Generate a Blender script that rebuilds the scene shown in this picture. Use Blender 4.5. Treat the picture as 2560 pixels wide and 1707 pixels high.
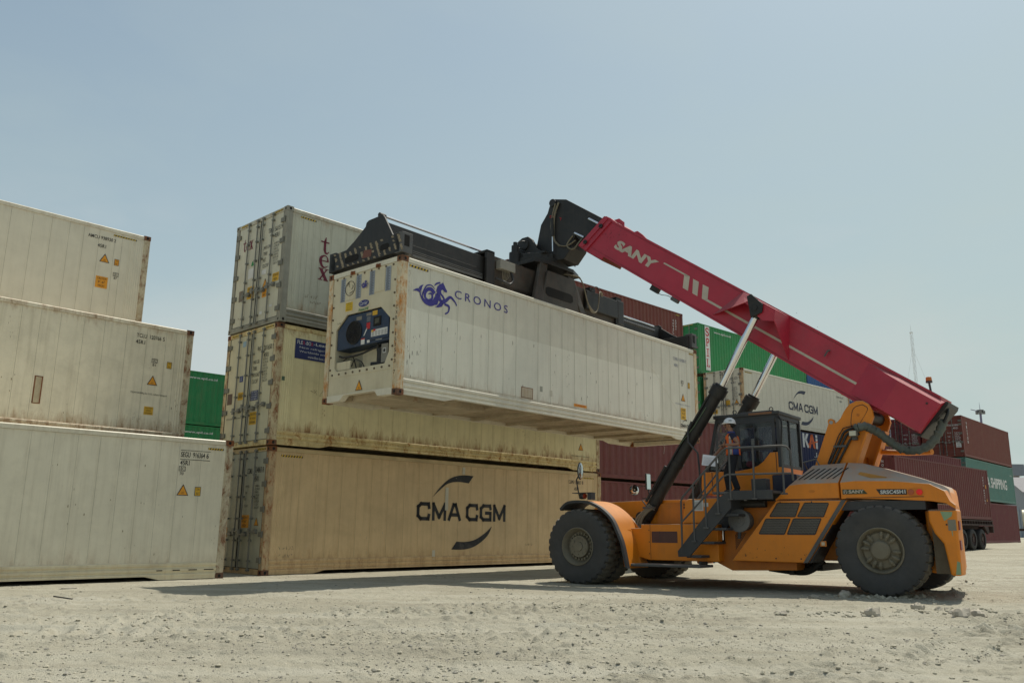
import bpy, math, random
import numpy as np
from mathutils import Vector, Matrix
for o in list(bpy.data.objects): bpy.data.objects.remove(o)
scene = bpy.context.scene
R = math.radians
rnd = random.Random(7)
# ------------------------------------------------------------------ camera
PITCH, ROLL, CAMH = 0.21753, 0.01169, 1.1454
cam = bpy.data.cameras.new('camera'); co = bpy.data.objects.new('camera', cam); scene.collection.objects.link(co)
cam.sensor_width = 36.0; cam.lens = 36.0*2087.24/2560.0; cam.clip_start = 0.1; cam.clip_end = 6000
fw = Vector((0, math.cos(PITCH), math.sin(PITCH))); up0 = Vector((0, -math.sin(PITCH), math.cos(PITCH))); rt0 = Vector((1, 0, 0))
cr, sr = math.cos(ROLL), math.sin(ROLL)
rt = rt0*cr + up0*sr; up = -rt0*sr + up0*cr
m = Matrix((rt, up, -fw)).transposed().to_4x4(); m.translation = (0, 0, CAMH)
co.matrix_world = m; scene.camera = co
scene.render.resolution_x = 1024; scene.render.resolution_y = 682
# ------------------------------------------------------------------ light
SUN_EL, SUN_AZ = R(63.5), math.atan2(.70, .713)          # azimuth from +Y towards +X
w = bpy.data.worlds.new('World'); scene.world = w; w.use_nodes = True
nt = w.node_tree; nt.nodes.clear()
N = nt.nodes.new; Lk = nt.links.new
out = N('ShaderNodeOutputWorld'); bg = N('ShaderNodeBackground'); bg.inputs[1].default_value = 0.105
sky = N('ShaderNodeTexSky'); sky.sky_type = 'NISHITA'; sky.sun_disc = False; sky.sun_elevation = SUN_EL; sky.sun_rotation = SUN_AZ
sky.air_density = 1.0; sky.dust_density = 2.2; sky.ozone_density = 1.0; sky.altitude = 10
tc = N('ShaderNodeTexCoord'); mp = N('ShaderNodeMapping'); mp.inputs['Scale'].default_value = (1.0, 1.0, 2.6)
n1 = N('ShaderNodeTexNoise'); n1.inputs['Scale'].default_value = 1.9; n1.inputs['Detail'].default_value = 7; n1.inputs['Roughness'].default_value = .55; n1.inputs['Distortion'].default_value = .3
Lk(tc.outputs['Generated'], mp.inputs[0]); Lk(mp.outputs[0], n1.inputs['Vector'])
cr1 = N('ShaderNodeValToRGB'); cr1.color_ramp.elements[0].position = .46; cr1.color_ramp.elements[1].position = .70
Lk(n1.outputs[0], cr1.inputs[0])
sep = N('ShaderNodeSeparateXYZ'); Lk(tc.outputs['Generated'], sep.inputs[0])
hz = N('ShaderNodeValToRGB')                              # thin haze thickening towards the horizon
hz.color_ramp.elements[0].position = 0.0; hz.color_ramp.elements[0].color = (.80, .80, .80, 1)
hz.color_ramp.elements[1].position = .62; hz.color_ramp.elements[1].color = (.22, .22, .22, 1)
e = hz.color_ramp.elements.new(.25); e.color = (.56, .56, .56, 1)
Lk(sep.outputs[2], hz.inputs[0])
dotv = N('ShaderNodeVectorMath'); dotv.operation = 'DOT_PRODUCT'; dotv.inputs[1].default_value = (.80, .6, 0)
Lk(tc.outputs['Generated'], dotv.inputs[0])
mr = N('ShaderNodeMapRange'); mr.inputs[1].default_value = -.1; mr.inputs[2].default_value = 1.1; mr.inputs[3].default_value = 0.0; mr.inputs[4].default_value = .30
Lk(dotv.outputs['Value'], mr.inputs[0])
ma = N('ShaderNodeMath'); ma.operation = 'MULTIPLY_ADD'; ma.inputs[1].default_value = .12; Lk(cr1.outputs[0], ma.inputs[0]); Lk(hz.outputs[0], ma.inputs[2])
ma2 = N('ShaderNodeMath'); ma2.operation = 'ADD'; ma2.use_clamp = True; Lk(ma.outputs[0], ma2.inputs[0]); Lk(mr.outputs[0], ma2.inputs[1])
mix = N('ShaderNodeMix'); mix.data_type = 'RGBA'; mix.inputs[7].default_value = (4.15, 4.98, 4.75, 1)
tint = N('ShaderNodeMix'); tint.data_type = 'RGBA'; tint.blend_type = 'MULTIPLY'; tint.inputs[0].default_value = 1; tint.inputs[7].default_value = (.90, 1.0, .98, 1); Lk(sky.outputs[0], tint.inputs[6])
Lk(ma2.outputs[0], mix.inputs[0]); Lk(tint.outputs[2], mix.inputs[6]); 
cm = N('ShaderNodeMath'); cm.operation = 'MULTIPLY'; Lk(cr1.outputs[0], cm.inputs[0])
bl = N('ShaderNodeVectorMath'); bl.operation = 'DOT_PRODUCT'; bl.inputs[1].default_value = (-.356, .887, .24); Lk(tc.outputs['Generated'], bl.inputs[0])
bm = N('ShaderNodeMapRange'); bm.inputs[1].default_value = .984; bm.inputs[2].default_value = 1.0; bm.inputs[3].default_value = 0; bm.inputs[4].default_value = .70; Lk(bl.outputs['Value'], bm.inputs[0])
n3 = N('ShaderNodeTexNoise'); n3.inputs['Scale'].default_value = 5.5; n3.inputs['Detail'].default_value = 7; n3.inputs['Roughness'].default_value = .55; Lk(mp.outputs[0], n3.inputs['Vector'])
ba = N('ShaderNodeMath'); ba.operation = 'ADD'; Lk(bm.outputs[0], ba.inputs[0]); Lk(n3.outputs[0], ba.inputs[1])
bb_ = N('ShaderNodeMapRange'); bb_.inputs[1].default_value = .54; bb_.inputs[2].default_value = .95; Lk(ba.outputs[0], bb_.inputs[0])
bz = N('ShaderNodeMapRange'); bz.inputs[1].default_value = .36; bz.inputs[2].default_value = .24; Lk(sep.outputs[2], bz.inputs[0]); bmz = N('ShaderNodeMath'); bmz.operation = 'MULTIPLY'; Lk(bb_.outputs[0], bmz.inputs[0]); Lk(bz.outputs[0], bmz.inputs[1])
cmx = N('ShaderNodeMath'); cmx.operation = 'MAXIMUM'
cz = N('ShaderNodeMapRange'); cz.inputs[1].default_value = .34; cz.inputs[2].default_value = .05; cz.inputs[3].default_value = .02; cz.inputs[4].default_value = .75; Lk(sep.outputs[2], cz.inputs[0]); Lk(cz.outputs[0], cm.inputs[1])
mix2 = N('ShaderNodeMix'); mix2.data_type = 'RGBA'; mix2.inputs[7].default_value = (5.35, 5.5, 5.5, 1); Lk(cm.outputs[0], cmx.inputs[0]); Lk(bmz.outputs[0], cmx.inputs[1]); Lk(cmx.outputs[0], mix2.inputs[0]); Lk(mix.outputs[2], mix2.inputs[6]); Lk(mix2.outputs[2], bg.inputs[0]); Lk(bg.outputs[0], out.inputs[0])
sun = bpy.data.lights.new('sun', 'SUN'); sun.energy = 3.6; sun.angle = R(.6); sun.color = (1.0, .945, .83)
so = bpy.data.objects.new('sun', sun); scene.collection.objects.link(so)
sd = Vector((math.sin(SUN_AZ)*math.cos(SUN_EL), math.cos(SUN_AZ)*math.cos(SUN_EL), math.sin(SUN_EL)))
so.rotation_euler = sd.to_track_quat('Z', 'Y').to_euler(); so.location = (20, 20, 60)
scene.view_settings.view_transform = 'Standard'; scene.view_settings.look = 'None'; scene.view_settings.exposure = 0.17; scene.view_settings.gamma = 1.0
scene.cycles.max_bounces = 6
# ------------------------------------------------------------------ materials
MATS = {}
def mat(name, base, rough=.55, metal=0.0, var=.12, dirt=.25, dirtc=(.20,.15,.09), streak=0.0, rust=0.0, rustc=(.16,.055,.018), dust=0.0, dustc=(.34,.30,.25), bump=.15, bscale=40, emit=None, estr=0, coat=0, spec=.4, blotch=2.2, alpha=1.0, trans=0.0, edge=0.0, rscale=3.0):
    if name in MATS: return MATS[name]
    m = bpy.data.materials.new(name); m.use_nodes = True; t = m.node_tree; b = t.nodes['Principled BSDF']
    N = t.nodes.new; K = t.links.new
    b.inputs['Roughness'].default_value = rough; b.inputs['Metallic'].default_value = metal
    b.inputs['Specular IOR Level'].default_value = spec; b.inputs['Coat Weight'].default_value = coat
    b.inputs['Alpha'].default_value = alpha; b.inputs['Transmission Weight'].default_value = trans
    if emit: b.inputs['Emission Color'].default_value = (*emit, 1); b.inputs['Emission Strength'].default_value = estr
    tc = N('ShaderNodeTexCoord'); oi = N('ShaderNodeObjectInfo'); ad = N('ShaderNodeVectorMath'); ad.operation = 'MULTIPLY_ADD'
    K(oi.outputs['Random'], ad.inputs[0]); ad.inputs[1].default_value = (37, 23, 11); K(tc.outputs['Object'], ad.inputs[2])
    def noise(scale, detail=5, rgh=.6, vs=None, dist=0):
        n = N('ShaderNodeTexNoise'); n.inputs['Scale'].default_value = scale; n.inputs['Detail'].default_value = detail; n.inputs['Roughness'].default_value = rgh; n.inputs['Distortion'].default_value = dist
        if vs:
            mp = N('ShaderNodeMapping'); mp.inputs['Scale'].default_value = vs; K(ad.outputs[0], mp.inputs[0]); K(mp.outputs[0], n.inputs['Vector'])
        else: K(ad.outputs[0], n.inputs['Vector'])
        return n.outputs[0]
    def ramp(src, a, b_, lo=0, hi=1):
        r = N('ShaderNodeMapRange'); r.clamp = True
        for i, v in enumerate((a, b_, lo, hi)): r.inputs[1+i].default_value = v
        K(src, r.inputs[0]); return r.outputs[0]
    def mx(fac, c1, c2):
        x = N('ShaderNodeMix'); x.data_type = 'RGBA'
        if isinstance(fac, float): x.inputs[0].default_value = fac
        else: K(fac, x.inputs[0])
        for i, c in ((6, c1), (7, c2)):
            if isinstance(c, tuple): x.inputs[i].default_value = (*c[:3], 1)
            else: K(c, x.inputs[i])
        return x.outputs[2]
    col = tuple(base); rgh = None
    if var: col = mx(ramp(noise(blotch, 6, .65), .3, .7), tuple(c*(1-var) for c in base), tuple(min(.9, c*(1+var*.8)) for c in base))
    if dirt: col = mx(ramp(noise(.9*blotch, 8, .72, dist=.6), .50, .85, 0, dirt), col, dirtc)
    if streak:
        col = mx(ramp(noise(1.0, 7, .7, (9, 9, .45)), .48, .80, 0, streak), col, dirtc)
        col = mx(ramp(noise(1.0, 6, .75, (26, 26, 1.3)), .60, .80, 0, streak*.8), col, tuple(c*.8 for c in dirtc))
    if rust:
        rs = ramp(noise(rscale, 9, .78, (1.6, 1.6, .8), .5), .72-rust*.34, .80-rust*.25)
        col = mx(rs, col, mx(ramp(noise(22, 5, .7), .3, .7), rustc, tuple(min(.8, c*2.1) for c in rustc)))
        b_r = ramp(rs, 0, 1, rough, .9); rgh = b_r
    if dust:
        g = N('ShaderNodeNewGeometry'); s = N('ShaderNodeSeparateXYZ'); K(g.outputs['Normal'], s.inputs[0])
        dn = N('ShaderNodeMath'); dn.operation = 'MULTIPLY'; K(ramp(s.outputs[2], .25, .8, .025, 1), dn.inputs[0]); K(ramp(noise(3, 5), .2, .6, .55, 1), dn.inputs[1])
        dm = N('ShaderNodeMath'); dm.operation = 'MULTIPLY'; dm.inputs[1].default_value = dust; K(dn.outputs[0], dm.inputs[0])
        col = mx(dm.outputs[0], col, dustc); rgh = ramp(dm.outputs[0], 0, .8, rough, .95)
    if edge:                                             # rust and grime creeping in along the rails
        s2 = N('ShaderNodeSeparateXYZ'); K(tc.outputs['Object'], s2.inputs[0])
        lo = ramp(s2.outputs[2], .34, .34+.50, 1, 0); hi = ramp(s2.outputs[2], 2.45, 2.80, 0, .8)
        e1 = N('ShaderNodeMath'); e1.operation = 'MAXIMUM'; K(lo, e1.inputs[0]); K(hi, e1.inputs[1])
        nn = N('ShaderNodeMath'); nn.operation = 'MULTIPLY_ADD'; nn.inputs[1].default_value = .30; K(e1.outputs[0], nn.inputs[0]); K(noise(1.0, 9, .8, (5, 5, 1.1), .4), nn.inputs[2])
        col = mx(ramp(nn.outputs[0], .66, .86, 0, edge), col, (.30, .15, .05)); col = mx(ramp(nn.outputs[0], .80, .90, 0, edge*.8), col, (.13, .055, .025))
    if isinstance(col, tuple): b.inputs['Base Color'].default_value = (*col[:3], 1)
    else: K(col, b.inputs['Base Color'])
    if rgh is not None: K(rgh, b.inputs['Roughness'])
    if bump:
        bp = N('ShaderNodeBump'); bp.inputs['Strength'].default_value = bump; bp.inputs['Distance'].default_value = .01
        K(noise(bscale, 4, .6), bp.inputs['Height']); K(bp.outputs[0], b.inputs['Normal'])
    MATS[name] = m; return m
# ------------------------------------------------------------------ mesh helpers
class MB:
    def __init__(s, M=None): s.v = []; s.f = []; s.mi = []; s.cur = 0; s.M = M
    def add(s, vs, fs):
        b = len(s.v)
        s.v += [tuple(s.M @ Vector(v)) if s.M else tuple(v) for v in vs]
        s.f += [tuple(i+b for i in f) for f in fs]; s.mi += [s.cur]*len(fs); return s
    def box(s, x0, x1, y0, y1, z0, z1):
        return s.add([(x0,y0,z0),(x1,y0,z0),(x1,y1,z0),(x0,y1,z0),(x0,y0,z1),(x1,y0,z1),(x1,y1,z1),(x0,y1,z1)],
                     [(0,3,2,1),(4,5,6,7),(0,1,5,4),(1,2,6,5),(2,3,7,6),(3,0,4,7)])
    def hexa(s, p): return s.add(p, [(0,3,2,1),(4,5,6,7),(0,1,5,4),(1,2,6,5),(2,3,7,6),(3,0,4,7)])
    def prism(s, pts, ax, a0, a1):      # 2D outline in the plane square to ax
        def P(u, v, a): return {'x':(a,u,v), 'y':(u,a,v), 'z':(u,v,a)}[ax]
        n = len(pts); vs = [P(u,v,a0) for u,v in pts]+[P(u,v,a1) for u,v in pts]
        ar = sum(pts[i][0]*pts[(i+1)%n][1]-pts[(i+1)%n][0]*pts[i][1] for i in range(n))
        fs = [tuple(range(n)), tuple(range(2*n-1, n-1, -1))]+[(i, n+i, n+(i+1)%n, (i+1)%n) for i in range(n)]
        flip = (ar > 0) ^ (ax == 'y') ^ (a1 < a0)
        if flip: fs = [f[::-1] for f in fs]
        return s.add(vs, fs)
    def cyl(s, p0, p1, r0, r1=None, seg=16, caps=True):
        p0 = Vector(p0); p1 = Vector(p1); r1 = r0 if r1 is None else r1; d = (p1-p0)
        if d.length < 1e-9: return s
        d.normalize(); a = d.orthogonal().normalized(); b = d.cross(a); vs = []
        for p, r in ((p0, r0), (p1, r1)):
            for i in range(seg):
                t = 2*math.pi*i/seg; vs.append(p+a*(r*math.cos(t))+b*(r*math.sin(t)))
        fs = [(i, (i+1)%seg, seg+(i+1)%seg, seg+i) for i in range(seg)]
        if caps: fs += [tuple(range(seg-1, -1, -1)), tuple(range(seg, 2*seg))]
        return s.add(vs, fs)
    def tube(s, pts, r, seg=8, smooth=0):
        pts = [Vector(p) for p in pts]
        if smooth: pts = catmull(pts, smooth)
        n = len(pts); vs = []; prev = None
        rr = r if isinstance(r, (list, tuple)) else [r]*n
        if len(rr) != n: rr = list(np.interp(np.linspace(0, 1, n), np.linspace(0, 1, len(rr)), rr))
        for i, p in enumerate(pts):
            d = (pts[min(i+1, n-1)]-pts[max(i-1, 0)]).normalized()
            if prev is None: a = d.orthogonal().normalized()
            else: a = (prev-d*prev.dot(d)).normalized()
            prev = a; b = d.cross(a)
            for k in range(seg):
                t = 2*math.pi*k/seg; vs.append(p+a*(rr[i]*math.cos(t))+b*(rr[i]*math.sin(t)))
        fs = [(i*seg+k, i*seg+(k+1)%seg, (i+1)*seg+(k+1)%seg, (i+1)*seg+k) for i in range(n-1) for k in range(seg)]
        fs += [tuple(range(seg-1, -1, -1)), tuple(range((n-1)*seg, n*seg))]
        return s.add(vs, fs)
    def lathe(s, prof, c, ax, seg=32, fn=None):   # prof: (along, radius)
        c = Vector(c); d = Vector(ax).normalized(); a = d.orthogonal().normalized(); b = d.cross(a); vs = []
        n = len(prof)
        for i in range(seg):
            t = 2*math.pi*i/seg
            for j, (h, r) in enumerate(prof):
                if fn: r = fn(i, j, r)
                vs.append(c+d*h+a*(r*math.cos(t))+b*(r*math.sin(t)))
        fs = [(i*n+j, ((i+1)%seg)*n+j, ((i+1)%seg)*n+j+1, i*n+j+1) for i in range(seg) for j in range(n-1)]
        return s.add(vs, fs)
    def ell(s, c, r, seg=12, rings=8):
        vs = []; c = Vector(c)
        for j in range(rings+1):
            ph = math.pi*j/rings
            for i in range(seg):
                t = 2*math.pi*i/seg; vs.append((c.x+r[0]*math.sin(ph)*math.cos(t), c.y+r[1]*math.sin(ph)*math.sin(t), c.z+r[2]*math.cos(ph)))
        return s.add(vs, [(j*seg+i, (j+1)*seg+i, (j+1)*seg+(i+1)%seg, j*seg+(i+1)%seg) for j in range(rings) for i in range(seg)])
    def build(s, name, mats, parent=None, smooth=None, bevel=0, label=None, segs=2):
        me = bpy.data.meshes.new(name); me.from_pydata(s.v, [], s.f); me.update()
        for m_ in (mats if isinstance(mats, (list, tuple)) else [mats]): me.materials.append(m_)
        if len(me.materials) > 1: me.polygons.foreach_set('material_index', s.mi)
        if smooth:
            me.polygons.foreach_set('use_smooth', [True]*len(me.polygons)); me.set_sharp_from_angle(angle=R(smooth))
        o = bpy.data.objects.new(name, me); scene.collection.objects.link(o)
        if parent: o.parent = parent
        if bevel:
            b = o.modifiers.new('bevel', 'BEVEL'); b.width = bevel; b.segments = segs; b.limit_method = 'ANGLE'; b.angle_limit = R(35); b.harden_normals = False
        if label: o['label'] = label
        return o
def catmull(pts, k=6):
    P = [Vector(p) for p in pts]; o = []
    for i in range(len(P)-1):
        a, b, c, d = P[max(i-1, 0)], P[i], P[i+1], P[min(i+2, len(P)-1)]
        for j in range(k):
            t = j/k; o.append(.5*((2*b)+(c-a)*t+(2*a-5*b+4*c-d)*t*t+(3*b-a-3*c+d)*t**3))
    return o+[P[-1]]
def thing(name, label, cat, loc=(0,0,0), rz=0, group=None, M=None):
    o = bpy.data.objects.new(name, None); scene.collection.objects.link(o); o.empty_display_size = .3
    if M is not None: o.matrix_world = M
    else: o.location = loc; o.rotation_euler = (0, 0, rz)
    return tag(o, label, cat, group)
def tag(o, label, cat, group=None, kind=None):
    if label: o['label'] = label
    if cat: o['category'] = cat
    if group: o['group'] = group
    if kind: o['kind'] = kind
    return o
class Fr:                                              # a flat frame on a surface
    def __init__(s, o, r, u): s.o = Vector(o); s.r = Vector(r); s.u = Vector(u); s.n = s.r.cross(s.u)
    def P(s, a, b, c=0): return s.o+s.r*a+s.u*b+s.n*c
def flat(parent, name, fr, polys, m_, lift=.004, label=None, th=.0015):
    b = MB()
    for pl in polys:
        ar = sum(pl[i][0]*pl[(i+1)%len(pl)][1]-pl[(i+1)%len(pl)][0]*pl[i][1] for i in range(len(pl)))
        if ar < 0: pl = pl[::-1]
        n = len(pl); b.add([fr.P(u, v, lift) for u, v in pl]+[fr.P(u, v, lift-th) for u, v in pl],
              [tuple(range(n))]+[(i, n+i, n+(i+1)%n, (i+1)%n) for i in range(n)])
    return b.build(name, m_, parent, label=label)
def rect(a, b, c, d): return [(a, c), (b, c), (b, d), (a, d)]
_tc = {}
def txtmesh(body, bold, shear, space):
    k = (body, bold, shear, space)
    if k in _tc: return _tc[k]
    cu = bpy.data.curves.new('lettering', 'FONT'); cu.body = body; cu.offset = bold; cu.shear = shear; cu.space_character = space; cu.resolution_u = 3
    o = bpy.data.objects.new('lettering', cu); scene.collection.objects.link(o)
    dg = bpy.context.evaluated_depsgraph_get(); me = bpy.data.meshes.new_from_object(o.evaluated_get(dg))
    vs = [tuple(v.co) for v in me.vertices]; fs = [tuple(p.vertices) for p in me.polygons]
    bpy.data.objects.remove(o); bpy.data.curves.remove(cu); bpy.data.meshes.remove(me)
    x0 = min(v[0] for v in vs); x1 = max(v[0] for v in vs); y0 = min(v[1] for v in vs); y1 = max(v[1] for v in vs)
    _tc[k] = ([((v[0]-x0)/(x1-x0), (v[1]-y0)/(y1-y0)) for v in vs], fs); return _tc[k]
def txt(parent, body, fr, u0, u1, v0, v1, m_, lift=.004, bold=0.0, shear=0.0, space=1.0, name='lettering'):
    if body in ('1', 'I', 'i', 'l'): u0, u1 = u0+(u1-u0)*.34, u1-(u1-u0)*.34
    vs, fs = txtmesh(body, bold, shear, space)
    b = MB(); b.add([fr.P(u0+(u1-u0)*a, v0+(v1-v0)*c, lift) for a, c in vs], fs)
    return b.build(name, m_, parent)
def ribbon(pts, ws, k=6):
    P = catmull([Vector((p[0], p[1], 0)) for p in pts], k); n = len(P)
    W = np.interp(np.linspace(0, 1, n), np.linspace(0, 1, len(ws)), ws); l = []; r = []
    for i in range(n):
        d = (P[min(i+1, n-1)]-P[max(i-1, 0)]).normalized(); q = Vector((-d.y, d.x, 0))*(W[i]/2)
        l.append(((P[i]+q).x, (P[i]+q).y)); r.append(((P[i]-q).x, (P[i]-q).y))
    return [[l[i], l[i+1], r[i+1], r[i]] for i in range(n-1)]
def strokes(segs, wd):                                   # straight strokes with square ends
    o = []
    for (x0, y0), (x1, y1) in segs:
        dx, dy = x1-x0, y1-y0; L_ = math.hypot(dx, dy); dx, dy = dx/L_*wd/2, dy/L_*wd/2
        o.append([(x0-dx-dy, y0-dy+dx), (x0-dx+dy, y0-dy-dx), (x1+dx+dy, y1+dy-dx), (x1+dx-dy, y1+dy+dx)])
    return o
# common paints
K_ = lambda n, c, **k: mat(n, c, **k)
BLACK = K_('black_marking', (.018,.018,.020), rough=.6, dirt=.35, dirtc=(.30,.27,.22), var=.2, bump=0)
NAVY = K_('navy_marking', (.03,.035,.16), rough=.55, dirt=.15, dirtc=(.3,.3,.3), bump=0)
INK = K_('dark_blue_marking', (.022,.028,.06), rough=.55, dirt=.2, dirtc=(.3,.28,.22), bump=0)
WHITE = K_('white_marking', (.62,.62,.60), rough=.6, dirt=.3, bump=0)
YEL = K_('yellow_sticker', (.62,.36,.03), rough=.6, dirt=.3, bump=0)
ORG = K_('orange_sticker', (.68,.29,.02), rough=.6, dirt=.25, bump=0)
REDM = K_('red_marking', (.45,.015,.02), rough=.55, dirt=.1, bump=0)
MARO = K_('maroon_marking', (.14,.012,.03), rough=.55, dirt=.1, bump=0)
BLUE = K_('blue_sticker', (.03,.05,.18), rough=.5, dirt=.2, bump=0)
DARK = K_('dark_void', (.012,.011,.010), rough=.9, dirt=0, var=0, bump=0)
def tri(parent, fr, cx, z0, s):
    t = lambda k: [(cx-s*k, z0+s*.8-s*.8*k), (cx+s*k, z0+s*.8-s*.8*k), (cx, z0+s*.8+s*k*1.05)]
    f = flat(parent, 'warning_sticker', fr, [t(1)], BLACK, .004)
    flat(f, 'sticker_face', fr, [[(a*.80+cx*.20, (b-(z0+s*.55))*.80+z0+s*.55) for a, b in t(1)]], ORG, .006)
    txt(f, 'SUPER', fr, cx-s*.22, cx+s*.22, z0+s*.42, z0+s*.54, BLACK, .0075); txt(f, 'HEAVY', fr, cx-s*.26, cx+s*.26, z0+s*.24, z0+s*.36, BLACK, .0075)
def sticker(parent, fr, x0, x1, z0, z1, m_, lines=(), tm=None, name='caution_sticker', border=False, lift=.004):
    if border:
        f = flat(parent, name, fr, [rect(x0, x1, z0, z1)], BLACK, lift); b = (x1-x0)*.08
        flat(f, 'sticker_face', fr, [rect(x0+b, x1-b, z0+b, z1-b)], m_, lift+.0015)
    else: f = flat(parent, name, fr, [rect(x0, x1, z0, z1)], m_, lift)
    n = len(lines); h = (z1-z0)
    for i, t in enumerate(lines):
        if not t: continue
        wd = min(1, .25+len(t)*.10)*.8; c = (x0+x1)/2; zz = z1-h*(i+.82)/n*.94-h*.02
        txt(f, t, fr, c-wd*(x1-x0)/2, c+wd*(x1-x0)/2, zz, zz+h/n*.58, tm or BLACK, lift+.003)
    return f
def hazard(parent, fr, x0, x1, z0, z1, n=6, fl=1):
    f = flat(parent, 'hazard_stripe', fr, [rect(x0, x1, z0, z1)], BLACK, .004); st = (x1-x0)/n; h = (z1-z0)*.6*fl
    polys = []
    for i in range(n):
        a = x0+st*i+.1*st; a1 = a+st*.5
        lo = lambda v: min(max(v, x0), x1)
        polys.append([(lo(a-h*.5), z0), (lo(a1-h*.5), z0), (lo(a1+h*.5), z1), (lo(a+h*.5), z1)])
    flat(f, 'stripe_paint', fr, polys, K_('hazard_yellow', (.60,.40,.04), rough=.6, dirt=.5, bump=0), .0055); return f
def stack_text(parent, fr, x0, x1, ztop, rows, h, m_, gap=1.55, bold=0.0):
    for i, t in enumerate(rows):
        if not t: continue
        L_ = len(t)*h*.62
        txt(parent, t, fr, x0, min(x1, x0+L_), ztop-h-i*h*gap, ztop-i*h*gap, m_, .004, bold=bold)
# ------------------------------------------------------------------ ground
def vnoise(x, y, seed=0):
    xi = np.floor(x).astype(np.int64); yi = np.floor(y).astype(np.int64); xf = x-xi; yf = y-yi
    def h(a, b):
        n = (a*374761393+b*668265263+seed*1442695041) & 0xffffffff
        n = ((n ^ (n >> 13))*1274126177) & 0xffffffff; n = n ^ (n >> 16); return (n & 0xffff)/65535.0
    u = xf*xf*(3-2*xf); v = yf*yf*(3-2*yf)
    return (h(xi, yi)*(1-u)+h(xi+1, yi)*u)*(1-v)+(h(xi, yi+1)*(1-u)+h(xi+1, yi+1)*u)*v
def fbm(x, y, s, o=4, seed=0):
    t = 0; a = .5
    for i in range(o): t = t+a*(vnoise(x*s, y*s, seed+i)-.5); s *= 2.03; a *= .5
    return t
def sstep(a, b, x): t = np.clip((x-a)/(b-a), 0, 1); return t*t*(3-2*t)
def base_h(x, y):
    x = np.asarray(x, float); y = np.asarray(y, float); d = np.hypot(x, y)
    z = .42*sstep(30, 56, y*.8+x*.45)-.056*np.exp(-((x-2.75)**2+(y-19.8)**2)/12.0)
    return z+fbm(x, y, .13, 3, 5)*.05*sstep(3, 8, d)*(1-sstep(11, 15, y+.0*x)*.8)
TRACKS = ((-1.6, 11.6, 20, .0, .22, .21, .030, -6, 6), (-.5, 12.6, 14, .0, .2, .22, .018, -5, 4), (-1.2, 9.3, -4, .01, .20, .2, .028, -3.5, 2.2), (-4.5, 8.6, 5, .0, .2, .24, .02, -3, 4), (4.5, 8.8, 48, .0, .24, .18, .034, -1.2, 3.5), (1.9, 12.3, 74, .06, .22, .16, .024, -1.6, 1.8), (2.7, 12.4, 78, .06, .22, .17, .022, -1.5, 1.8), (6.3, 9.7, 52, 0, .2, .17, .022, -2, 4), (.6, 7.2, 12, .02, .25, .2, .02, -2, 3), (10.2, 15.5, 60, .02, .25, .18, .03, -4, 4), (8.6, 17.3, 62, .02, .25, .18, .03, -4, 4))
def detail_h(x, y):
    d = np.hypot(x, y); fade = (1-sstep(26, 60, d))*(1-.70*sstep(12.5, 17, y)*(1-sstep(7, 10, x)))
    z = fbm(x, y, .9, 3, 11)*.014+fbm(x*.8, y*1.2, 5.0, 3, 21)*.020+fbm(x*.8, y, 15.0, 2, 23)*.021
    z = z+np.clip(fbm(x*.75, y*1.1, 3.6, 3, 51)-.12, 0, .05)*.26+np.clip(fbm(x*.8, y, 8.5, 2, 61)-.12, 0, .06)*.42*sstep(-.15, .12, fbm(x, y, .6, 2, 71))
    z = z+np.maximum(fbm(x, y, 3.1, 3, 31)-.13, 0)*.12                      # loose clods
    for (ax, ay, ang, wd, per, st) in ((-1.0, 7.6, 8, .34, .30, .024), (0, 9.6, 4, .36, .31, .024), (3.0, 8.6, 33, .34, .29, .030), (4.2, 8.2, 35, .30, .29, .022), (-4, 11.2, 10, .36, .32, .020), (2.0, 11.1, 14, .32, .3, .02), (9, 14.0, 58, .4, .33, .03), (10.5, 13.5, 60, .4, .33, .03)):
        c, s = math.cos(R(ang)), math.sin(R(ang)); u = (x-ax)*c+(y-ay)*s; v = -(x-ax)*s+(y-ay)*c+fbm(u, u*0, .25, 2, 3)*.7
        band = np.exp(-(v/wd)**4); wob = .5+.5*np.sin(2*np.pi*u/per+np.sign(v)*1.2)
        msk = sstep(-.05, .22, fbm(x, y, .7, 2, 41))
        z = z+band*((wob**2.5)*st*1.9*msk-.018)+np.exp(-((np.abs(v)-wd*1.15)/.07)**2)*.022
    for (ax, ay, ang, bend, off, per, ht, u0, u1) in TRACKS:
        c, s = math.cos(R(ang)), math.sin(R(ang)); u = (x-ax)*c+(y-ay)*s; v = -(x-ax)*s+(y-ay)*c+bend*u*u
        jit = fbm(u, u*0+ang, 1.3, 2, 91)*.10; w_ = sstep(u0, u0+.6, u)*(1-sstep(u1-.6, u1, u))*sstep(-.30, -.08, fbm(x, y, .8, 2, 93))
        for so in (-1, 1):
            ph = np.floor(u/per+(.5 if so > 0 else 0)); k1 = .4+.9*vnoise(ph*7.3+so, ph*0+ang, 5)
            z = z+ht*1.5*k1*w_*np.exp(-((v+jit-so*off)/.075)**2)*np.maximum(.5+.5*np.cos(2*np.pi*(u/per+(.5 if so > 0 else 0)-.5)), 0)**1.6
        z = z-.008*1.5*w_*np.exp(-(v/(off*1.3))**4)
    return z*fade
def ground_h(x, y): return float(base_h(np.array([x]), np.array([y]))[0]+detail_h(np.array([x]), np.array([y]))[0])
na1, na2 = 900, 60
ang = np.concatenate([np.linspace(R(90-42), R(90+42), na1), np.linspace(R(90+42), R(90-42+360), na2+2)[1:-1]])
rr = np.concatenate([[.0, 1.5, 3.0, 4.2], 4.6*np.exp(np.linspace(0, math.log(70/4.6), 1150)), 70*np.exp(np.linspace(0, math.log(3000/70), 60))[1:]])
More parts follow.
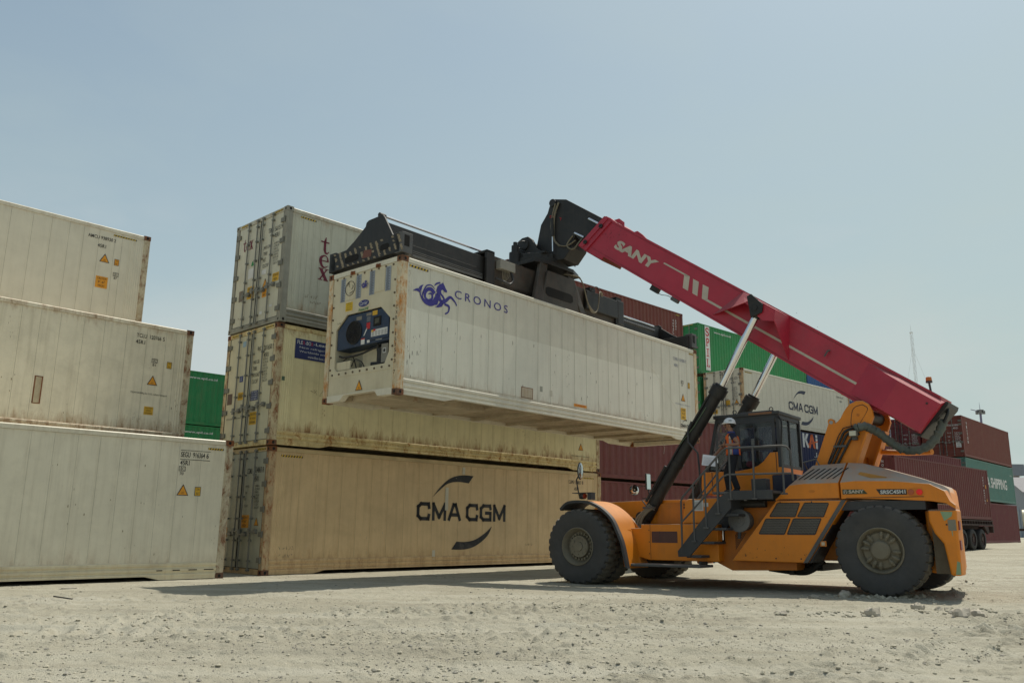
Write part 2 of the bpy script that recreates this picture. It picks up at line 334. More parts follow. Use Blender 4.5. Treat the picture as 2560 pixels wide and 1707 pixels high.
A, Rr = np.meshgrid(ang, rr); X = Rr*np.cos(A); Y = Rr*np.sin(A)
Zg = base_h(X, Y)+detail_h(X, Y)
nr, nc = X.shape; co_ = np.stack([X, Y, Zg], -1).reshape(-1, 3).astype(np.float32)
i = np.arange(nr-1)[:, None]*nc; j = np.arange(nc)[None, :]; j2 = (j+1) % nc
fc = np.stack([i+j, i+nc+j, i+nc+j2, i+j2], -1).reshape(-1, 4).astype(np.int32)
me = bpy.data.meshes.new('ground'); me.vertices.add(len(co_)); me.vertices.foreach_set('co', co_.ravel())
me.loops.add(fc.size); me.loops.foreach_set('vertex_index', fc.ravel()); me.polygons.add(len(fc)); me.polygons.foreach_set('loop_start', np.arange(len(fc), dtype=np.int32)*4)
me.polygons.foreach_set('use_smooth', np.ones(len(fc), bool)); me.update(calc_edges=True)
gm = bpy.data.materials.new('dusty_gravel_ground'); gm.use_nodes = True; t = gm.node_tree; b = t.nodes['Principled BSDF']; N = t.nodes.new; K = t.links.new
b.inputs['Roughness'].default_value = .95; b.inputs['Specular IOR Level'].default_value = .15
tc = N('ShaderNodeTexCoord')
def gn(scale, det=6, rg=.6, kind='N', vs=None):
    n = N('ShaderNodeTexNoise' if kind == 'N' else 'ShaderNodeTexVoronoi'); n.inputs['Scale'].default_value = scale
    if kind == 'N': n.inputs['Detail'].default_value = det; n.inputs['Roughness'].default_value = rg
    K(tc.outputs['Object'], n.inputs['Vector']); return n.outputs[0]
def gr(src, a, b_, lo=0, hi=1):
    r = N('ShaderNodeMapRange'); [setattr(r.inputs[1+k], 'default_value', v) for k, v in enumerate((a, b_, lo, hi))]; K(src, r.inputs[0]); return r.outputs[0]
def gx(f, c1, c2):
    x = N('ShaderNodeMix'); x.data_type = 'RGBA'; K(f, x.inputs[0])
    for k, c in ((6, c1), (7, c2)):
        if isinstance(c, tuple): x.inputs[k].default_value = (*c, 1)
        else: K(c, x.inputs[k])
    return x.outputs[2]
GC = (.40, .345, .262)
c = gx(gr(gn(.35, 6), .35, .68), (.37, .342, .262), (.485, .455, .36))
c = gx(gr(gn(2.4, 8, .7), .42, .72, 0, .30), c, (.27, .24, .175))
c = gx(gr(gn(.8, 8, .75), .55, .75, 0, .6), c, (.53, .50, .42))
c = gx(gr(gn(38, 4, .8), .56, .66, 0, .6), c, (.17, .15, .115))
c = gx(gr(gn(75, 3, .7), .62, .70, 0, .65), c, (.15, .145, .135))
c = gx(gr(gn(52, 3, .7, 'N'), .34, .28, 0, .45), c, (.46, .43, .37))
mpl = N('ShaderNodeMapping'); mpl.inputs['Rotation'].default_value = (0, 0, R(-14)); mpl.inputs['Scale'].default_value = (.10, 1.15, 1); K(tc.outputs['Object'], mpl.inputs[0])
ln = N('ShaderNodeTexNoise'); ln.inputs['Scale'].default_value = 1.6; ln.inputs['Detail'].default_value = 4; ln.inputs['Roughness'].default_value = .5; K(mpl.outputs[0], ln.inputs['Vector'])
c = gx(gr(ln.outputs[0], .52, .64, 0, .45), c, (.50, .475, .39)); c = gx(gr(ln.outputs[0], .46, .36, 0, .38), c, (.29, .265, .205))
K(c, b.inputs['Base Color'])
bp = N('ShaderNodeBump'); bp.inputs['Strength'].default_value = .85; bp.inputs['Distance'].default_value = .026
mm_ = N('ShaderNodeMath'); mm_.operation = 'ADD'; K(gn(14, 8, .75), mm_.inputs[0]); K(gr(gn(70, 3, .7), .4, .7, 0, .35), mm_.inputs[1]); K(mm_.outputs[0], bp.inputs['Height']); K(bp.outputs[0], b.inputs['Normal'])
me.materials.append(gm); go = bpy.data.objects.new('ground', me); scene.collection.objects.link(go); go['kind'] = 'structure'
# loose gravel
def stones(name, n, place, size, m_, seed):
    rg = np.random.default_rng(seed); V = []; F = []
    base = np.array([(0,0,1),(.9,0,.35),(.28,.85,.35),(-.72,.53,.35),(-.72,-.53,.35),(.28,-.85,.35),(.6,.45,-.4),(-.3,.75,-.4),(-.8,0,-.4),(-.3,-.75,-.4),(.6,-.45,-.4)], float)
    fs = [(0,1,2),(0,2,3),(0,3,4),(0,4,5),(0,5,1),(1,6,2),(2,6,7),(2,7,3),(3,7,8),(3,8,4),(4,8,9),(4,9,5),(5,9,10),(5,10,1),(1,10,6)]
    px, py, sz = place(rg, n); n = len(px); pz = base_h(px, py)+detail_h(px, py)
    for k in range(n):
        p = base*(1+rg.uniform(-.28, .28, base.shape))*np.array([1, rg.uniform(.6, 1), rg.uniform(.45, .8)])*sz[k]
        a = rg.uniform(0, 6.28); c_, s_ = math.cos(a), math.sin(a); p = np.stack([p[:,0]*c_-p[:,1]*s_, p[:,0]*s_+p[:,1]*c_, p[:,2]], -1)+np.array([px[k], py[k], pz[k]+sz[k]*.12])
        o = len(V)*11; V.append(p); F += [tuple(q+o for q in f) for f in fs]
    me = bpy.data.meshes.new(name); me.from_pydata(np.concatenate(V).tolist(), [], F); me.materials.append(m_); me.update()
    o = bpy.data.objects.new(name, me); scene.collection.objects.link(o); return o
STN = mat('grey_gravel_stone', (.30,.28,.235), rough=.95, var=.5, dirt=.5, dirtc=(.36,.32,.26), blotch=30, bump=.3, bscale=90)
STL = mat('limestone_rock', (.40,.36,.29), rough=.95, var=.25, dirt=.3, dirtc=(.24,.21,.17), blotch=7, bump=.6, bscale=26)
def place1(rg, n):
    r = 5.0*np.exp(rg.random(n)**1.05*math.log(21/5.0)); a = R(90)+rg.uniform(-R(36), R(36), n); x = r*np.cos(a); y = r*np.sin(a)
    k = fbm(x, y, .55, 3, 77)+rg.uniform(-.12, .12, n) > .01; x = x[k]; y = y[k]
    r2 = rg.random(len(x)); s = .004+.011*r2**3+(r2 > .992)*.012
    return x, y, s
tag(stones('gravel', 40000, place1, .01, STN, 3), None, None, None, 'stuff')
def place2(rg, n):                                        # clods kicked up beside the tyre tracks
    xs, ys, ss = [], [], []
    for (ax, ay, ang, bend, off, per, ht, u0, u1) in TRACKS:
        c, s = math.cos(R(ang)), math.sin(R(ang)); k = int((u1-u0)*34); u = rg.uniform(u0, u1, k)
        v = np.where(rg.random(k) < .5, -1, 1)*off*1.05+rg.normal(0, .07, k)-bend*u*u
        xs.append(ax+u*c-v*s); ys.append(ay+u*s+v*c); ss.append(.008+.026*rg.random(k)**2.2)
    k = 2600; r = 5.2*np.exp(rg.random(k)*math.log(18/5.2)); a = R(90)+rg.uniform(-R(35), R(35), k); xs.append(r*np.cos(a)); ys.append(r*np.sin(a)); ss.append(.008+.022*rg.random(k)**3)
    k = 160; xs.append(rg.normal(6.6, .45, k)); ys.append(rg.normal(15.3, .25, k)); ss.append(.02+.05*rg.random(k)**2)
    k = 140; xs.append(rg.normal(4.4, .7, k)); ys.append(rg.normal(12.1, .18, k)); ss.append(.012+.035*rg.random(k)**2)
    k = 120; xs.append(rg.normal(6.4, .5, k)); ys.append(rg.normal(12.6, .35, k)); ss.append(.012+.04*rg.random(k)**2)
    return np.concatenate(xs), np.concatenate(ys), np.concatenate(ss)
CLD = mat('dry_earth_clod', (.40,.368,.285), rough=.95, var=.22, dirt=.3, dirtc=(.27,.24,.18), blotch=9, bump=.6, bscale=40)
tag(stones('dirt_clods', 100, place2, .01, CLD, 8), None, None, None, 'stuff')
def rock(x, y, s, label, grp='loose rocks on the gravel yard', sq=(1, .8, .65), seed=0, lift=.0):
    rg = random.Random(seed); b = MB(); b.ell((0, 0, 0), (1, 1, 1), 14, 9); vs = []
    for v in b.v:
        v = Vector(v); n_ = sum(math.sin(v.x*f+seed*1.3)*math.cos(v.y*f*1.2+seed)*math.sin(v.z*f*.9+seed*.7) for f in (2.1, 4.3, 8.1))*.20
        v = v*(1+n_); vs.append((v.x*s*sq[0], v.y*s*sq[1], max(v.z, -.5)*s*sq[2]))
    b.v = vs; o = b.build('rock', STL, smooth=20); o.location = (x, y, ground_h(x, y)+s*sq[2]*.28+lift); o.rotation_euler = (0, 0, seed)
    return tag(o, label, 'rock', grp)
for k, (x, y, s, l, sq) in enumerate([
    (5.90, 15.30, .15, 'pale rounded rock on the white dust left of the big rear wheel', (1, .7, .62)),
    (5.28, 15.05, .10, 'flat pale rock left of the rounded rock by the rear wheel', (1.2, .7, .45)),
    (5.02, 12.05, .115, 'grey craggy rock alone on the gravel in front of the rear wheel', (1, .8, .8)),
    (6.12, 11.80, .155, 'largest pale rock at right, left half of the touching pair', (1, .8, .8)),
    (6.36, 11.86, .13, 'slanting grey rock leaning on the right of the largest rock', (1.1, .8, .75)),
    (6.24, 13.30, .09, 'dark grey stone below the rear wheel, leftmost of the right-hand cluster', (1, .8, .8)),
    (6.40, 12.98, .065, 'small brown stone beside the dark grey stone in the cluster', (1, .8, .7)),
    (6.49, 12.92, .05, 'tiny stone between the brown stone and the flat ones', (1, .8, .7)),
    (6.26, 12.33, .055, 'small round brown stone left of the largest pale rock', (1, .9, .8)),
    (6.62, 12.80, .10, 'flat pale slab of rock behind the largest pair', (1.5, .8, .4)),
    (6.72, 12.55, .085, 'knobbly pale stone just behind the largest rock', (1.4, .8, .6)),
    (3.72, 11.95, .07, 'low clod of pale earth at the left of the churned gravel patch', (1.4, .9, .5)),
    (-7.61, 15.05, .09, 'flat brownish stone on the gravel at far left', (1.6, .7, .3))]):
    rock(x, y, s, l, sq=sq, seed=k+1)
tag((lambda b: b.build('metal_rod', mat('dark_scrap', (.05,.045,.04), rough=.8)))(MB().cyl((-6.80, 13.01, ground_h(-6.80, 13.01)+.015), (-6.50, 12.98, ground_h(-6.50, 12.98)+.015), .010)), 'short dark metal rod lying on the gravel at lower left', 'metal rod')
# ------------------------------------------------------------------ shipping containers
RUST = mat('rusty_post', (.50,.44,.31), rough=.8, var=.2, dirt=.5, dirtc=(.30,.17,.07), streak=.7, rust=.70, rustc=(.12,.05,.022), blotch=4, rscale=4.5, bump=.4, bscale=60)
RUSTY = mat('rusted_casting', (.13,.07,.045), rough=.85, var=.4, dirt=.6, dirtc=(.06,.035,.025), rust=.8, blotch=9, bump=.5, bscale=60)
GALV = mat('galvanised_bar', (.20,.20,.175), rough=.5, metal=.3, var=.2, dirt=.5, dirtc=(.17,.13,.09), bump=.1)
HNG = mat('hinge_steel', (.17,.165,.135), rough=.6, var=.2, dirt=.5, dirtc=(.10,.09,.07))
SEAL = mat('rubber_door_seal', (.03,.03,.03), rough=.7, dirt=.4, dirtc=(.12,.11,.09))
WOODF = mat('weathered_floor_steel', (.33,.27,.18), rough=.9, var=.3, dirt=.5, dirtc=(.2,.13,.07), rust=.35, rscale=1.2)
UNDER = mat('cream_underframe', (.44,.37,.26), rough=.8, var=.25, dirt=.6, dirtc=(.20,.11,.05), rust=.38, rscale=1.2)
L40, HC, SC, W8 = 12.192, 2.896, 2.591, 2.438
def castings(root, L, H, m_):
    o0 = None
    for x in (0, L):
        for y in (0, W8):
            for z in (0, H):
                b = MB(); x0 = -.004 if x == 0 else L-.174; y0 = -.006 if y == 0 else W8-.156; z0 = 0 if z == 0 else H-.118
                b.box(x0, x0+.178, y0, y0+.162, z0, z0+.118); b.cur = 1
                ys = y0-.002 if y == 0 else y0+.164; xs = x0-.002 if x == 0 else x0+.180
                fr = Fr((x0+.089, ys, z0+.059), (1,0,0), (0,0,1)); hole = [(.042*math.copysign(abs(math.cos(a))**.5, math.cos(a))*.75, .034*math.sin(a)) for a in [k*math.pi/6 for k in range(12)]]
                vs = [fr.P(u, v, 0) for u, v in hole]; b.add(vs, [tuple(range(12)) if y == 0 else tuple(range(11, -1, -1))])
                fr = Fr((xs, y0+.081, z0+.059), (0,-1,0), (0,0,1)); vs = [fr.P(u*.8, v, 0) for u, v in hole]; b.add(vs, [tuple(range(12)) if x == 0 else tuple(range(11, -1, -1))])
                b.build('corner_casting', [m_, DARK], root)
def bars(door, ys, H, x=-.035, mt=None, hz=(.95,), zr=(.06,)):
    for yy in ys:
        b = MB(); b.cyl((x, yy, .07), (x, yy, H-.05), .018, seg=8)
        for z in (.10, .30, .75, 1.25, 1.75, 2.25, H-.25, H-.09): b.box(x-.022, .012, yy-.045, yy+.045, z-.022, z+.022) if z in (.10, H-.09) else b.box(x-.024, .012, yy-.032, yy+.032, z-.02, z+.02)
        b.build('locking_bar', mt or GALV, door, smooth=40)
    for k, yy in enumerate(ys):
        z = .88+.06*(k % 2); b = MB(); b.box(x-.045, x-.028, yy-.32, yy+.10, z, z+.03); b.box(x-.03, .01, yy-.25, yy-.17, z-.03, z+.07); b.box(x-.05, x-.02, yy-.04, yy+.04, z-.06, z+.09)
        b.build('door_handle', mt or GALV, door)
def hinges(door, y, H, s):
    for z in (.33, .90, 1.46, 2.03, H-.34):
        MB().box(-.022, .012, y-.09, y+.09, z-.055, z+.055).cyl((-.022, y-s*.09, z-.075), (-.022, y-s*.09, z+.075), .016, seg=8).build('hinge', HNG, door, smooth=40)
def reefer(label, loc, yaw, side, post=None, cast=None, rail=None, seams=None, seamc=(.30,.27,.20), doorm=None, unit=False, ridges=((.12, .45), (11.75, 12.07)), group=None, full=True, lowrust=None):
    root = thing('shipping_container', label, 'shipping container', loc, yaw, group)
    L, H = L40, HC; post = post or RUST; cast = cast or RUSTY; rail = rail or side; lowrust = lowrust or rail
    sm = mat('seam_'+side.name, seamc, rough=.8, dirt=.4, var=.3, bump=0)
    if seams is None: seams = [.72+.455*k for k in range(24)]
    for sgn, y0, y1 in ((-1, .022, .07), (1, W8-.07, W8-.022)):
        b = MB(); b.box(.155, L-.155, y0, y1, .33, H-.115); yo = y0 if sgn < 0 else y1
        for x in seams:
            b.cur = 0; a, c_ = sorted((yo+sgn*.0025, yo)); b.box(x-.022, x+.012, a, c_, .365, H-.125)
            b.cur = 1; a, c_ = sorted((yo+sgn*.0045, yo)); b.box(x+.012, x+.0165, a, c_, .365, H-.125)
        b.cur = 0
        for (ra, rb) in ridges:                             # close vertical corrugations by the corner posts
            n = int((rb-ra)/.055)
            for k in range(n):
                x = ra+(k+.5)*(rb-ra)/n; a, c_ = sorted((yo+sgn*.006, yo))
                b.hexa([(x-.016,yo,.4),(x+.016,yo,.4),(x+.007,yo+sgn*.007,.4),(x-.007,yo+sgn*.007,.4),(x-.016,yo,H-.16),(x+.016,yo,H-.16),(x+.007,yo+sgn*.007,H-.16),(x-.007,yo+sgn*.007,H-.16)] if sgn > 0 else
                       [(x-.007,yo-.007,.4),(x+.007,yo-.007,.4),(x+.016,yo,.4),(x-.016,yo,.4),(x-.007,yo-.007,H-.16),(x+.007,yo-.007,H-.16),(x+.016,yo,H-.16),(x-.016,yo,H-.16)])
        b.build('side_panel', [side, sm], root)
        f = (lambda v: v) if sgn < 0 else (lambda v: W8-v)
        pr = [(f(.006), H-.112), (f(.006), H-.03), (f(.022), H-.012), (f(.07), H-.012), (f(.07), H-.112)]
        b = MB(); b.prism(pr, 'x', .155, L-.155); b.build('top_rail', rail, root)
        pr = [(f(.022), .345), (f(.004), .33), (f(.004), .285), (f(.024), .27), (f(.024), .235), (f(.004), .22), (f(.004), .18), (f(.024), .165), (f(.024), .135), (f(.0), .12), (f(.0), .085), (f(.09), .085), (f(.09), .345)]
        b = MB(); b.prism(pr, 'x', .155, L-.155)
        for xa, xb, xc in ((.155, 1.35, 1.65), (L-.155, L-1.35, L-1.65)):
            y_a, y_b = sorted((f(.008), f(.05))); b.prism([(xa, .015), (xb, .015), (xc, .084), (xa, .084)], 'y', y_a, y_b)
        b.build('bottom_rail', lowrust, root)
    MB().box(.02, L-.02, .07, W8-.07, H-.06, H-.014).build('roof', rail, root)
    b = MB(); b.box(.15, L-.15, .09, W8-.09, .17, .22)
    for k in range(30 if not unit else 9): x = (.45+k*.39) if not unit else (.5+k*1.35); b.box(x, x+(.045 if not unit else .10), .09, W8-.09, .09, .17)
    if unit: [b.box(.15, L-.15, .15+k*.11, .19+k*.11, .155, .17) for k in range(20)]
    if unit:                                                # sloping webs beside the gooseneck tunnel
        for yy in (.62, 1.78): b.box(.3, 3.2, yy, yy+.05, .05, .17)
        b.prism([(.3, .035), (3.0, .035), (3.5, .10), (3.5, .165), (.3, .165)], 'y', .68, 1.76)
    b.build('floor', WOODF if not unit else UNDER, root)
    for x0 in (-.0, L-.165):
        for y0 in (0, W8-.15): MB().box(x0, x0+.165, y0, y0+.15, .118, H-.118).build('corner_post', post, root, bevel=.008)
    castings(root, L, H, cast)
    def frame_end(x0, x1):
        b = MB(); b.box(x0, x1, .158, W8-.158, H-.11, H-.005); b.build('end_header', rail, root)
        b = MB(); b.prism([(.158,.01),(.60,.015),(.70,.13),(1.72,.13),(1.84,.02),(2.28,.01),(2.28,.15),(.158,.15)], 'x', x0, x1) if unit and x0 == 0 else b.box(x0, x1, .158, W8-.158, .01, .13); b.build('end_sill', lowrust, root)
    frame_end(.0, .15); frame_end(L-.15, L)
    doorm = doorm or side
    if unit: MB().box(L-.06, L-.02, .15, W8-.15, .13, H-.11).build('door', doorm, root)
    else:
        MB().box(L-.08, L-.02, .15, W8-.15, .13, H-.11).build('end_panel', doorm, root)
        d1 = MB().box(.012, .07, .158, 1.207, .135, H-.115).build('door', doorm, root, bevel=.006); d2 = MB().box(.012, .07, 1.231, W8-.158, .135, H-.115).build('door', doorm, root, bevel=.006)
        b = MB(); b.box(.004, .03, 1.200, 1.238, .13, H-.11); b.box(.004, .02, .15, .164, .13, H-.11); b.box(.004, .02, W8-.164, W8-.15, .13, H-.11); b.box(.004, .02, .165, W8-.165, .13, .145); b.build('door_seal', SEAL, root)
        bars(d1, (1.06, .59), H); bars(d2, (1.74, 1.32), H); hinges(d1, .15, H, 1); hinges(d2, W8-.17, H, -1)
    return root
def dry(label, loc, yaw, m_, H=HC, L=L40, doors=True, mdoor=None, group=None, simple=False, castm=None, bar=True, corr=.278):
    root = thing('shipping_container', label, 'shipping container', loc, yaw, group); castm = castm or m_
    n = int(round((L-.3)/corr)); st = (L-.3)/n; prof = []
    for k in range(n):
        x = .15+k*st; prof += [(x, 0), (x+st*.26, 0), (x+st*.5, 1), (x+st*.76, 1)]
    prof.append((L-.15, 0))
    for sgn in (-1, 1):
        b = MB(); y = lambda c_: (.006+.034*c_) if sgn < 0 else W8-(.006+.034*c_)
        vs = [(x, y(c_), z) for x, c_ in prof for z in (.16, H-.06)]; q = [(2*k, 2*k+2, 2*k+3, 2*k+1) for k in range(len(prof)-1)]
        b.add(vs, q if sgn < 0 else [f[::-1] for f in q]); b.build('side_panel', m_, root)
        a0, a1 = (.0, .06) if sgn < 0 else (W8-.06, W8)
        MB().box(.15, L-.15, a0, a1, H-.062, H-.004).build('top_rail', castm, root)
        MB().box(.15, L-.15, a0-.001*(sgn < 0), a1+.001*(sgn > 0), .03, .165).build('bottom_rail', castm, root)
    b = MB(); b.box(.05, L-.05, .05, W8-.05, H-.05, H-.012); b.build('roof', m_, root)
    b = MB(); b.box(.05, L-.05, .05, W8-.05, .12, .17)
    for k in range(int(L/.4)): b.box(.3+k*.39, .34+k*.39, .06, W8-.06, .04, .12)
    b.build('floor', WOODF, root)
    for x0 in (0, L-.12):
        for y0 in (0, W8-.1): MB().box(x0, x0+.12, y0-.001, y0+.101, .118, H-.118).build('corner_post', castm, root)
    castings(root, L, H, castm)
    for xx in (0, L-.1):
        MB().box(xx, xx+.1, .158, W8-.158, H-.11, H-.003).build('end_header', castm, root); MB().box(xx, xx+.1, .158, W8-.158, .01, .14).build('end_sill', castm, root)
    def corrend(x, s, name, y0, y1, par, horiz=False, amp=.03):
        b = MB(); pr = []; lo, hi = (.14, H-.11) if horiz else (y0, y1); k = 5 if horiz else 9; st = (hi-lo)/k
        for i_ in range(k): a = lo+i_*st; pr += [(a, 0), (a+st*.3, 0), (a+st*.42, 1), (a+st*.88, 1)]
        pr.append((hi, 0))
        vs = [((x+s*amp*c_, u, v) if not horiz else (x+s*amp*c_, v, u)) for u, c_ in pr for v in ((.14, H-.11) if not horiz else (y0, y1))]
        q = [(2*i_, 2*i_+1, 2*i_+3, 2*i_+2) for i_ in range(len(pr)-1)]
        if (s > 0) ^ horiz: pass
        else: q = [f[::-1] for f in q]
        b.add(vs, q); return b.build(name, mdoor or m_, par)
    corrend(L-.02, -1, 'end_panel', .1, W8-.1, root)
    if doors:
        d1 = corrend(.03, 1, 'door', .10, 1.205, root, True); d2 = corrend(.03, 1, 'door', 1.233, W8-.1, root, True)
        MB().box(.01, .035, 1.203, 1.235, .13, H-.11).build('door_seal', SEAL, root)
        if bar: bars(d1, (1.02, .58), H, x=-.02); bars(d2, (1.84, 1.42), H, x=-.02)
        if bar: hinges(d1, .13, H, 1); hinges(d2, W8-.14, H, -1)
    else: corrend(.02, 1, 'end_panel', .1, W8-.1, root)
    return root
SIDE = Fr((0,.018,0), (1,0,0), (0,0,1)); END = Fr((.010,0,0), (0,-1,0), (0,0,1)); SIDEF = Fr((0,.0,0), (1,0,0), (0,0,1))
def er(y0, y1): return (-y0, -y1)                       # left, right edge on the end frame (y grows to the left)
DROW = ['30.480 KG', '67.200 LBS', '4.640 KG', '10.230 LBS', '25.840 KG', '56.970 LBS', '67.5 CU.M', '2.383 CU.FT']
# --- left stepped stack
CRA = mat('cream_paint_top', (.66,.61,.485), rough=.45, var=.06, dirt=.18, dirtc=(.36,.31,.22), streak=.2, rust=.0, edge=.2, bump=.22, bscale=2.2)
CRB = mat('cream_paint_stained', (.71,.64,.485), rough=.5, var=.10, dirt=.32, dirtc=(.30,.25,.16), streak=.40, edge=.6, rust=.12, bump=.40, bscale=2.6)
CRC = mat('cream_paint_long', (.68,.625,.48), rough=.45, var=.07, dirt=.22, dirtc=(.30,.25,.17), streak=.34, edge=.18, rust=.02, bump=.38, bscale=2.2)
RLC = mat('cream_rail_streaked', (.62,.55,.38), rough=.55, var=.15, dirt=.4, dirtc=(.35,.2,.08), streak=.3, rust=.12, bump=.1)
def from_right(p, yaw, z): return (p[0]-L40*math.cos(yaw), p[1]-L40*math.sin(yaw), z)
a1 = reefer('long cream refrigerated container on the gravel, lowest of the left stack', from_right((-6.05, 18.30), .788, 0.0), .788, CRC, rail=CRC, lowrust=RLC, ridges=((.16,.3),(12.0,12.06)), seams=[L40-v for v in (4.0,3.6,3.18,2.77,2.37,1.98,1.58,1.19,.71)]+[.4+.42*k for k in range(18)], seamc=(.42,.39,.31))
a2 = reefer('stained cream container with a rust framed patch, middle of the left stack', from_right((-7.93, 20.31), .825, 2.904), .825, CRB, rail=CRB, lowrust=CRB, seams=[L40-v for v in (3.89,3.51,3.1,2.6,2.15,1.64,1.16,.69,.44)]+[.5+.45*k for k in range(17)], ridges=((.16,.5),(11.86,12.05)), seamc=(.34,.31,.24))
a3 = reefer('clean cream container topmost at the far left with orange high caution sign', from_right((-9.86, 21.61), .813, 5.808), .813, CRA, rail=CRA, cast=RUSTY, seams=[L40-v for v in (3.4,2.91,2.48,2.06,1.71,1.33,.93,.74)]+[.5+.45*k for k in range(17)], ridges=((.16,.5),(11.66,12.06)), seamc=(.34,.31,.24))
for p, yw, z, l in (((-7.93, 20.31), .825, 0.0, 'plain cream container on the ground behind the long one, under the stained container'), ((-9.86, 21.61), .813, 0.0, 'plain cream container at the bottom under the clean topmost container'), ((-9.86, 21.61), .813, 2.904, 'plain cream container directly under the clean topmost container')):
    reefer(l, from_right(p, yw, z), yw, CRB, group='hidden supporting containers of the left stack')
fr = Fr((L40, .018, 0), (1,0,0), (0,0,1))
txt(a1, 'SEGU  916364', fr, -1.14, -.62, 2.475, 2.585, BLACK, bold=.01); txt(a1, '6', fr, -.585, -.535, 2.475, 2.585, BLACK, bold=.01)
flat(a1, 'marking_line', fr, [rect(-1.15, -.5, 2.612, 2.622), rect(-1.15, -.5, 2.425, 2.435)], BLACK)
txt(a1, '45R1', fr, -1.14, -.94, 2.31, 2.41, BLACK, bold=.01)
def iic(par, fr, x, z, num):
    flat(par, 'railway_mark', fr, strokes([((x,z),(x+.13,z)),((x+.13,z),(x+.13,z+.09)),((x+.13,z+.09),(x,z+.09)),((x,z+.09),(x,z)),((x+.045,z),(x+.045,z+.09))], .010), BLACK)
    txt(par, 'i', fr, x+.016, x+.03, z+.02, z+.072, BLACK); txt(par, 'C', fr, x+.06, x+.115, z+.02, z+.072, BLACK); txt(par, num, fr, x+.02, x+.10, z-.085, z-.025, BLACK)
iic(a1, fr, -1.15, 2.19, '70'); tri(a1, fr, -1.03, 1.69, .125)
def h96(par, fr, x0, x1, z0, z1, m_=YEL): sticker(par, fr, x0, x1, z0, z1, m_, ('2.9m', "9'6\""), border=True, name='height_sticker')
h96(a1, fr, -.775, -.645, 1.69, 1.875); hazard(a1, fr, -.56, -.21, 2.665, 2.705)
ss = MB()
for k in range(4): x = -1.42+.33*k; ss.box(L40+x, L40+x+.12+.03*k, -.001, .003, .188, .206)
ss.build('scuff', DARK, a1)
txt(a3, 'AMCU 938930 2', fr, -1.59, -.89, 2.51, 2.60, BLACK, bold=.006); txt(a3, '45R1', fr, -1.33, -1.12, 2.29, 2.385, BLACK, bold=.006)
tri(a3, fr, -1.12, 1.92, .125); h96(a3, fr, -.87, -.75, 1.90, 2.07, ORG); iic(a3, fr, -.86, 1.61, '87'); sticker(a3, fr, -1.28, -.98, 1.225, 1.53, ORG, ('CAUTION', "9'-6\"", 'HIGH'))
hazard(a3, fr, -.96, -.36, 2.685, 2.725, 9)
txt(a2, 'TCLU  120766', fr, -1.39, -.80, 2.515, 2.61, BLACK, bold=.006); txt(a2, '5', fr, -.76, -.715, 2.515, 2.61, BLACK, bold=.006); txt(a2, '45R1', fr, -1.40, -1.18, 2.36, 2.455, BLACK, bold=.006)
iic(a2, fr, -.97, 1.96, '81'); h96(a2, fr, -.60, -.48, 1.87, 2.03); tri(a2, fr, -.91, 1.42, .125); txt(a2, 'MGW=34.000kg for U.I.C. railway transport', fr, -1.39, -.52, 1.17, 1.225, BLACK); sticker(a2, fr, -1.04, -.82, .71, .90, YEL, ('CAUTION', 'HIGH', 'CONTAINER'))
PATCH = mat('rust_edge', (.17,.06,.025), rough=.9, var=.4, dirt=.3, rust=.6, bump=.2)
def patch(par, fr, x0, x1, z0, z1, wd=.025, inner=None):
    b = inner or mat('patched_panel', (.47,.40,.27), rough=.7, var=.25, dirt=.7, dirtc=(.22,.11,.05), streak=.7, rust=.35)
    flat(par, 'patched_area', fr, [rect(x0, x1, z0, z1)], b, .0045); flat(par, 'rust_outline', fr, [rect(x0, x0+wd, z0, z1), rect(x1-wd, x1, z0, z1), rect(x0+wd, x1-wd, z1-wd*.8, z1), rect(x0+wd, x1-wd, z0, z0+wd*.8)], PATCH, .006)
patch(a2, fr, -3.46, -3.29, .70, 1.30)
RS = mat('rust_scar', (.13,.065,.03), rough=.95, var=.5, dirt=.4, bump=.3)
def scars(par, fr, spots, seed=1, m_=None, name='paint_scar'):
    rg = random.Random(seed); pl = []
    for (x, z, s, n, st) in spots:
        for k in range(n):
            cx = x+rg.gauss(0, s); cz = z+rg.gauss(0, min(s*st, .45)); r = min(s*rg.uniform(.05, .22), rg.choice((.006, .009, .014, .02))); m__ = rg.randint(5, 8)
            if par.get('category') == 'shipping container' and not (.40 < cz < 2.72 and (.2 < cx < 12 or -12 < cx < -.2)): continue
            pl.append([(cx+r*.45*rg.uniform(.5, 1.2)*math.cos(6.283*i/m__), cz+r*1.5*min(st, 3)**.8*rg.uniform(.5, 1.2)*math.sin(6.283*i/m__)) for i in range(m__)])
    return flat(par, name, fr, pl, m_ or RS, .0048)
scars(a2, fr, [(-.55, .42, .05, 9, .8), (-.27, .48, .07, 8, 1.3), (-1.2, .62, .07, 14, .6), (-.3, .9, .08, 8, 2), (-2.7, .8, .1, 3, 1), (-1.0, 1.9, .02, 8, 6), (-2.9, 2.76, .15, 12, .1), (-1.2, 2.76, .4, 22, .06), (-3.9, 1.1, .1, 4, 1), (-4.05, 2.3, .04, 6, 4)], 4)
scars(a1, fr, [(-3.2, 1.45, .25, 8, 1.2), (-3.4, 2.2, .2, 4, 1), (-1.3, 1.2, .3, 6, 1), (-2.2, 1.9, .5, 6, 1), (-.25, .8, .04, 8, 5), (-1.9, .5, .2, 4, 1)], 9, mat('dirt_smudge', (.27,.22,.15), rough=.9, bump=0))
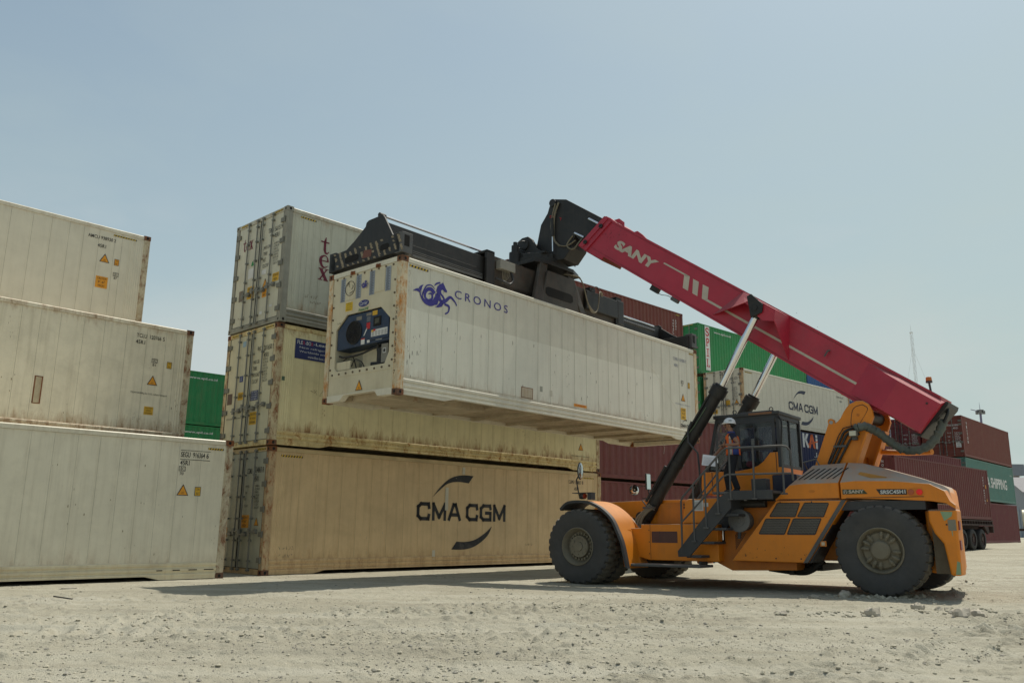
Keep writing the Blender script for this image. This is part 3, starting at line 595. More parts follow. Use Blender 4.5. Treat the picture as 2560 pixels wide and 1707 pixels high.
# --- middle stack of three, doors to the left
TAN = mat('tan_faded_paint', (.62,.45,.245), rough=.5, var=.12, dirt=.35, dirtc=(.33,.225,.11), streak=.40, edge=.3, rust=.03, bump=.36, bscale=2.4, blotch=1.2)
TANR = mat('tan_rail', (.55,.42,.23), rough=.6, var=.2, dirt=.5, dirtc=(.2,.12,.06), rust=.15)
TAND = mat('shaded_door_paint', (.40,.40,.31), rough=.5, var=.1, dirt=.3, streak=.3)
YLW = mat('yellowed_cream_paint', (.72,.64,.38), rough=.5, var=.09, dirt=.2, dirtc=(.34,.26,.13), streak=.32, edge=.9, rust=.08, bump=.34, bscale=2.4)
YLR = mat('rusting_yellow_rail', (.66,.54,.27), rough=.6, var=.25, dirt=.5, dirtc=(.30,.14,.04), streak=.2, rust=.62, rustc=(.20,.08,.02), rscale=5, bump=.2)
GRY = mat('grey_white_paint', (.49,.48,.38), rough=.45, var=.06, dirt=.25, streak=.4, edge=.45, bump=.25, bscale=2.4)
GRYD = mat('warm_door_paint', (.54,.52,.41), rough=.5, var=.08, dirt=.28, dirtc=(.30,.22,.12), streak=.3, rust=.04)
GRYP = mat('grey_post', (.27,.26,.21), rough=.6, var=.2, dirt=.6, dirtc=(.15,.12,.08), streak=.5, rust=.12)
TR_ = mat('tan_rusty_post', (.48,.36,.21), rough=.8, var=.25, dirt=.5, dirtc=(.30,.14,.05), streak=.7, rust=.68, rscale=4.5, blotch=5)
YP = mat('yellow_rusty_post', (.54,.46,.29), rough=.8, var=.2, dirt=.5, dirtc=(.34,.18,.06), streak=.7, rust=.78, rustc=(.14,.055,.022), rscale=4.5, blotch=5)
ms = [.63,.82,1.29,1.60,2.0,2.46,2.90,3.42,3.95]+[4.45+.47*k for k in range(16)]
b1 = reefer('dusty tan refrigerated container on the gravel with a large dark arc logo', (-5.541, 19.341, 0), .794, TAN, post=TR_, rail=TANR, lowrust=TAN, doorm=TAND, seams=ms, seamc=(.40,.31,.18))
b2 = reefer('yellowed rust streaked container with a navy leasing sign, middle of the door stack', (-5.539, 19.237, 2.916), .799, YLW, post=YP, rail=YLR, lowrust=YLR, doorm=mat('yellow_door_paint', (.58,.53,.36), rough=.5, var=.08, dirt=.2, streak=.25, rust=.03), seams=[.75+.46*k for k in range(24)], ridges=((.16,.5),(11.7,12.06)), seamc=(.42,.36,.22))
b3 = reefer('grey white container with dark red side letters, topmost of the door stack', (-5.505, 19.192, 5.832), .811, GRY, post=GRYP, cast=GRYP, rail=GRY, lowrust=GRYP, doorm=GRYD, seams=[.46,.61,.76,.97,1.3]+[1.75+.45*k for k in range(22)], ridges=((.16,.4),(11.8,12.06)), seamc=(.30,.30,.25))
# big arc logo, square letters
def letters_cma(par, fr, x0, x1, z0, z1, m_, name='lettering'):
    G = {'C': ([((.95,1),(.25,1)),((.25,1),(0,.8)),((0,.8),(0,.2)),((0,.2),(.25,0)),((.25,0),(.95,0)),((.95,0),(1,.22)),((.95,1),(1,.78))], 1.0),
         'M': ([((0,0),(0,1)),((0,1),(.55,.12)),((.55,.12),(1.1,1)),((1.1,1),(1.1,0))], 1.1),
         'A': ([((0,0),(.42,1)),((.42,1),(.62,1)),((.62,1),(1.04,0)),((.18,.30),(.86,.30))], 1.04),
         'G': ([((.95,1),(.25,1)),((.25,1),(0,.8)),((0,.8),(0,.2)),((0,.2),(.25,0)),((.25,0),(.95,0)),((1,0),(1,.48)),((1,.48),(.55,.48)),((.95,1),(1,.82))], 1.0)}
    seq = 'CMA CGM'; adv = 0; items = []
    for ch in seq:
        if ch == ' ': adv += .34; continue
        items.append((ch, adv)); adv += G[ch][1]+.42
    tot = adv-.42; sx = (x1-x0)/(tot+.24); h = (z1-z0); wd = h*.20; polys = []
    for ch, a in items:
        polys += strokes([((x0+(p[0]+a+.12)*sx, z0+wd/2+p[1]*(h-wd)), (x0+(q_[0]+a+.12)*sx, z0+wd/2+q_[1]*(h-wd))) for p, q_ in G[ch][0]], wd*.98)
    return flat(par, name, fr, polys, m_, .0045)
def cma(par, fr, ox, oz, s, m_, arcs=True):
    letters_cma(par, fr, ox, ox+3.32*s, oz, oz+.48*s, m_)
    if arcs:
        A1 = [(.53,.62),(.70,.83),(.95,1.0),(1.25,1.12),(1.58,1.25),(2.02,1.25),(1.84,1.04),(1.41,1.06),(1.05,.99),(.76,.80)]
        A2_ = [(1.25,-.76),(1.43,-.55),(1.76,-.56),(2.13,-.50),(2.51,-.32),(2.78,-.13),(2.60,-.40),(2.20,-.65),(1.77,-.76)]
        A1 = [(.53,.62),(.81,.91),(1.16,1.15),(1.58,1.25),(2.02,1.25),(1.84,1.04),(1.41,1.06),(1.05,.99),(.76,.80)]
        # smooth the long edges
        def sm(e): return [(v.x, v.y) for v in catmull([(x_, y_, 0) for x_, y_ in e], 5)]
        P1 = sm(A1[:5])+sm(A1[5:]+[A1[0]])[:-1]; P2 = sm(A2_[1:6])+sm(A2_[5:]+[A2_[0]])[1:]
        quads = lambda P, n: [[P[i_], P[i_+1], P[-2-i_], P[-1-i_]] for i_ in range(n)]
        flat(par, 'logo_arc', fr, [[(ox+x_*s, oz+y_*s) for x_, y_ in P1]], m_, .0045); flat(par, 'logo_arc', fr, [[(ox+x_*s, oz+y_*s) for x_, y_ in P2]], m_, .0045)
cma(b1, SIDE, 4.41, 1.27, 1.0, BLACK)
TAPE = mat('white_tape_patch', (.55,.52,.42), rough=.6, dirt=.3, bump=0)
flat(b1, 'tape_patch', SIDE, [rect(6.0, 6.10, 2.55, 2.74), rect(5.39, 5.50, 1.55, 2.16), rect(4.98, 5.08, .27, .50)], TAPE, .0065)
hazard(b1, SIDE, .30, .88, 2.665, 2.71, 8); hazard(b1, SIDE, 11.28, 11.82, 2.68, 2.72, 7)
txt(b1, 'CGMU 554863  8', SIDE, 10.56, 11.28, 2.49, 2.60, BLACK); txt(b1, '45R1', SIDE, 10.84, 11.06, 2.28, 2.39, BLACK)
def handwriting(par, fr, x, z, s, seed, m_):
    rg = random.Random(seed); pl = []
    for k in range(5):
        pts = [(x+k*s*.9+rg.uniform(-.3,.5)*s, z+rg.uniform(-.5,.5)*s) for _ in range(4)]; pl += ribbon(pts, [.008, .005], 4)
    flat(par, 'chalk_scribble', fr, pl, m_, .0048)
SCR = mat('marker_scribble', (.25,.2,.14), rough=.8, bump=0)
handwriting(b1, SIDE, .42, .60, .09, 3, SCR); handwriting(b1, SIDE, .42, .42, .09, 5, SCR); handwriting(b1, SIDE, 8.6, .62, .07, 8, SCR)
scars(b1, SIDE, [(.42, 1.6, .02, 9, 4), (2.6, .35, .5, 12, .2), (3.0, .8, .4, 16, 1.6), (1.2, .9, .15, 6, 3), (7.5, 2.2, 1.2, 8, .5)], 12, mat('pale_scuff', (.50,.41,.27), rough=.9, bump=0))
def endtext(par, rows, y0, y1, z0, z1, m_, bold=.004):      # a line of writing on the door end
    txt(par, rows, END, -y0, -y1, z0, z1, m_, bold=bold)
endtext(b1, 'CGMU', 1.00, .76, 2.28, 2.41, BLACK); endtext(b1, '554863 8', .66, .24, 2.30, 2.43, BLACK); endtext(b1, '45R1', .66, .44, 2.10, 2.22, BLACK)
def spec(par, y0, ztop, h, m_=BLACK, heads=('MAX GR.', '', 'TARE', '', 'NET', '', 'CU.CAP.'), y1=None, rows=DROW, hh=None):
    hh = hh or h
    for i_, t in enumerate(heads):
        if t: txt(par, t, END, -y0, -(y0-len(t)*hh*.5), ztop-hh-i_*h*1.45, ztop-i_*h*1.45, m_)
    for i_, t in enumerate(rows): txt(par, t, END, -y1, -(y1-len(t)*h*.42), ztop-h-i_*h*1.35, ztop-i_*h*1.35, m_)
spec(b1, 1.03, 2.02, .052, y1=.58)
sticker(b1, END, -1.16, -.82+.06, 1.04, 1.33, ORG, ('CAUTION', "9'-6\"", 'HIGH')); tri(b1, END, -.41, 1.09, .10); sticker(b1, END, -1.98, -1.76, .82, 1.04, ORG, ('CAUTION', 'HIGH'))
# middle
NVS = mat('navy_sign', (.025,.035,.12), rough=.5, dirt=.2, dirtc=(.3,.3,.3), bump=0); 
sg = flat(b2, 'leasing_sign', SIDE, [rect(.50, 2.30, 2.10, 2.59)], NVS, .005)
for c_, u0, u1, m_ in (('FLE', .55, .70, WHITE), ('X', .70, .76, REDM), ('-BO', .77, .93, WHITE), ('X', .93, .99, REDM), ('-Leasing & Sales', 1.0, 2.2, WHITE)): txt(sg, c_, SIDE, u0, u1, 2.46, 2.55, m_, .0065, bold=.01)
for k, tt in enumerate(('New refrigerated containers', 'Worldwide availability & delivery', 'www.flex-box.com')): txt(sg, tt, SIDE, .62+.12*k*(k == 2), 2.2-.75*(k == 2), 2.35-.10*k, 2.41-.10*k, WHITE, .0065)
endtext(b2, 'RJC', .89, .72, 2.28, 2.41, BLACK); endtext(b2, '201650 5', .60, .14, 2.28, 2.40, BLACK); endtext(b2, '45R1', .58, .36, 2.11, 2.22, BLACK)
spec(b2, 1.06, 2.09, .055, heads=('MAX GR', '', 'TARE', '', 'PAYLOAD', '', 'CU CAP'), y1=.59, hh=.095)
sticker(b2, END, -1.69, -1.43, 1.17, 1.36, YEL, ('DANGER',)); sticker(b2, END, -1.08, -.72, 1.10, 1.34, NVS, ('NEW REFRIG', 'CONTAINERS', 'WORLDWIDE', 'FLEX-BOX'), WHITE, name='advert_sticker'); sticker(b2, END, -1.04, -.72, .52, .82, YEL, ('CAUTION', "9'6\" HIGH", 'CONTAINER'))
sticker(b2, END, -1.67, -1.50, 1.62, 1.77, BLUE, ('CSC',), WHITE, name='approval_plate'); flat(b2, 'pale_sticker', END, [rect(-1.64, -1.48, 2.50, 2.64)], mat('light_blue_sticker', (.30,.42,.5), rough=.6, bump=0))
flat(b2, 'data_plate', END, [rect(-2.22, -1.98, 1.10, 1.37)], mat('brown_plate', (.10,.06,.045), rough=.6)); txt(b2, 'MGW=34.000kg for UIC railway transport', END, -2.19, -1.25, .70, .75, BLACK)
tri(b2, SIDE, 11.23, .66, .125); txt(b2, 'MGW=34.000kg for U.I.C. railway transport', SIDE, 10.76, 11.67, .44, .49, BLACK)
scars(b2, SIDE, [(9.0, .85, .25, 22, .3), (8.4, .98, .12, 10, .4), (1.4, .9, .06, 6, 2), (.35, 1.45, .02, 3, 1), (2.2, .42, 1.2, 40, .06), (6.5, .44, 2.2, 40, .05), (10.5, .44, .9, 22, .06), (2.5, 2.74, 1.2, 20, .04)], 21, PATCH)
handwriting(b2, SIDE, 1.0, 1.35, .16, 11, SCR); flat(b2, 'green_smear', SIDE, [rect(.20, .28, 1.52, 1.62)], mat('green_smear', (.09,.14,.09), rough=.8, bump=0))
# top: serif letters
def serif(ch, x, z, w_, h):
    P = lambda a, c_: (x+a*w_, z+c_*h)
    if ch == 't': return [[P(.36,.16),P(.36,1.0-.28),P(.62,.72),P(.62,.16)], [P(.36,.72),P(.62,.72),P(.62,1.0),P(.54,1.0)], [P(.05,.66),P(.95,.66),P(.95,.74),P(.05,.74)]]+ribbon([P(.50,.20),P(.60,.05),P(.80,.05),P(.97,.17)], [w_*.26, w_*.18, w_*.05], 4)
    if ch == 'e': return ribbon([P(.90,.56),P(.82,.86),P(.5,.96),P(.16,.75),P(.12,.45),P(.30,.12),P(.60,.04),P(.95,.22)], [w_*.24,w_*.10,w_*.12,w_*.28,w_*.30,w_*.24,w_*.12,w_*.04], 6)+[[P(.1,.50),P(.99,.50),P(.99,.58),P(.1,.58)]]
    return [[P(.02,.92),P(.40,.92),P(1.0,.06),P(.62,.06)], [P(.76,.94),P(.90,.94),P(.22,.06),P(.06,.06)], [P(-.04,.93),P(.48,.93),P(.48,1),P(-.04,1)], [P(.62,.93),P(1.04,.93),P(1.04,1),P(.62,1)], [P(-.06,0),P(.40,0),P(.40,.07),P(-.06,.07)], [P(.52,0),P(1.06,0),P(1.06,.07),P(.52,.07)]]
for ch, z0, h in (('t', 1.94, .43), ('e', 1.57, .33), ('x', 1.24, .31)): flat(b3, 'side_letter', SIDE, serif(ch, 1.00, z0, .27, h), MARO, .005)
for ch, y0, z0, h in (('t', 2.06, 2.13, .33), ('e', 1.89, 2.13, .24), ('x', 1.72, 2.13, .24)): flat(b3, 'door_letter', END, serif(ch, -y0, z0, .155, h), MARO, .005)
hazard(b3, SIDE, .39, .84, 2.69, 2.73, 6)
endtext(b3, 'TEMU', .84, .60, 2.36, 2.48, BLACK); endtext(b3, '561519 1', .52, .11, 2.35, 2.47, BLACK); endtext(b3, '45R1', .54, .32, 2.18, 2.30, BLACK)
spec(b3, 1.00, 2.06, .055, heads=('MAX.G.W', '', 'TARE', '', 'NET', '', 'CU.CAP'), y1=.52, hh=.09)
sticker(b3, END, -.49, -.20, 1.04, 1.25, YEL, ('ATTENTION', 'HIGH')); tri(b3, END, -.82, .98, .12); sticker(b3, END, -.92, -.72, .72, .95, ORG, ('SUPER', 'HEAVY')); sticker(b3, END, -1.66, -1.34, .80, 1.12, YEL, ('CAUTION', "9'-6\"", 'HIGH'))
flat(b3, 'green_mark', END, [[(-1.57,1.66),(-1.44,1.66),(-1.48,1.78),(-1.53,1.78)]], mat('green_mark', (.03,.22,.07), rough=.6, bump=0)); flat(b3, 'paper_label', END, [rect(-1.68, -1.42, 1.34, 1.60), rect(-1.02, -.80, 1.32, 1.44), rect(-.55, -.42, .42, .48), rect(-.98, -.86, .30, .38)], WHITE, .005)
flat(b3, 'data_plate', END, [rect(-2.06, -1.84, .80, 1.08)], mat('brown_plate2', (.16,.13,.10), rough=.6)); handwriting(b3, SIDE, .62, .75, .10, 15, SCR); handwriting(b3, SIDE, .8, .62, .08, 17, SCR); handwriting(b3, END, -2.0, .35, .07, 19, SCR)
for bb, zc in ((b1, 2.84), (b2, 2.84), (b3, 2.84)): hazard(bb, Fr((-.0025,0,0), (0,-1,0), (0,0,1)), -.56, -.20, zc-.025, zc+.02, 5); hazard(bb, Fr((-.0025,0,0), (0,-1,0), (0,0,1)), -2.2, -1.84, zc-.025, zc+.02, 5)
# --- the container in the air
WHT = mat('white_weathered_paint', (.62,.595,.49), rough=.42, var=.05, dirt=.16, dirtc=(.30,.27,.21), streak=.28, edge=.32, rust=.04, bump=.32, bscale=2.2)
WHR = mat('white_rail', (.66,.62,.50), rough=.5, var=.1, dirt=.3, dirtc=(.3,.22,.14), streak=.2, rust=.12, bump=.1)
WHN = mat('lighter_white_paint', (.70,.68,.57), rough=.40, var=.04, dirt=.12, dirtc=(.34,.31,.24), streak=.26, edge=.30, rust=.03, bump=.32, bscale=2.2)
SP_ = mat('ochre_rusty_post', (.60,.52,.36), rough=.75, var=.2, dirt=.5, dirtc=(.42,.22,.06), streak=.8, rust=.74, rustc=(.30,.125,.028), rscale=4.0, blotch=5)
UNIT_W = mat('unit_frame_cream', (.58,.52,.37), rough=.5, var=.08, dirt=.25, dirtc=(.3,.2,.1), streak=.35, rust=.06)
sl = [.80,1.20,1.66,2.15,2.66,3.17,3.61,4.42,4.90,5.37,5.88,6.39,6.91,7.38,7.87,8.30,8.69,9.11,9.59,10.12,10.59,11.11,11.57]
SLOC, SYAW = (-2.277, 16.406, 3.683), .850
s_ = reefer('white container held in the air by the crane with a blue sea horse logo', SLOC, SYAW, WHT, post=SP_, rail=WHR, seams=sl, seamc=(.33,.32,.27), unit=True, ridges=((.16,.34),(11.8,12.06)))
flat(s_, 'lighter_area', SIDE, [[(.17,.40),(9.98,.40),(9.98,1.80),(.17,1.81)]], WHN, .0016)  # lower side in a lighter white, stopping short of the far end
for x in sl:
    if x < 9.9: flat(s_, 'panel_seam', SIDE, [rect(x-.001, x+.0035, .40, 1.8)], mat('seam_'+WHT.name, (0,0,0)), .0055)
HB = K_('sea_horse_blue', (.035,.03,.22), rough=.5, dirt=.12, dirtc=(.3,.3,.4), bump=0)
lg = [[(.33,2.2),(.41,2.26),(.49,2.29),(.53,2.26),(.56,2.19),(.51,2.21),(.44,2.22)], [(.5,2.3),(.55,2.36),(.63,2.4),(.59,2.33),(.57,2.25),(.58,2.18),(.55,2.25)],
 [(1.03,2.29),(1.0,2.35),(1.03,2.44),(1.09,2.51),(1.16,2.54),(1.19,2.57),(1.21,2.54),(1.24,2.51),(1.27,2.46),(1.32,2.41),(1.31,2.37),(1.25,2.37),(1.19,2.41),(1.14,2.38),(1.15,2.32),(1.21,2.28),(1.26,2.22),(1.22,2.19),(1.17,2.25),(1.1,2.3),(1.17,2.15),(1.13,2.11),(1.08,2.15),(1.04,2.04),(.97,2.02),(1.06,2.19)],
 [(.97,1.98),(1.04,2.02),(1.11,2.11),(1.17,2.14),(1.21,2.09),(1.18,2.03),(1.07,1.99)]]
lg += ribbon([(.53,2.21),(.59,2.11),(.69,2.04),(.83,2.03),(.94,2.08),(1.01,2.19),(1.02,2.29)], [.02,.05,.09,.12,.12,.10,.06]) + ribbon([(.96,2.37),(.86,2.43),(.73,2.40),(.65,2.29),(.61,2.18),(.63,2.09)], [.01,.025,.03,.03,.03,.01])
lg += ribbon([(.95,2.27),(.86,2.34),(.75,2.32),(.68,2.23),(.69,2.13),(.77,2.09),(.87,2.13),(.89,2.21),(.84,2.25),(.77,2.22)], [.10,.09,.08,.07,.06,.05,.05,.05,.04,.01]) + ribbon([(.94,2.44),(1.0,2.5),(1.11,2.55)], [.01,.04,.03])
lg += ribbon([(1.16,2.12),(1.28,2.18),(1.42,2.29),(1.53,2.24),(1.59,2.19),(1.62,2.14)], [.11,.08,.06,.045,.03,.03]) + ribbon([(1.25,2.10),(1.38,2.08),(1.39,2.0),(1.36,1.94),(1.28,1.89)], [.05,.06,.04,.03,.035])
flat(s_, 'sea_horse_logo', SIDE, lg, HB, .0062); txt(s_, 'CRONOS', SIDE, 1.56, 3.30, 2.305, 2.49, HB, .0062, space=1.45)
flat(s_, 'sea_horse_logo', END, [[(-1.30+(x_-.33)*.2, 2.37+(z_-1.9)*.28) for x_, z_ in p] for p in lg], HB, .0235)
patch(s_, SIDE, 3.81, 4.24, .40, .655, .016, inner=mat('patched_white', (.50,.44,.33), rough=.7, var=.2, dirt=.6, dirtc=(.3,.15,.07), streak=.7, rust=.3))
sticker(s_, SIDE, 5.85, 6.39, .42, .49, ORG, ('NO POWER TEST',), REDM, lift=.0065); flat(s_, 'pale_tape', SIDE, [rect(4.88,4.98,.55,.70)], TAPE, .0065); flat(s_, 'pale_tape', SIDE, [rect(4.50,4.60,.62,.75)], mat('grey_patch', (.33,.33,.27), bump=0), .0065)
BLU2 = mat('faded_blue_marking', (.16,.18,.27), rough=.6, dirt=.3, dirtc=(.5,.5,.5), bump=0)
txt(s_, 'CXRU 151583 7', SIDE, 10.79, 11.56, 2.385, 2.48, BLU2); txt(s_, '45R1', SIDE, 10.83, 11.06, 2.19, 2.28, BLU2); iic(s_, SIDE, 11.22, 1.72, '87'); h96(s_, SIDE, 11.62, 11.74, 1.62, 1.80); tri(s_, SIDE, 11.31, 1.19, .125)
txt(s_, 'MGW=34.000kg for U.I.C. railway transport', SIDE, 10.85, 11.73, 1.05, 1.10, BLU2); sticker(s_, SIDE, 11.15, 11.44, .63, .98, YEL, ('CAUTION', "9'-6\"", 'HIGH')); cma(s_, SIDE, 11.12, .405, .19, BLACK); hazard(s_, SIDE, .22, .75, 2.70, 2.745, 6); hazard(s_, SIDE, 11.75, 12.0, 2.70, 2.745, 4)
scars(s_, SIDE, [(5.60, 1.40, .05, 9, 5), (5.55, 1.15, .03, 6, 5), (4.87, 1.78, .01, 6, 12), (.45, 1.0, .12, 18, 2.2), (1.6, 1.2, .3, 7, 3), (4.9, 1.1, .2, 5, 2), (8.5, 1.0, .8, 9, 2), (9.3, .42, .12, 14, 1), (2.9, 1.3, .5, 6, 2), (6.4, .9, .6, 6, 2)], 31, mat('dark_scratch', (.16,.14,.12), rough=.9, bump=0))
scars(s_, SIDE, [(.24, 1.2, .02, 12, 20), (.22, 2.4, .03, 12, 8), (3.0, 2.76, 2, 26, .02), (7, .42, 3, 30, .01)], 33, PATCH)
flat(s_, 'tape_line', SIDE, ribbon([(9.49,1.97),(9.62,1.93),(10.3,1.42),(10.97,.86)], [.006,.014,.014,.012]), WHN, .0065)
# machinery end
ub = MB(); ub.box(.02, .05, .16, W8-.16, .135, .54)
fo = [(2.10,1.60),(1.75,1.89),(.62,1.89),(.31,1.61),(.31,.90),(.43,.67),(2.03,.67),(2.10,.75)]
o_ = [(2.27,.54),(2.27,2.78),(.16,2.78),(.16,.54)]
ub.prism([(.16,1.89),(.62,1.89),(1.75,1.89),(2.27,1.89),(2.27,2.78),(.16,2.78)], 'x', .012, .05)
ub.prism([(.16,.54),(2.27,.54),(2.27,.67),(.16,.67)], 'x', .012, .05)
ub.prism([(.16,.67),(.43,.67),(.31,.90),(.31,1.61),(.62,1.89),(.16,1.89)], 'x', .012, .05)
ub.prism([(2.03,.67),(2.27,.67),(2.27,1.89),(1.75,1.89),(2.10,1.60),(2.10,.75)], 'x', .012, .05)
uf = ub.build('unit_frame', UNIT_W, s_)
bo0 = MB().cyl((.012,0,0), (-.006,0,0), .022, seg=8).build('bolt', mat('old_bolt', (.12,.09,.06), rough=.8), uf, smooth=40)
bps = [(.27+k*.235, z_) for k in range(9) for z_ in (.60, 2.74)]+[(y_, .72+k*.28) for k in range(7) for y_ in (.20, 2.23)]
for k, (y_, z_) in enumerate(bps):
    o = bo0 if k == 0 else bo0.copy()
    if k: scene.collection.objects.link(o)
    o.location = (0, y_, z_)
for yy in (.75, 1.6): MB().box(-.02, .03, yy-.07, yy+.07, 2.77, 2.84).cyl((-.02, yy, 2.81), (-.05, yy, 2.81), .03, seg=10).build('lifting_lug', PATCH, uf, bevel=.005)
MB().box(.43, .47, .3, 2.12, .6, 1.95).box(.05, .45, .28, .31, .6, 1.95).box(.05, .45, 2.11, 2.14, .6, 1.95).box(.05, .45, .3, 2.12, .6, .66).build('machinery_recess', mat('recess_cream', (.50,.47,.36), rough=.7, var=.15, dirt=.5), s_)
UB = mat('unit_blue_panel', (.016,.036,.078), rough=.5, var=.25, dirt=.35, dirtc=(.09,.08,.07), bump=.1)
cb = MB(); cb.prism([(2.08,1.14),(2.08,1.58),(1.74,1.87),(.62,1.87),(.33,1.60),(.33,1.16)], 'x', .045, .40)
un = cb.build('cooling_unit', UB, s_, bevel=.01)
fb = MB(); fb.lathe([(0,.262),(.02,.262),(.025,.24),(.01,.235),(.01,0)], (.045, 1.51, 1.47), (-1,0,0), 32)
for r in (.06,.10,.14,.18,.22): fb.lathe([(.022,r-.004),(.03,r),(.022,r+.004)], (.045, 1.51, 1.47), (-1,0,0), 32)
for k in range(6): a = k*math.pi/6; fb.box(.018, .022, 0, 0, 0, 0) if 0 else fb.tube([(.021, 1.51-.24*math.cos(a), 1.47-.24*math.sin(a)), (.021, 1.51+.24*math.cos(a), 1.47+.24*math.sin(a))], .005, 5)
fb.build('condenser_fan', mat('fan_black', (.012,.012,.013), rough=.6), un, smooth=40)
UE = Fr((.043,0,0), (0,-1,0), (0,0,1))
ctl = MB().box(.02, .045, .36, .96, 1.22, 1.74).build('control_box', UB, un, bevel=.008)
UE2 = Fr((.019,0,0), (0,-1,0), (0,0,1))
MB().box(.005, .02, .60, .84, 1.50, 1.70).build('display_housing', DARK, ctl, bevel=.01); flat(ctl, 'display', Fr((.004,0,0), (0,-1,0), (0,0,1)), [rect(-.79,-.65,1.55,1.66)], mat('dull_screen', (.05,.055,.045), rough=.2, bump=0), .001)
sticker(ctl, UE2, -.91, -.39, 1.285, 1.43, WHITE, ('', '', ''), name='instruction_plate', lift=.002)
for k in range(5): flat(ctl, 'instruction_text', UE2, [rect(-.88+.10*k, -.81+.10*k, 1.30+.018*j, 1.305+.018*j) for j in range(6)], BLACK, .0045)
flat(ctl, 'sticker', UE2, [rect(-.90,-.84,1.385,1.43)], YEL, .005); flat(ctl, 'sticker', UE2, [rect(-.84,-.77,1.40,1.44)], REDM, .005)
flat(un, 'sticker', UE, [rect(-.92,-.76,1.75,1.85)], YEL, .004); flat(un, 'sticker', UE, [rect(-1.10,-.98,1.48,1.62)], REDM, .004); flat(un, 'label_plate', UE, [rect(-1.10,-.98,1.64,1.75)], mat('grey_label', (.12,.13,.15), bump=0), .004)
flat(un, 'vent_slot', UE, [rect(-1.45,-1.27,1.72,1.80), rect(-1.12,-.95,1.77,1.83)], mat('vent_grey', (.20,.18,.15), bump=0), .004)
flat(un, 'sticker', UE, [rect(-1.26,-1.14,1.17,1.30)], WHITE, .004); flat(un, 'sticker', UE, [rect(-1.26,-1.14,1.275,1.30)], REDM, .0055); flat(un, 'sticker', UE, [rect(-1.06,-.97,1.18,1.24)], WHITE, .004); flat(un, 'sticker', UE, [[(-1.19,1.35),(-1.16,1.35),(-1.06,1.50),(-1.09,1.52)]], WHITE, .004); flat(un, 'handle_strip', UE, [rect(-.78,-.58,1.205,1.215)], WHITE, .004)
MB().box(.06, .32, 1.62, 2.10, .69, .88).build('junction_box', UNIT_W, s_, bevel=.01); MB().cyl((.2, .78, .68), (.2, .78, 1.05), .085, seg=16).cyl((.2,.70,.72),(.1,.95,.72),.05,seg=10).cyl((.15,.82,1.0),(.15,.82,1.14),.03,seg=8).build('compressor', mat('compressor_black', (.02,.02,.02), rough=.6), s_, smooth=40)
MB().tube([(.1,2.05,1.02),(.06,1.8,.96),(.06,1.3,.97),(.1,.95,1.05),(.15,.8,1.1)], .022, 8, 5).tube([(.1,1.62,.75),(.06,1.45,.88),(.08,1.25,.80),(.1,1.18,.68)], .012, 6, 5).tube([(.1,1.95,.88),(.08,1.6,.98),(.1,1.45,.7)], .012, 6, 5).build('cable', mat('cable_black', (.015,.015,.015), rough=.5), s_, smooth=60)
MB().box(.10, .30, .45, .66, .72, 1.12).build('filter_housing', mat('grey_housing', (.22,.21,.18), rough=.6, dirt=.4), s_, bevel=.01); flat(s_, 'gauge_plate', Fr((.099,0,0), (0,-1,0), (0,0,1)), [rect(-.60,-.50,.92,1.02)], WHITE, .004); flat(s_, 'gauge_face', Fr((.099,0,0), (0,-1,0), (0,0,1)), [rect(-.585,-.515,.935,1.005)], BLACK, .006)
MB().box(.30, .34, .9, 1.5, .68, 1.1).build('access_plate', UNIT_W, s_)
for y0 in (2.01, 1.48, 1.03, .51):
    wv = .17; f = flat(s_, 'notice_strip', END, [rect(-y0, -y0+wv, 2.20, 2.73)], mat('grey_notice', (.27,.30,.34), rough=.6, dirt=.3, bump=0), .004)
    flat(f, 'notice_text', END, [rect(-y0+.025+.018*(k % 2), -y0+wv-.03-.02*((k*7) % 3), 2.22+.019*k, 2.229+.019*k) for k in range(26)], mat('notice_dark', (.06,.07,.10), bump=0), .0055)
b = MB(); b.box(.0, .012, 1.50, 1.84, 2.21, 2.70); b.build('vent_cover', UNIT_W, uf, bevel=.004); b = MB(); b.box(.0, .012, .53, .85, 2.23, 2.70); b.build('vent_cover', UNIT_W, uf, bevel=.004)
b = MB(); b.lathe([(0,.165),(.01,.165),(.012,.158),(.004,.155)], (.0, 1.67, 2.47), (-1,0,0), 28); b.build('vent_dial', BLACK, uf, smooth=40)
VD = Fr((-.003,0,0), (0,-1,0), (0,0,1)); flat(uf, 'dial_mark', VD, ribbon([(-1.77,2.54),(-1.72,2.60),(-1.70,2.50)], [.02,.012])+ribbon([(-1.62,2.44),(-1.57,2.50),(-1.60,2.53)], [.02,.015])+ribbon([(-1.70,2.36),(-1.60,2.38),(-1.56,2.42)], [.006,.02,.006]), BLACK, .002)
E_ = [(-1.19+.175*math.cos(k*math.pi/12), 2.06+.075*math.sin(k*math.pi/12)) for k in range(24)]
f = flat(s_, 'oval_badge', END, [E_], K_('badge_blue', (.02,.025,.16), rough=.4, bump=0), .004); txt(f, 'Carrier', END, -1.32, -1.06, 2.02, 2.11, WHITE, .0055, shear=.3); txt(s_, 'PrimeLINE', END, -1.36, -1.02, 1.90, 1.96, mat('green_marking', (.04,.20,.05), bump=0), shear=.25, bold=.02)
sticker(s_, END, -1.81, -1.57, 1.97, 2.16, K_('bright_yellow', (.70,.45,.02), bump=0), ('WARNING', 'CAUTION', 'CAUTION', 'WARNING')); tri(s_, Fr((.016,0,0), (0,-1,0), (0,0,1)), -1.22, .19, .12); txt(s_, 'R-134a', END, -2.06, -1.94, 1.72, 1.75, BLACK)
VP = Fr((-.002,0,0), (0,-1,0), (0,0,1))
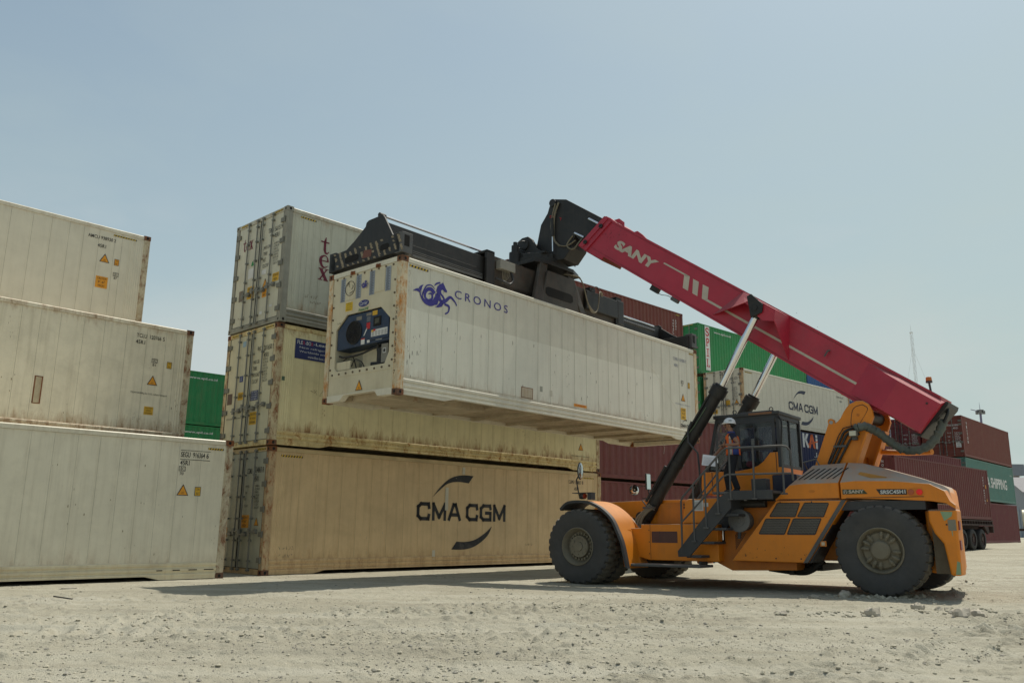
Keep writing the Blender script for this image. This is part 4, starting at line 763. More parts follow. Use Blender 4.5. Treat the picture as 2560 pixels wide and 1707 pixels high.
for k, ch in enumerate('CXRU 151583 7'):
    if ch != ' ': txt(s_, ch, VP, -.13, -.075, 1.76-k*.112, 1.84-k*.112, BLACK, .003)
MB().cyl((10.6, .35, .06), (10.6, .35, .085), .05, seg=8).tube([(10.6,.35,.07),(10.55,.33,-.10),(10.62,.3,-.22),(10.58,.3,-.42)], .006, 5, 5).tube([(10.75,.35,.08),(10.72,.33,-.08),(10.60,.31,-.16)], .006, 5, 5).build('hanging_wire', mat('pale_wire', (.4,.38,.33), rough=.6), s_)
# --- rows behind
def dm(n, c, **k): return mat(n, c, rough=.6, **{**dict(var=.10, dirt=.25, streak=.3, rust=.06, bump=.03), **k})
GRN = dm('green_paint', (.018,.185,.060)); GRN2 = dm('green_paint_right', (.022,.21,.065)); MAR = dm('maroon_paint', (.125,.026,.024), streak=.2); MAR2 = dm('red_brown_paint', (.155,.036,.024)); MAR3 = dm('plum_maroon_paint', (.125,.020,.026))
TEAL = dm('teal_paint', (.085,.20,.17)); BLU = dm('bright_blue_paint', (.018,.085,.25)); NVY = dm('dark_navy_paint', (.014,.020,.075)); WRB = mat('white_reefer_paint_far', (.62,.59,.47), rough=.5, var=.05, dirt=.15, streak=.2, rust=.03, bump=0)
def along(p, yaw, s, w_=0): return (p[0]+s*math.cos(yaw)-w_*math.sin(yaw), p[1]+s*math.sin(yaw)+w_*math.cos(yaw))
gl = along((-17.47, 37.5), .778, 1.0)
for z, l in ((5.69, 'upper green container seen in the gap between the two stacks'), (3.08, 'lower green container seen in the gap between the two stacks'), (.45, 'green container on the ground under the two green ones in the gap')):
    g = dry(l, (*gl, z), .778, GRN, H=SC, group='green containers in the gap')
    if z > 1: txt(g, 'www.spil.co.id', SIDEF, 1.85, 3.25, 2.19, 2.33, WHITE, .004, bold=.015)
SPR = ((10.5, 45.9), .75)
for z, l in ((.40, 'green container on the ground at the foot of the right rear stack'), (3.40, 'green container second from the ground in the right rear stack'), (6.52, 'green container just below the one with red letters on white')):
    dry(l, (*SPR[0], z), .75, GRN2, H=HC, group='green containers of the right rear stack')
sp = dry('green container with tall red letters on a white panel, top of the right rear stack', (10.5, 45.9, 9.62), .75, GRN2, H=HC)
flat(sp, 'letter_panel', SIDEF, [rect(.66, 1.13, .26, 2.82)], WHITE, .004)
def slab(par, ch, x, z, w_, h):
    P = lambda a, c_: (x+a*w_, z+c_*h); q_ = w_*.24
    if ch == 'S': pl = ribbon([P(.95,.72),P(.80,.93),P(.40,.95),P(.12,.76),P(.35,.55),P(.70,.46),P(.92,.25),P(.62,.05),P(.22,.07),P(.05,.28)], [q_*.8,q_,q_,q_*1.1,q_*1.2,q_*1.2,q_*1.1,q_,q_,q_*.8], 5)
    elif ch == 'P': pl = [rect(*[P(.18,0)[0], P(.42,0)[0]], z, z+h)]+ribbon([P(.3,.94),P(.70,.94),P(.92,.73),P(.70,.50),P(.35,.50)], [q_,q_*.9,q_*1.1,q_*.9,q_], 5)+[rect(x, x+.6*w_, z, z+.08*h)]
    elif ch == 'I': pl = [rect(x+.38*w_, x+.62*w_, z, z+h), rect(x+.1*w_, x+.9*w_, z, z+.09*h), rect(x+.1*w_, x+.9*w_, z+.91*h, z+h)]
    else: pl = [rect(x+.18*w_, x+.42*w_, z, z+h), rect(x+.05*w_, x+.95*w_, z, z+.10*h), rect(x+.80*w_, x+.95*w_, z, z+.28*h), rect(x, x+.6*w_, z+.93*h, z+h)]
    flat(par, 'panel_letter', SIDEF, pl, REDM, .0065)
for k, ch in enumerate('SPIL'): slab(sp, ch, .72, 2.26-.60*k, .34, .46)
txt(sp, 'www.spil.co.id', SIDEF, 1.57, 3.32, 2.50, 2.66, WHITE, .004, bold=.015); tri(sp, SIDEF, 11.55, .55, .14); hazard(sp, Fr((-.003,0,0),(0,-1,0),(0,0,1)), -1.9, -.3, HC-.08, HC-.03, 12)
stack_text(sp, Fr((.01,0,0),(0,-1,0),(0,0,1)), -1.9, -.1, 2.0, ['', ''], .1, WHITE); txt(sp, 'SPNU', END, -1.6, -1.15, 1.72, 1.84, WHITE, .03); txt(sp, '467132 8', END, -.98, -.15, 1.72, 1.84, WHITE, .03); txt(sp, '45G1', END, -.98, -.55, 1.50, 1.62, WHITE, .03)
bp_ = along(SPR[0], .75, 12.35)
for z, l in ((.40, 'bright blue container on the ground right of the green stack'), (3.40, 'bright blue container second from the ground right of the green stack'), (6.52, 'bright blue container just under the one with white letters')): dry(l, (*bp_, z), .75, BLU, H=HC, group='bright blue containers beside the green stack')
bl = dry('bright blue container with white letters behind the red boom', (*bp_, 9.62), .75, BLU, H=HC); txt(bl, 'COSCO', SIDEF, 3.35, 7.0, 1.0, 1.62, WHITE, .004, bold=.03); txt(bl, 'SHIPPING', SIDEF, 3.7, 7.4, .42, .80, WHITE, .004, bold=.02)
cw0 = (12.3, 43.9)
kai = dry('dark navy container with white and orange letters behind the cab', (*cw0, 3.74), .74, NVY, H=HC); dry('dark navy container on the ground under the lettered one', (*cw0, .55), .74, NVY, H=HC)
K1 = [rect(6.02,6.24,2.02,2.83)]+[[(6.24,2.45),(6.44,2.83),(6.72,2.83),(6.42,2.42)],[(6.24,2.50),(6.42,2.52),(6.80,2.02),(6.52,2.02)]]
flat(kai, 'white_letter', SIDEF, K1+[rect(7.52,7.74,2.02,2.62),rect(7.52,7.74,2.66,2.83)], WHITE, .004); flat(kai, 'orange_letter', SIDEF, [[(6.66,2.02),(6.98,2.83),(7.20,2.83),(6.88,2.02)],[(6.98,2.83),(7.20,2.83),(7.48,2.02),(7.24,2.02)],[(6.62,2.18),(7.75,2.42),(7.78,2.50),(6.60,2.26)]], mat('orange_letter', (.66,.12,.02), bump=0), .006)
txt(kai, '.logistik', SIDEF, 7.25, 10.2, 1.42, 1.80, WHITE, .004, bold=.01)
cw = reefer('white container with a navy arc logo behind the cab and the chrome rods', (*cw0, 6.68), .74, WRB, seams=[.6+.455*k for k in range(25)], seamc=(.36,.34,.28), post=TR_)
cma(cw, SIDE, 4.73, 1.12, 1.0, INK); hazard(cw, SIDE, .3, 1.0, 2.68, 2.74, 7); hazard(cw, SIDE, 11.2, 11.9, 2.68, 2.74, 7); txt(cw, 'CGMU 535325', SIDE, 10.5, 11.4, 2.42, 2.54, INK); txt(cw, '45R1', SIDE, 10.9, 11.2, 2.18, 2.30, INK)
cma(cw, END, -2.05, 2.02, .19, INK); endtext(cw, '535325 9', .78, .14, 2.30, 2.43, INK); endtext(cw, '45R1', .72, .42, 2.08, 2.20, INK); spec(cw, 1.12, 1.9, .07, y1=.62, m_=INK); sticker(cw, END, -1.12, -.80, .92, 1.22, YEL, ('CAUTION', "9'-6\"", 'HIGH')); tri(cw, END, -.40, .96, .15); sticker(cw, END, -1.9, -1.6, .55, .78, YEL, ('CAUTION',)); hazard(cw, Fr((-.003,0,0),(0,-1,0),(0,0,1)), -2.2, -1.7, HC-.075, HC-.03, 6)
nv = along(cw0, .74, 12.5); dry('dark blue container glimpsed behind the yellow mast brace', (*nv, .60), .74, NVY, H=HC); dry('upper dark blue container glimpsed behind the mast', (*nv, 3.52), .74, NVY, H=SC)
br = dry('red brown container high behind the lifting frame, left of the green stack', (-.2, 32.0, 9.01), .774, MAR2, H=SC)
txt(br, 'TEMU', Fr((11.36,.0,2.2),(0,0,-1),(1,0,0)), 0, .75, -.05, .05, WHITE, .004); txt(br, '45G1', Fr((11.58,.0,2.2),(0,0,-1),(1,0,0)), 0, .5, -.06, .06, WHITE, .004); flat(br, 'sticker', SIDEF, [rect(11.5,11.65,1.1,1.3)], YEL, .004); hazard(br, SIDEF, 11.6, 11.95, 2.43, 2.48, 3)
for z, h, l in ((.30, HC, 'red brown container on the ground in the stack behind the lifting frame'), (3.2, HC, 'red brown container second in the stack behind the lifting frame'), (6.1, HC, 'red brown container directly under the high one behind the lifting frame')): dry(l, (-.2, 32.0, z), .774, MAR2, H=h, group='red brown containers of the rear stack')
for z, l in ((2.83, 'upper maroon container between the tan one and the cab'), (.16, 'lower maroon container behind the front mirrors')): dry(l, (.65, 27.1, z), .773, MAR, H=SC, corr=.36)
# right-hand tower and its neighbours
tw = (28.5, 52.6)
t3 = dry('red brown container with white upright letters, top of the far right stack', (*tw, 5.75), .83, MAR2, H=SC); t2 = dry('faded teal container with large white letters, middle of the far right stack', (*tw, 3.10), .83, TEAL, H=SC); t1 = dry('plum container on the ground, lowest of the far right stack', (*tw, .42), .83, MAR3, H=SC)
for k, ch in enumerate('TRITON'): txt(t3, ch, SIDEF, .92, 1.15, 2.06-k*.235, 2.24-k*.235, WHITE, .005, bold=.02)
endtext(t3, 'TCNU', .88, .62, 1.93, 2.05, WHITE, .01); endtext(t3, '818061 5', .56, .06, 1.93, 2.05, WHITE, .01); endtext(t3, '45G1', .54, .25, 1.74, 1.86, WHITE, .01); spec(t3, .90, 1.55, .08, WHITE, y1=.48, rows=DROW[:6], heads=('MAX GR', '', 'TARE', '', 'NET')); sticker(t3, END, -.45, -.15, .58, .95, WHITE, ('CAUTION', "9'6\"", 'HIGH')); scars(t3, END, [(-.2, .12, .06, 5, .6)], 2, WHITE)
for k, (ch, xx) in enumerate(zip('CHINA SHIPPING', range(14))): pass
txt(t2, 'CHINA SHIPPING', SIDEF, 2.05, 9.95, .92, 1.62, WHITE, .004, bold=.03); txt(t2, '45G1', SIDEF, 11.1, 11.7, 1.95, 2.05, WHITE, .004)
n3 = dry('maroon container with a blue and yellow square logo on its door', (*along(tw, .83, -.3, 2.52), 5.75), .83, MAR3, H=SC); n2 = dry('teal container end seen between the red boxes', (*along(tw, .83, .35, 2.52), 3.10), .83, TEAL, H=SC); dry('plum container beside the lowest of the far right stack', (*along(tw, .83, 0, 2.52), .42), .83, MAR3, H=SC)
f = flat(n3, 'square_logo', END, [rect(-2.15,-1.72,1.40,1.95)], WHITE, .03); flat(f, 'logo_blue', END, [rect(-2.12,-1.75,1.52,1.92)], BLUE, .032); flat(f, 'logo_mark', END, [[(-2.05,1.58),(-1.97,1.58),(-1.86,1.84),(-1.94,1.84)], [(-1.95,1.86),(-1.78,1.86),(-1.80,1.80),(-1.97,1.80)], [(-1.98,1.74),(-1.83,1.74),(-1.85,1.68),(-2.0,1.68)]], YEL, .034)
sticker(n3, END, -2.10, -1.72, .85, 1.18, ORG, ('CAUTION', 'HIGH'), lift=.03); tri(n3, Fr((.03,0,0),(0,-1,0),(0,0,1)), -1.35, .92, .14); spec(n3, .95, 1.55, .09, WHITE, y1=.45, rows=DROW[:6], heads=('MAX GR', '', 'TARE', '', 'NET', '', 'CU.CAP'))
txt(n2, '45G1', END, -.9, -.3, 1.2, 1.35, WHITE, .03)
rr2 = dry('maroon container showing its top edge above the trailer load', (17.7, 41.2, 2.74), .756, MAR3, H=SC); dry('maroon container on the ground behind the trailer', (17.7, 41.2, .12), .756, MAR3, H=SC)
txt(rr2, '45', SIDEF, 11.7, 11.9, 1.7, 1.85, WHITE, .004)
# trailer with its load
TRL = (16.52, 36.15)
tl = dry('maroon container riding on a semi-trailer behind the orange machine', (*TRL, 1.731), .771, MAR, H=SC, doors=False)
for k, ch in enumerate('CRXU 864751'):
    if ch != ' ': txt(tl, ch, SIDEF, 11.30, 11.42, 2.12-k*.13, 2.21-k*.13, WHITE, .005, bold=.01)
for k, ch in enumerate('NOCU 7'):
    if ch != ' ': txt(tl, ch, END, -.56, -.47, 2.30-k*.17, 2.41-k*.17, WHITE, .03, bold=.01)
sticker(tl, SIDEF, 11.62, 11.74, 1.62, 1.80, ORG, ('', '')); tri(tl, SIDEF, 11.68, .95, .1)
tr = thing('semi_trailer', 'dark semi-trailer with three axles carrying the maroon container', 'trailer', (*TRL, float(base_h(TRL[0]+8, TRL[1]+7))), .771)
TZ = tr.location.z; TS = mat('trailer_steel', (.045,.025,.022), rough=.8, var=.3, dirt=.6, dirtc=(.16,.12,.09)); TYR = mat('dusty_tyre', (.035,.034,.033), rough=.85, var=.2, dirt=.5, dirtc=(.13,.115,.095)); 
b = MB(); dz = 1.725-TZ
b.box(0, 12.3, .0, .12, dz-.28, dz-.20); b.box(0, 12.3, .0, .12, dz-.06, dz-.005); b.box(0, 12.3, W8-.12, W8, dz-.28, dz-.005); b.box(0, 12.3, .7, .85, dz-.55, dz-.06); b.box(0, 12.3, 1.6, 1.75, dz-.55, dz-.06)
for k in range(32): b.box(.1+k*.39, .17+k*.39, .02, W8-.02, dz-.20, dz-.06)
b.build('chassis', TS, tr)
MB().box(12.16, 12.3, 0, W8, dz-.62, dz-.3).build('rear_bumper', TS, tr); MB().prism([(10.9, dz-.30),(11.5,dz-.30),(11.6,dz-.62),(11.35,dz-.70)], 'y', .02, .10).build('mudguard', TS, tr)
for ax in (7.75, 9.12, 10.5):
    for y0 in (.02, .34, W8-.60, W8-.28):
        w_ = MB(); w_.lathe([(.0,.30),(.0,.46),(.03,.50),(.13,.515),(.24,.50),(.27,.46),(.27,.30)], (ax, y0, .50), (0,1,0), 28); wo = w_.build('wheel', TYR, tr, smooth=40)
        MB().lathe([(.02,.29),(.05,.28),(.09,.14),(.02,.13),(.02,0)], (ax, y0, .50), (0,1,0), 20).build('rim', TS, wo, smooth=40)
    MB().cyl((ax, .3, .5), (ax, W8-.3, .5), .07).build('axle', TS, tr)
for x in (2.8, 3.0): MB().box(x, x+.1, .3, .42, 0, dz-.28).build('landing_leg', TS, tr)
# --- masts and far things
MST = mat('mast_violet_grey', (.16,.15,.24), rough=.6)
mz = float(base_h(62.1, 110))
lm = thing('floodlight_mast', 'slim violet grey floodlight mast rising behind the far right stack', 'light mast', (62.1, 110, mz))
MB().cyl((0,0,0), (.12,0,16.6-mz), .20, .14, 12).build('pole', MST, lm, smooth=40); b = MB(); b.cyl((.12,0,16.6-mz), (.12,0,16.9-mz), .35, .45, 12); b.build('ring', mat('lamp_ring', (.13,.13,.14), rough=.6), lm, smooth=40)
for k in range(6): a = k*math.pi/3; MB().box(.12+math.cos(a)*.45-.14, .12+math.cos(a)*.45+.14, .45*math.sin(a)-.15, .45*math.sin(a)+.15, 16.35-mz, 16.75-mz).build('floodlight', mat('lamp_housing', (.16,.16,.16), rough=.5), lm, bevel=.03)
MB().cyl((0,0,16.7-mz), (-1.1,0,16.95-mz), .05).cyl((.12,0,16.9-mz),(.1,0,17.9-mz),.04,.01).build('bracket', MST, lm)
rt_ = thing('radio_tower', 'thin lattice radio tower far beyond the containers', 'tower', (128.1, 260, 0)); b = MB(); hh = 63.0; nb = 34; wd = .45
PT = mat('pale_tower_steel', (.55,.56,.57), rough=.7, bump=0)
cs = [(wd, 0), (-wd*.5, wd*.87), (-wd*.5, -wd*.87)]
for k in range(nb):
    z0, z1 = hh*k/nb, hh*(k+1)/nb; x0 = -.4*k/nb; x1 = -.4*(k+1)/nb
    for i_ in range(3):
        p, q_ = cs[i_], cs[(i_+1) % 3]; b.cyl((p[0]+x0, p[1], z0), (p[0]+x1, p[1], z1), .034, seg=4, caps=False); b.cyl((p[0]+x0, p[1], z0), (q_[0]+x1, q_[1], z1), .03, seg=4, caps=False); b.cyl((p[0]+x1, p[1], z1), (q_[0]+x1, q_[1], z1), .022, seg=4, caps=False)
b.build('lattice', PT, rt_); MB().cyl((-.4,0,hh), (-.45,0,hh+2.6), .06, .02, 6).cyl((-.4,0,hh),(-.4,0,hh+.15),.5,seg=6).build('antenna', PT, rt_)
MB().cyl((-.2,0,30), (-14,6,0), .025, seg=4).cyl((-.2,0,30), (14,6,0), .025, seg=4).cyl((-.4,0,58), (-16,-4,0), .025, seg=4).cyl((-.4,0,58), (16,-4,0), .025, seg=4).build('guy_wire', PT, rt_)
wh = thing('warehouse', 'pale warehouse with a low grey blue roof at the right edge', 'warehouse', (72, 118, .4), -.35)
WW = mat('warehouse_wall', (.20,.22,.25), rough=.7, var=.08, bump=0); WR = mat('warehouse_roof', (.20,.19,.20), rough=.7, bump=0)
MB().box(0, 45, 0, 20, 0, 6.2).prism([(0,6.2),(20,6.2),(10,8.4)], 'x', 0, 45).build('wall', WW, wh); MB().prism([(-.6,6.05),(10,8.6),(20.6,6.05),(20.6,6.2),(10,8.8),(-.6,6.2)], 'x', -.6, 45.6).build('roof', WR, wh)
for k in range(6): MB().box(2+k*7, 5+k*7, -.05, .02, 2.4, 4.2).build('window', mat('dark_glass_far', (.05,.06,.07), rough=.2), wh)
MB().box(-.05,.02,6,10,0,4.2).build('door', mat('door_far', (.16,.2,.25)), wh)
tk = thing('tank_truck', 'cream tank truck parked at the right edge beyond the stacks', 'truck', (56.6, 91, .42), 2.6)
TKM = mat('cream_tank', (.55,.50,.36), rough=.4, dirt=.3); MB().cyl((-3.6,0,2.1), (1.6,0,2.1), 1.0, seg=24).build('tank', TKM, tk, smooth=40, bevel=.05); MB().box(-3.9, 4.0, -.5, .5, .85, 1.1).build('chassis', TS, tk)
YC = mat('yellow_cab', (.55,.36,.04), rough=.4, dirt=.3); MB().hexa([(2.0,-1.15,.9),(4.1,-1.15,.9),(4.1,1.15,.9),(2.0,1.15,.9),(2.0,-1.1,3.0),(3.8,-1.1,3.0),(3.8,1.1,3.0),(2.0,1.1,3.0)]).build('cab', YC, tk, bevel=.08)
MB().hexa([(3.93,-1.0,2.0),(3.99,-1.0,2.0),(3.99,1.0,2.0),(3.93,1.0,2.0),(3.80,-.95,2.8),(3.86,-.95,2.8),(3.86,.95,2.8),(3.80,.95,2.8)]).build('windscreen', mat('truck_glass', (.03,.04,.05), rough=.1), tk)
for x in (-3.0, -1.8, 3.1):
    for y in (-1.15, .85): MB().lathe([(0,0),(0,.42),(.04,.5),(.26,.5),(.3,.42),(.3,0)], (x, y, .5), (0,1,0), 20).build('wheel', TYR, tk, smooth=40)
pc = thing('port_crane', 'distant dark crane jib over the warehouse roof', 'crane', (90, 150, .4)); MB().cyl((0,0,0),(0,0,12),.5,seg=8).build('column', WR, pc); MB().cyl((0,0,11),(-7,0,15),.18,seg=5).cyl((0,0,12.3),(-7,0,15),.08,seg=5).cyl((-2,0,11.5),(-10,0,11.2),.15,seg=5).build('jib', WR, pc); MB().box(-1,1,-1,1,10.5,12.5).build('cabin', WW, pc)
# ------------------------------------------------------------------ the lifting machine
TH = 2.4750996; D_ = Vector((math.cos(TH), math.sin(TH), -.0103165)).normalized(); N_ = Vector((-math.sin(TH), math.cos(TH), 0)); U_ = D_.cross(N_)
MV = Matrix(((D_.x, N_.x, U_.x, 7.49903), (D_.y, N_.y, U_.y, 16.38429), (D_.z, N_.z, U_.z, .00643), (0,0,0,1)))
V = thing('reach_stacker', 'orange container lifting machine with a red telescopic boom on the dusty yard', 'crane truck', M=MV)
def part(name, b, m_, **k): return b.build(name, m_, k.pop('parent', V), **k)
ORA = mat('orange_paint', (.70,.212,.002), rough=.46, var=.08, dirt=.22, dirtc=(.22,.09,.025), streak=.16, dust=.95, dustc=(.36,.33,.28), bump=.05, bscale=2, spec=.45)
ORD = mat('orange_frame_paint', (.52,.16,.010), rough=.5, var=.15, dirt=.35, dirtc=(.15,.08,.04), streak=.25, dust=.7, bump=.05, bscale=2)
RED = mat('red_boom_paint', (.40,.018,.042), rough=.40, var=.12, dirt=.22, dirtc=(.20,.08,.09), streak=.05, dust=.5, dustc=(.30,.20,.19), bump=.03, bscale=2, spec=.5)
CHA = mat('charcoal_paint', (.040,.042,.046), rough=.55, var=.2, dirt=.3, dirtc=(.11,.10,.09), dust=.25, bump=.08)
BLK = mat('greasy_black_steel', (.018,.0175,.017), rough=.52, var=.3, dirt=.55, dirtc=(.055,.045,.033), streak=.3, dust=.28, dustc=(.14,.12,.095), bump=.2, bscale=14)
BRO = mat('oily_brown_steel', (.050,.042,.033), rough=.55, var=.35, dirt=.6, dirtc=(.10,.055,.035), streak=.4, dust=.5, dustc=(.20,.17,.13), bump=.25, bscale=12)
GRS = mat('dusty_grey_steel', (.085,.085,.085), rough=.6, var=.2, dirt=.4, dirtc=(.18,.16,.13), dust=.6, bump=.08)
TYRE = mat('machine_tyre', (.062,.061,.060), rough=.85, var=.2, dirt=.5, dirtc=(.10,.092,.078), dust=.3, blotch=3, bump=.2)
TYRD = mat('dusty_tread', (.15,.135,.105), rough=.95, var=.3, dirt=.5, dirtc=(.18,.16,.125), bump=.25)
RIM = mat('dusty_rim', (.20,.175,.125), rough=.75, var=.2, dirt=.4, dirtc=(.12,.10,.07), bump=.15)
CHR = mat('chrome_rod', (.72,.72,.74), rough=.14, metal=1.0, var=0, dirt=.05, bump=0)
RUB = mat('hose_rubber', (.022,.022,.023), rough=.5, dirt=.4, dirtc=(.10,.09,.075), bump=.05); RUBT = mat('dusty_hose', (.17,.145,.10), rough=.7, dirt=.4, dirtc=(.08,.07,.05), bump=.05)
GLS = mat('cab_glass', (.035,.045,.045), rough=.05, var=0, dirt=.3, dirtc=(.30,.29,.26), bump=0, alpha=.30, spec=.9)
STRP = mat('cream_boom_marking', (.50,.44,.36), rough=.5, dirt=.3, bump=0)
# wheels
def wheel(cx, y0, y1, rear=False, outer=True, side=1):
    r = .795; w_ = y1-y0; t = V
    prof = [(0,.385),(.0,.41),(-.018,.47),(-.030,.58),(-.030,.68),(-.012,.752),(.03,.788),(.10,.797),(w_*.5-.02,.80),(w_*.5+.02,.80),(w_-.10,.797),(w_-.03,.788),(w_+.012,.752),(w_+.030,.68),(w_+.03,.58),(w_+.018,.47),(w_,.41),(w_,.385)]
    b = MB(); L_ = 30; st = 6; seg = L_*st
    def fn(i, j, rr):
        k = i % st; k2 = (i+st//2) % st
        if 5 <= j <= 8 and (k == 0 or (k == 1 and not rear)): return rr-((.034 if rear else .038) if j > 5 else .018)
        if 9 <= j <= 12 and (k2 == 0 or (k2 == 1 and not rear)): return rr-((.034 if rear else .038) if j < 12 else .018)
        return rr
    b.lathe(prof, (cx, y0, r), (0,1,0), seg, fn)
    n = len(prof)-1
    b.mi = [1 if 6 <= (q % n) <= 10 else 0 for q in range(len(b.f))]
    wo = thing_part('wheel'); ty = b.build('tyre', [TYRE, TYRD], wo, smooth=30)
    yo = y1 if side > 0 else y0; s = side; rm = MB()
    if rear:
        rm.lathe([(-.30*s,.39),(.02*s,.40),(.03*s,.385),(.005*s,.37),(-.06*s,.345),(-.10*s,.33),(-.06*s,.30),(-.05*s,.17),(.02*s,.165),(.05*s,.14),(.06*s,.0)], (cx, yo, r), (0,1,0), 40)
        for k in range(16):
            a = 2*math.pi*k/16+.1
            if k % 4 == 3: continue
            c0 = Vector((cx+.20*math.cos(a), yo-.03*s, r+.20*math.sin(a))); c1 = Vector((cx+.325*math.cos(a), yo-.045*s, r+.325*math.sin(a)))
            rm.tube([c0, (c0+c1)/2+Vector((0,.02*s,0)), c1], [.020,.034,.024], 8); rm.cyl((c0+c1)/2, (c0+c1)/2+Vector((0,.055*s,0)), .014, seg=6)
    else:
        rm.lathe([(-.30*s,.39),(.02*s,.40),(.03*s,.385),(.0,.37),(-.07*s,.345),(-.14*s,.315),(-.145*s,.235),(-.05*s,.225),(-.045*s,.10),(-.02*s,.095),(-.02*s,0)], (cx, yo, r), (0,1,0), 40)
        for k in range(22):
            a = 2*math.pi*k/22; p = Vector((cx+.272*math.cos(a), yo-.15*s, r+.272*math.sin(a))); rm.cyl(p, p+Vector((0,.055*s,0)), .026, seg=7)
        for k in range(9):
            a = 2*math.pi*k/9; p = Vector((cx+.17*math.cos(a), yo-.05*s, r+.17*math.sin(a))); rm.cyl(p, p+Vector((0,.012*s,0)), .018, seg=6)
        for a in (.6, 3.6): p = Vector((cx+.17*math.cos(a), yo-.045*s, r+.17*math.sin(a))); rm.box(p.x-.028, p.x+.028, min(p.y, p.y+.012*s), max(p.y, p.y+.012*s), p.z-.028, p.z+.028)
    rm.build('rim', RIM, wo, smooth=30)
    return wo
def thing_part(name):
    o = bpy.data.objects.new(name, None); scene.collection.objects.link(o); o.parent = V; o.empty_display_size = .1; return o
for sd_ in (1, -1):
    a_, b_ = (1.0, 1.5) if sd_ > 0 else (-1.5, -1.0); wheel(0, a_, b_, rear=True, side=sd_)
    for (u0, u1) in ((1.56, 2.07), (1.0, 1.51)):
        a_, b_ = (u0, u1) if sd_ > 0 else (-u1, -u0); wheel(6.04, a_, b_, side=sd_)
# frame
b = MB(); b.prism([(-.9,.60),(6.4,.60),(6.75,.9),(6.75,1.25),(3.95,1.27),(-.9,1.25)], 'y', .45, .80).prism([(-.9,.60),(6.4,.60),(6.75,.9),(6.75,1.25),(-.9,1.25)], 'y', -.80, -.45).box(-.8, 6.5, -.45, .45, .65, .72).box(5.7, 6.4, -1.0, 1.0, .55, 1.05).box(-.2,.2,-1.0,1.0,.6,.95)
part('chassis_frame', b, ORD, bevel=.012)
b = MB()
for s in (1, -1): b.prism([(3.97,1.27),(6.3,1.30),(6.45,1.60),(6.22,1.755),(4.97,1.79),(3.97,1.785)], 'y', *sorted((s*.74, s*.80)))
b.prism([(3.97,1.74),(4.97,1.775),(6.22,1.745),(6.22,1.70),(3.97,1.70)], 'y', .46, .74).prism([(3.97,1.74),(4.97,1.775),(6.22,1.745),(6.22,1.70),(3.97,1.70)], 'y', -.74, -.46)
part('front_frame', b, ORA, bevel=.008)
part('front_frame_deck', MB().box(4.0, 6.2, -.46, .46, 1.30, 1.36), ORD)
tank = part('side_tank', MB().prism([(3.06,.53),(4.62,.53),(4.98,.62),(5.06,1.18),(4.80,1.185),(4.80,1.262),(3.06,1.262)], 'y', .80, 1.5), ORA, bevel=.012)
VS = lambda y: Fr((0,y,0), (-1,0,0), (0,0,1))
F15 = VS(1.5)
flat(tank, 'reflector_panel', F15, [rect(-4.55,-3.955,.885,1.115)], mat('dull_maroon_panel', (.085,.03,.025), rough=.35, dirt=.3, bump=0), .004); flat(tank, 'panel_joint', F15, [rect(-4.585,-4.578,.55,1.25), rect(-4.36,-4.352,.88,1.12)], BLACK, .005)
flat(tank, 'bolt', F15, [[(-4.61+.012*math.cos(k*1.05), z+.012*math.sin(k*1.05)) for k in range(6)] for z in (.66,.90,1.14)], BLACK, .005)
part('side_tank', MB().prism([(1.0,.53),(4.9,.53),(5.05,1.18),(1.0,1.262)], 'y', -1.5, -.80), ORA, bevel=.012)
hb = part('hydraulic_box', MB().prism([(3.06,1.275),(3.93,1.275),(3.86,1.72),(3.78,1.775),(3.06,1.785)], 'y', .80, 1.30), ORA, bevel=.02, segs=3)
F13 = VS(1.30); flat(hb, 'notice_plate', F13, [rect(-3.66,-3.44,1.53,1.75)], WHITE, .004); flat(hb, 'notice_text', F13, [rect(-3.64,-3.47,1.56+.02*k,1.565+.02*k) for k in range(8)], BLACK, .0055); flat(hb, 'small_label', F13, [rect(-3.43,-3.33,1.61,1.69)], WHITE, .004); flat(hb, 'latch', F13, [rect(-3.89,-3.86,1.58,1.62), rect(-3.89,-3.86,1.64,1.68)], BLACK, .006)
part('frame_block', MB().prism([(3.95,1.275),(4.75,1.275),(4.70,1.70),(3.90,1.74)], 'y', .80, .86), ORD)
mid = part('centre_body', MB().prism([(1.6,.40),(2.9,.36),(3.2,.50),(3.06,1.25),(3.06,1.70),(1.6,1.70)], 'y', .80, 1.26), ORD, bevel=.01)
F126 = VS(1.262); flat(mid, 'louvre', F126, [[(-2.80,.765+.042*k),(-2.80,.785+.042*k),(-2.80+(1.10-.785-.042*k)/1.4,1.10),(-2.80+(1.10-.765-.042*k)/1.4,1.10)] for k in range(0, 7)], BLACK, .004)
MB().box(3.02,3.06,1.262,1.30,.92,1.20).build('level_gauge', BLACK, mid); MB().cyl((3.04,1.31,.95),(3.04,1.31,1.17),.015).build('gauge_tube', CHR, mid)
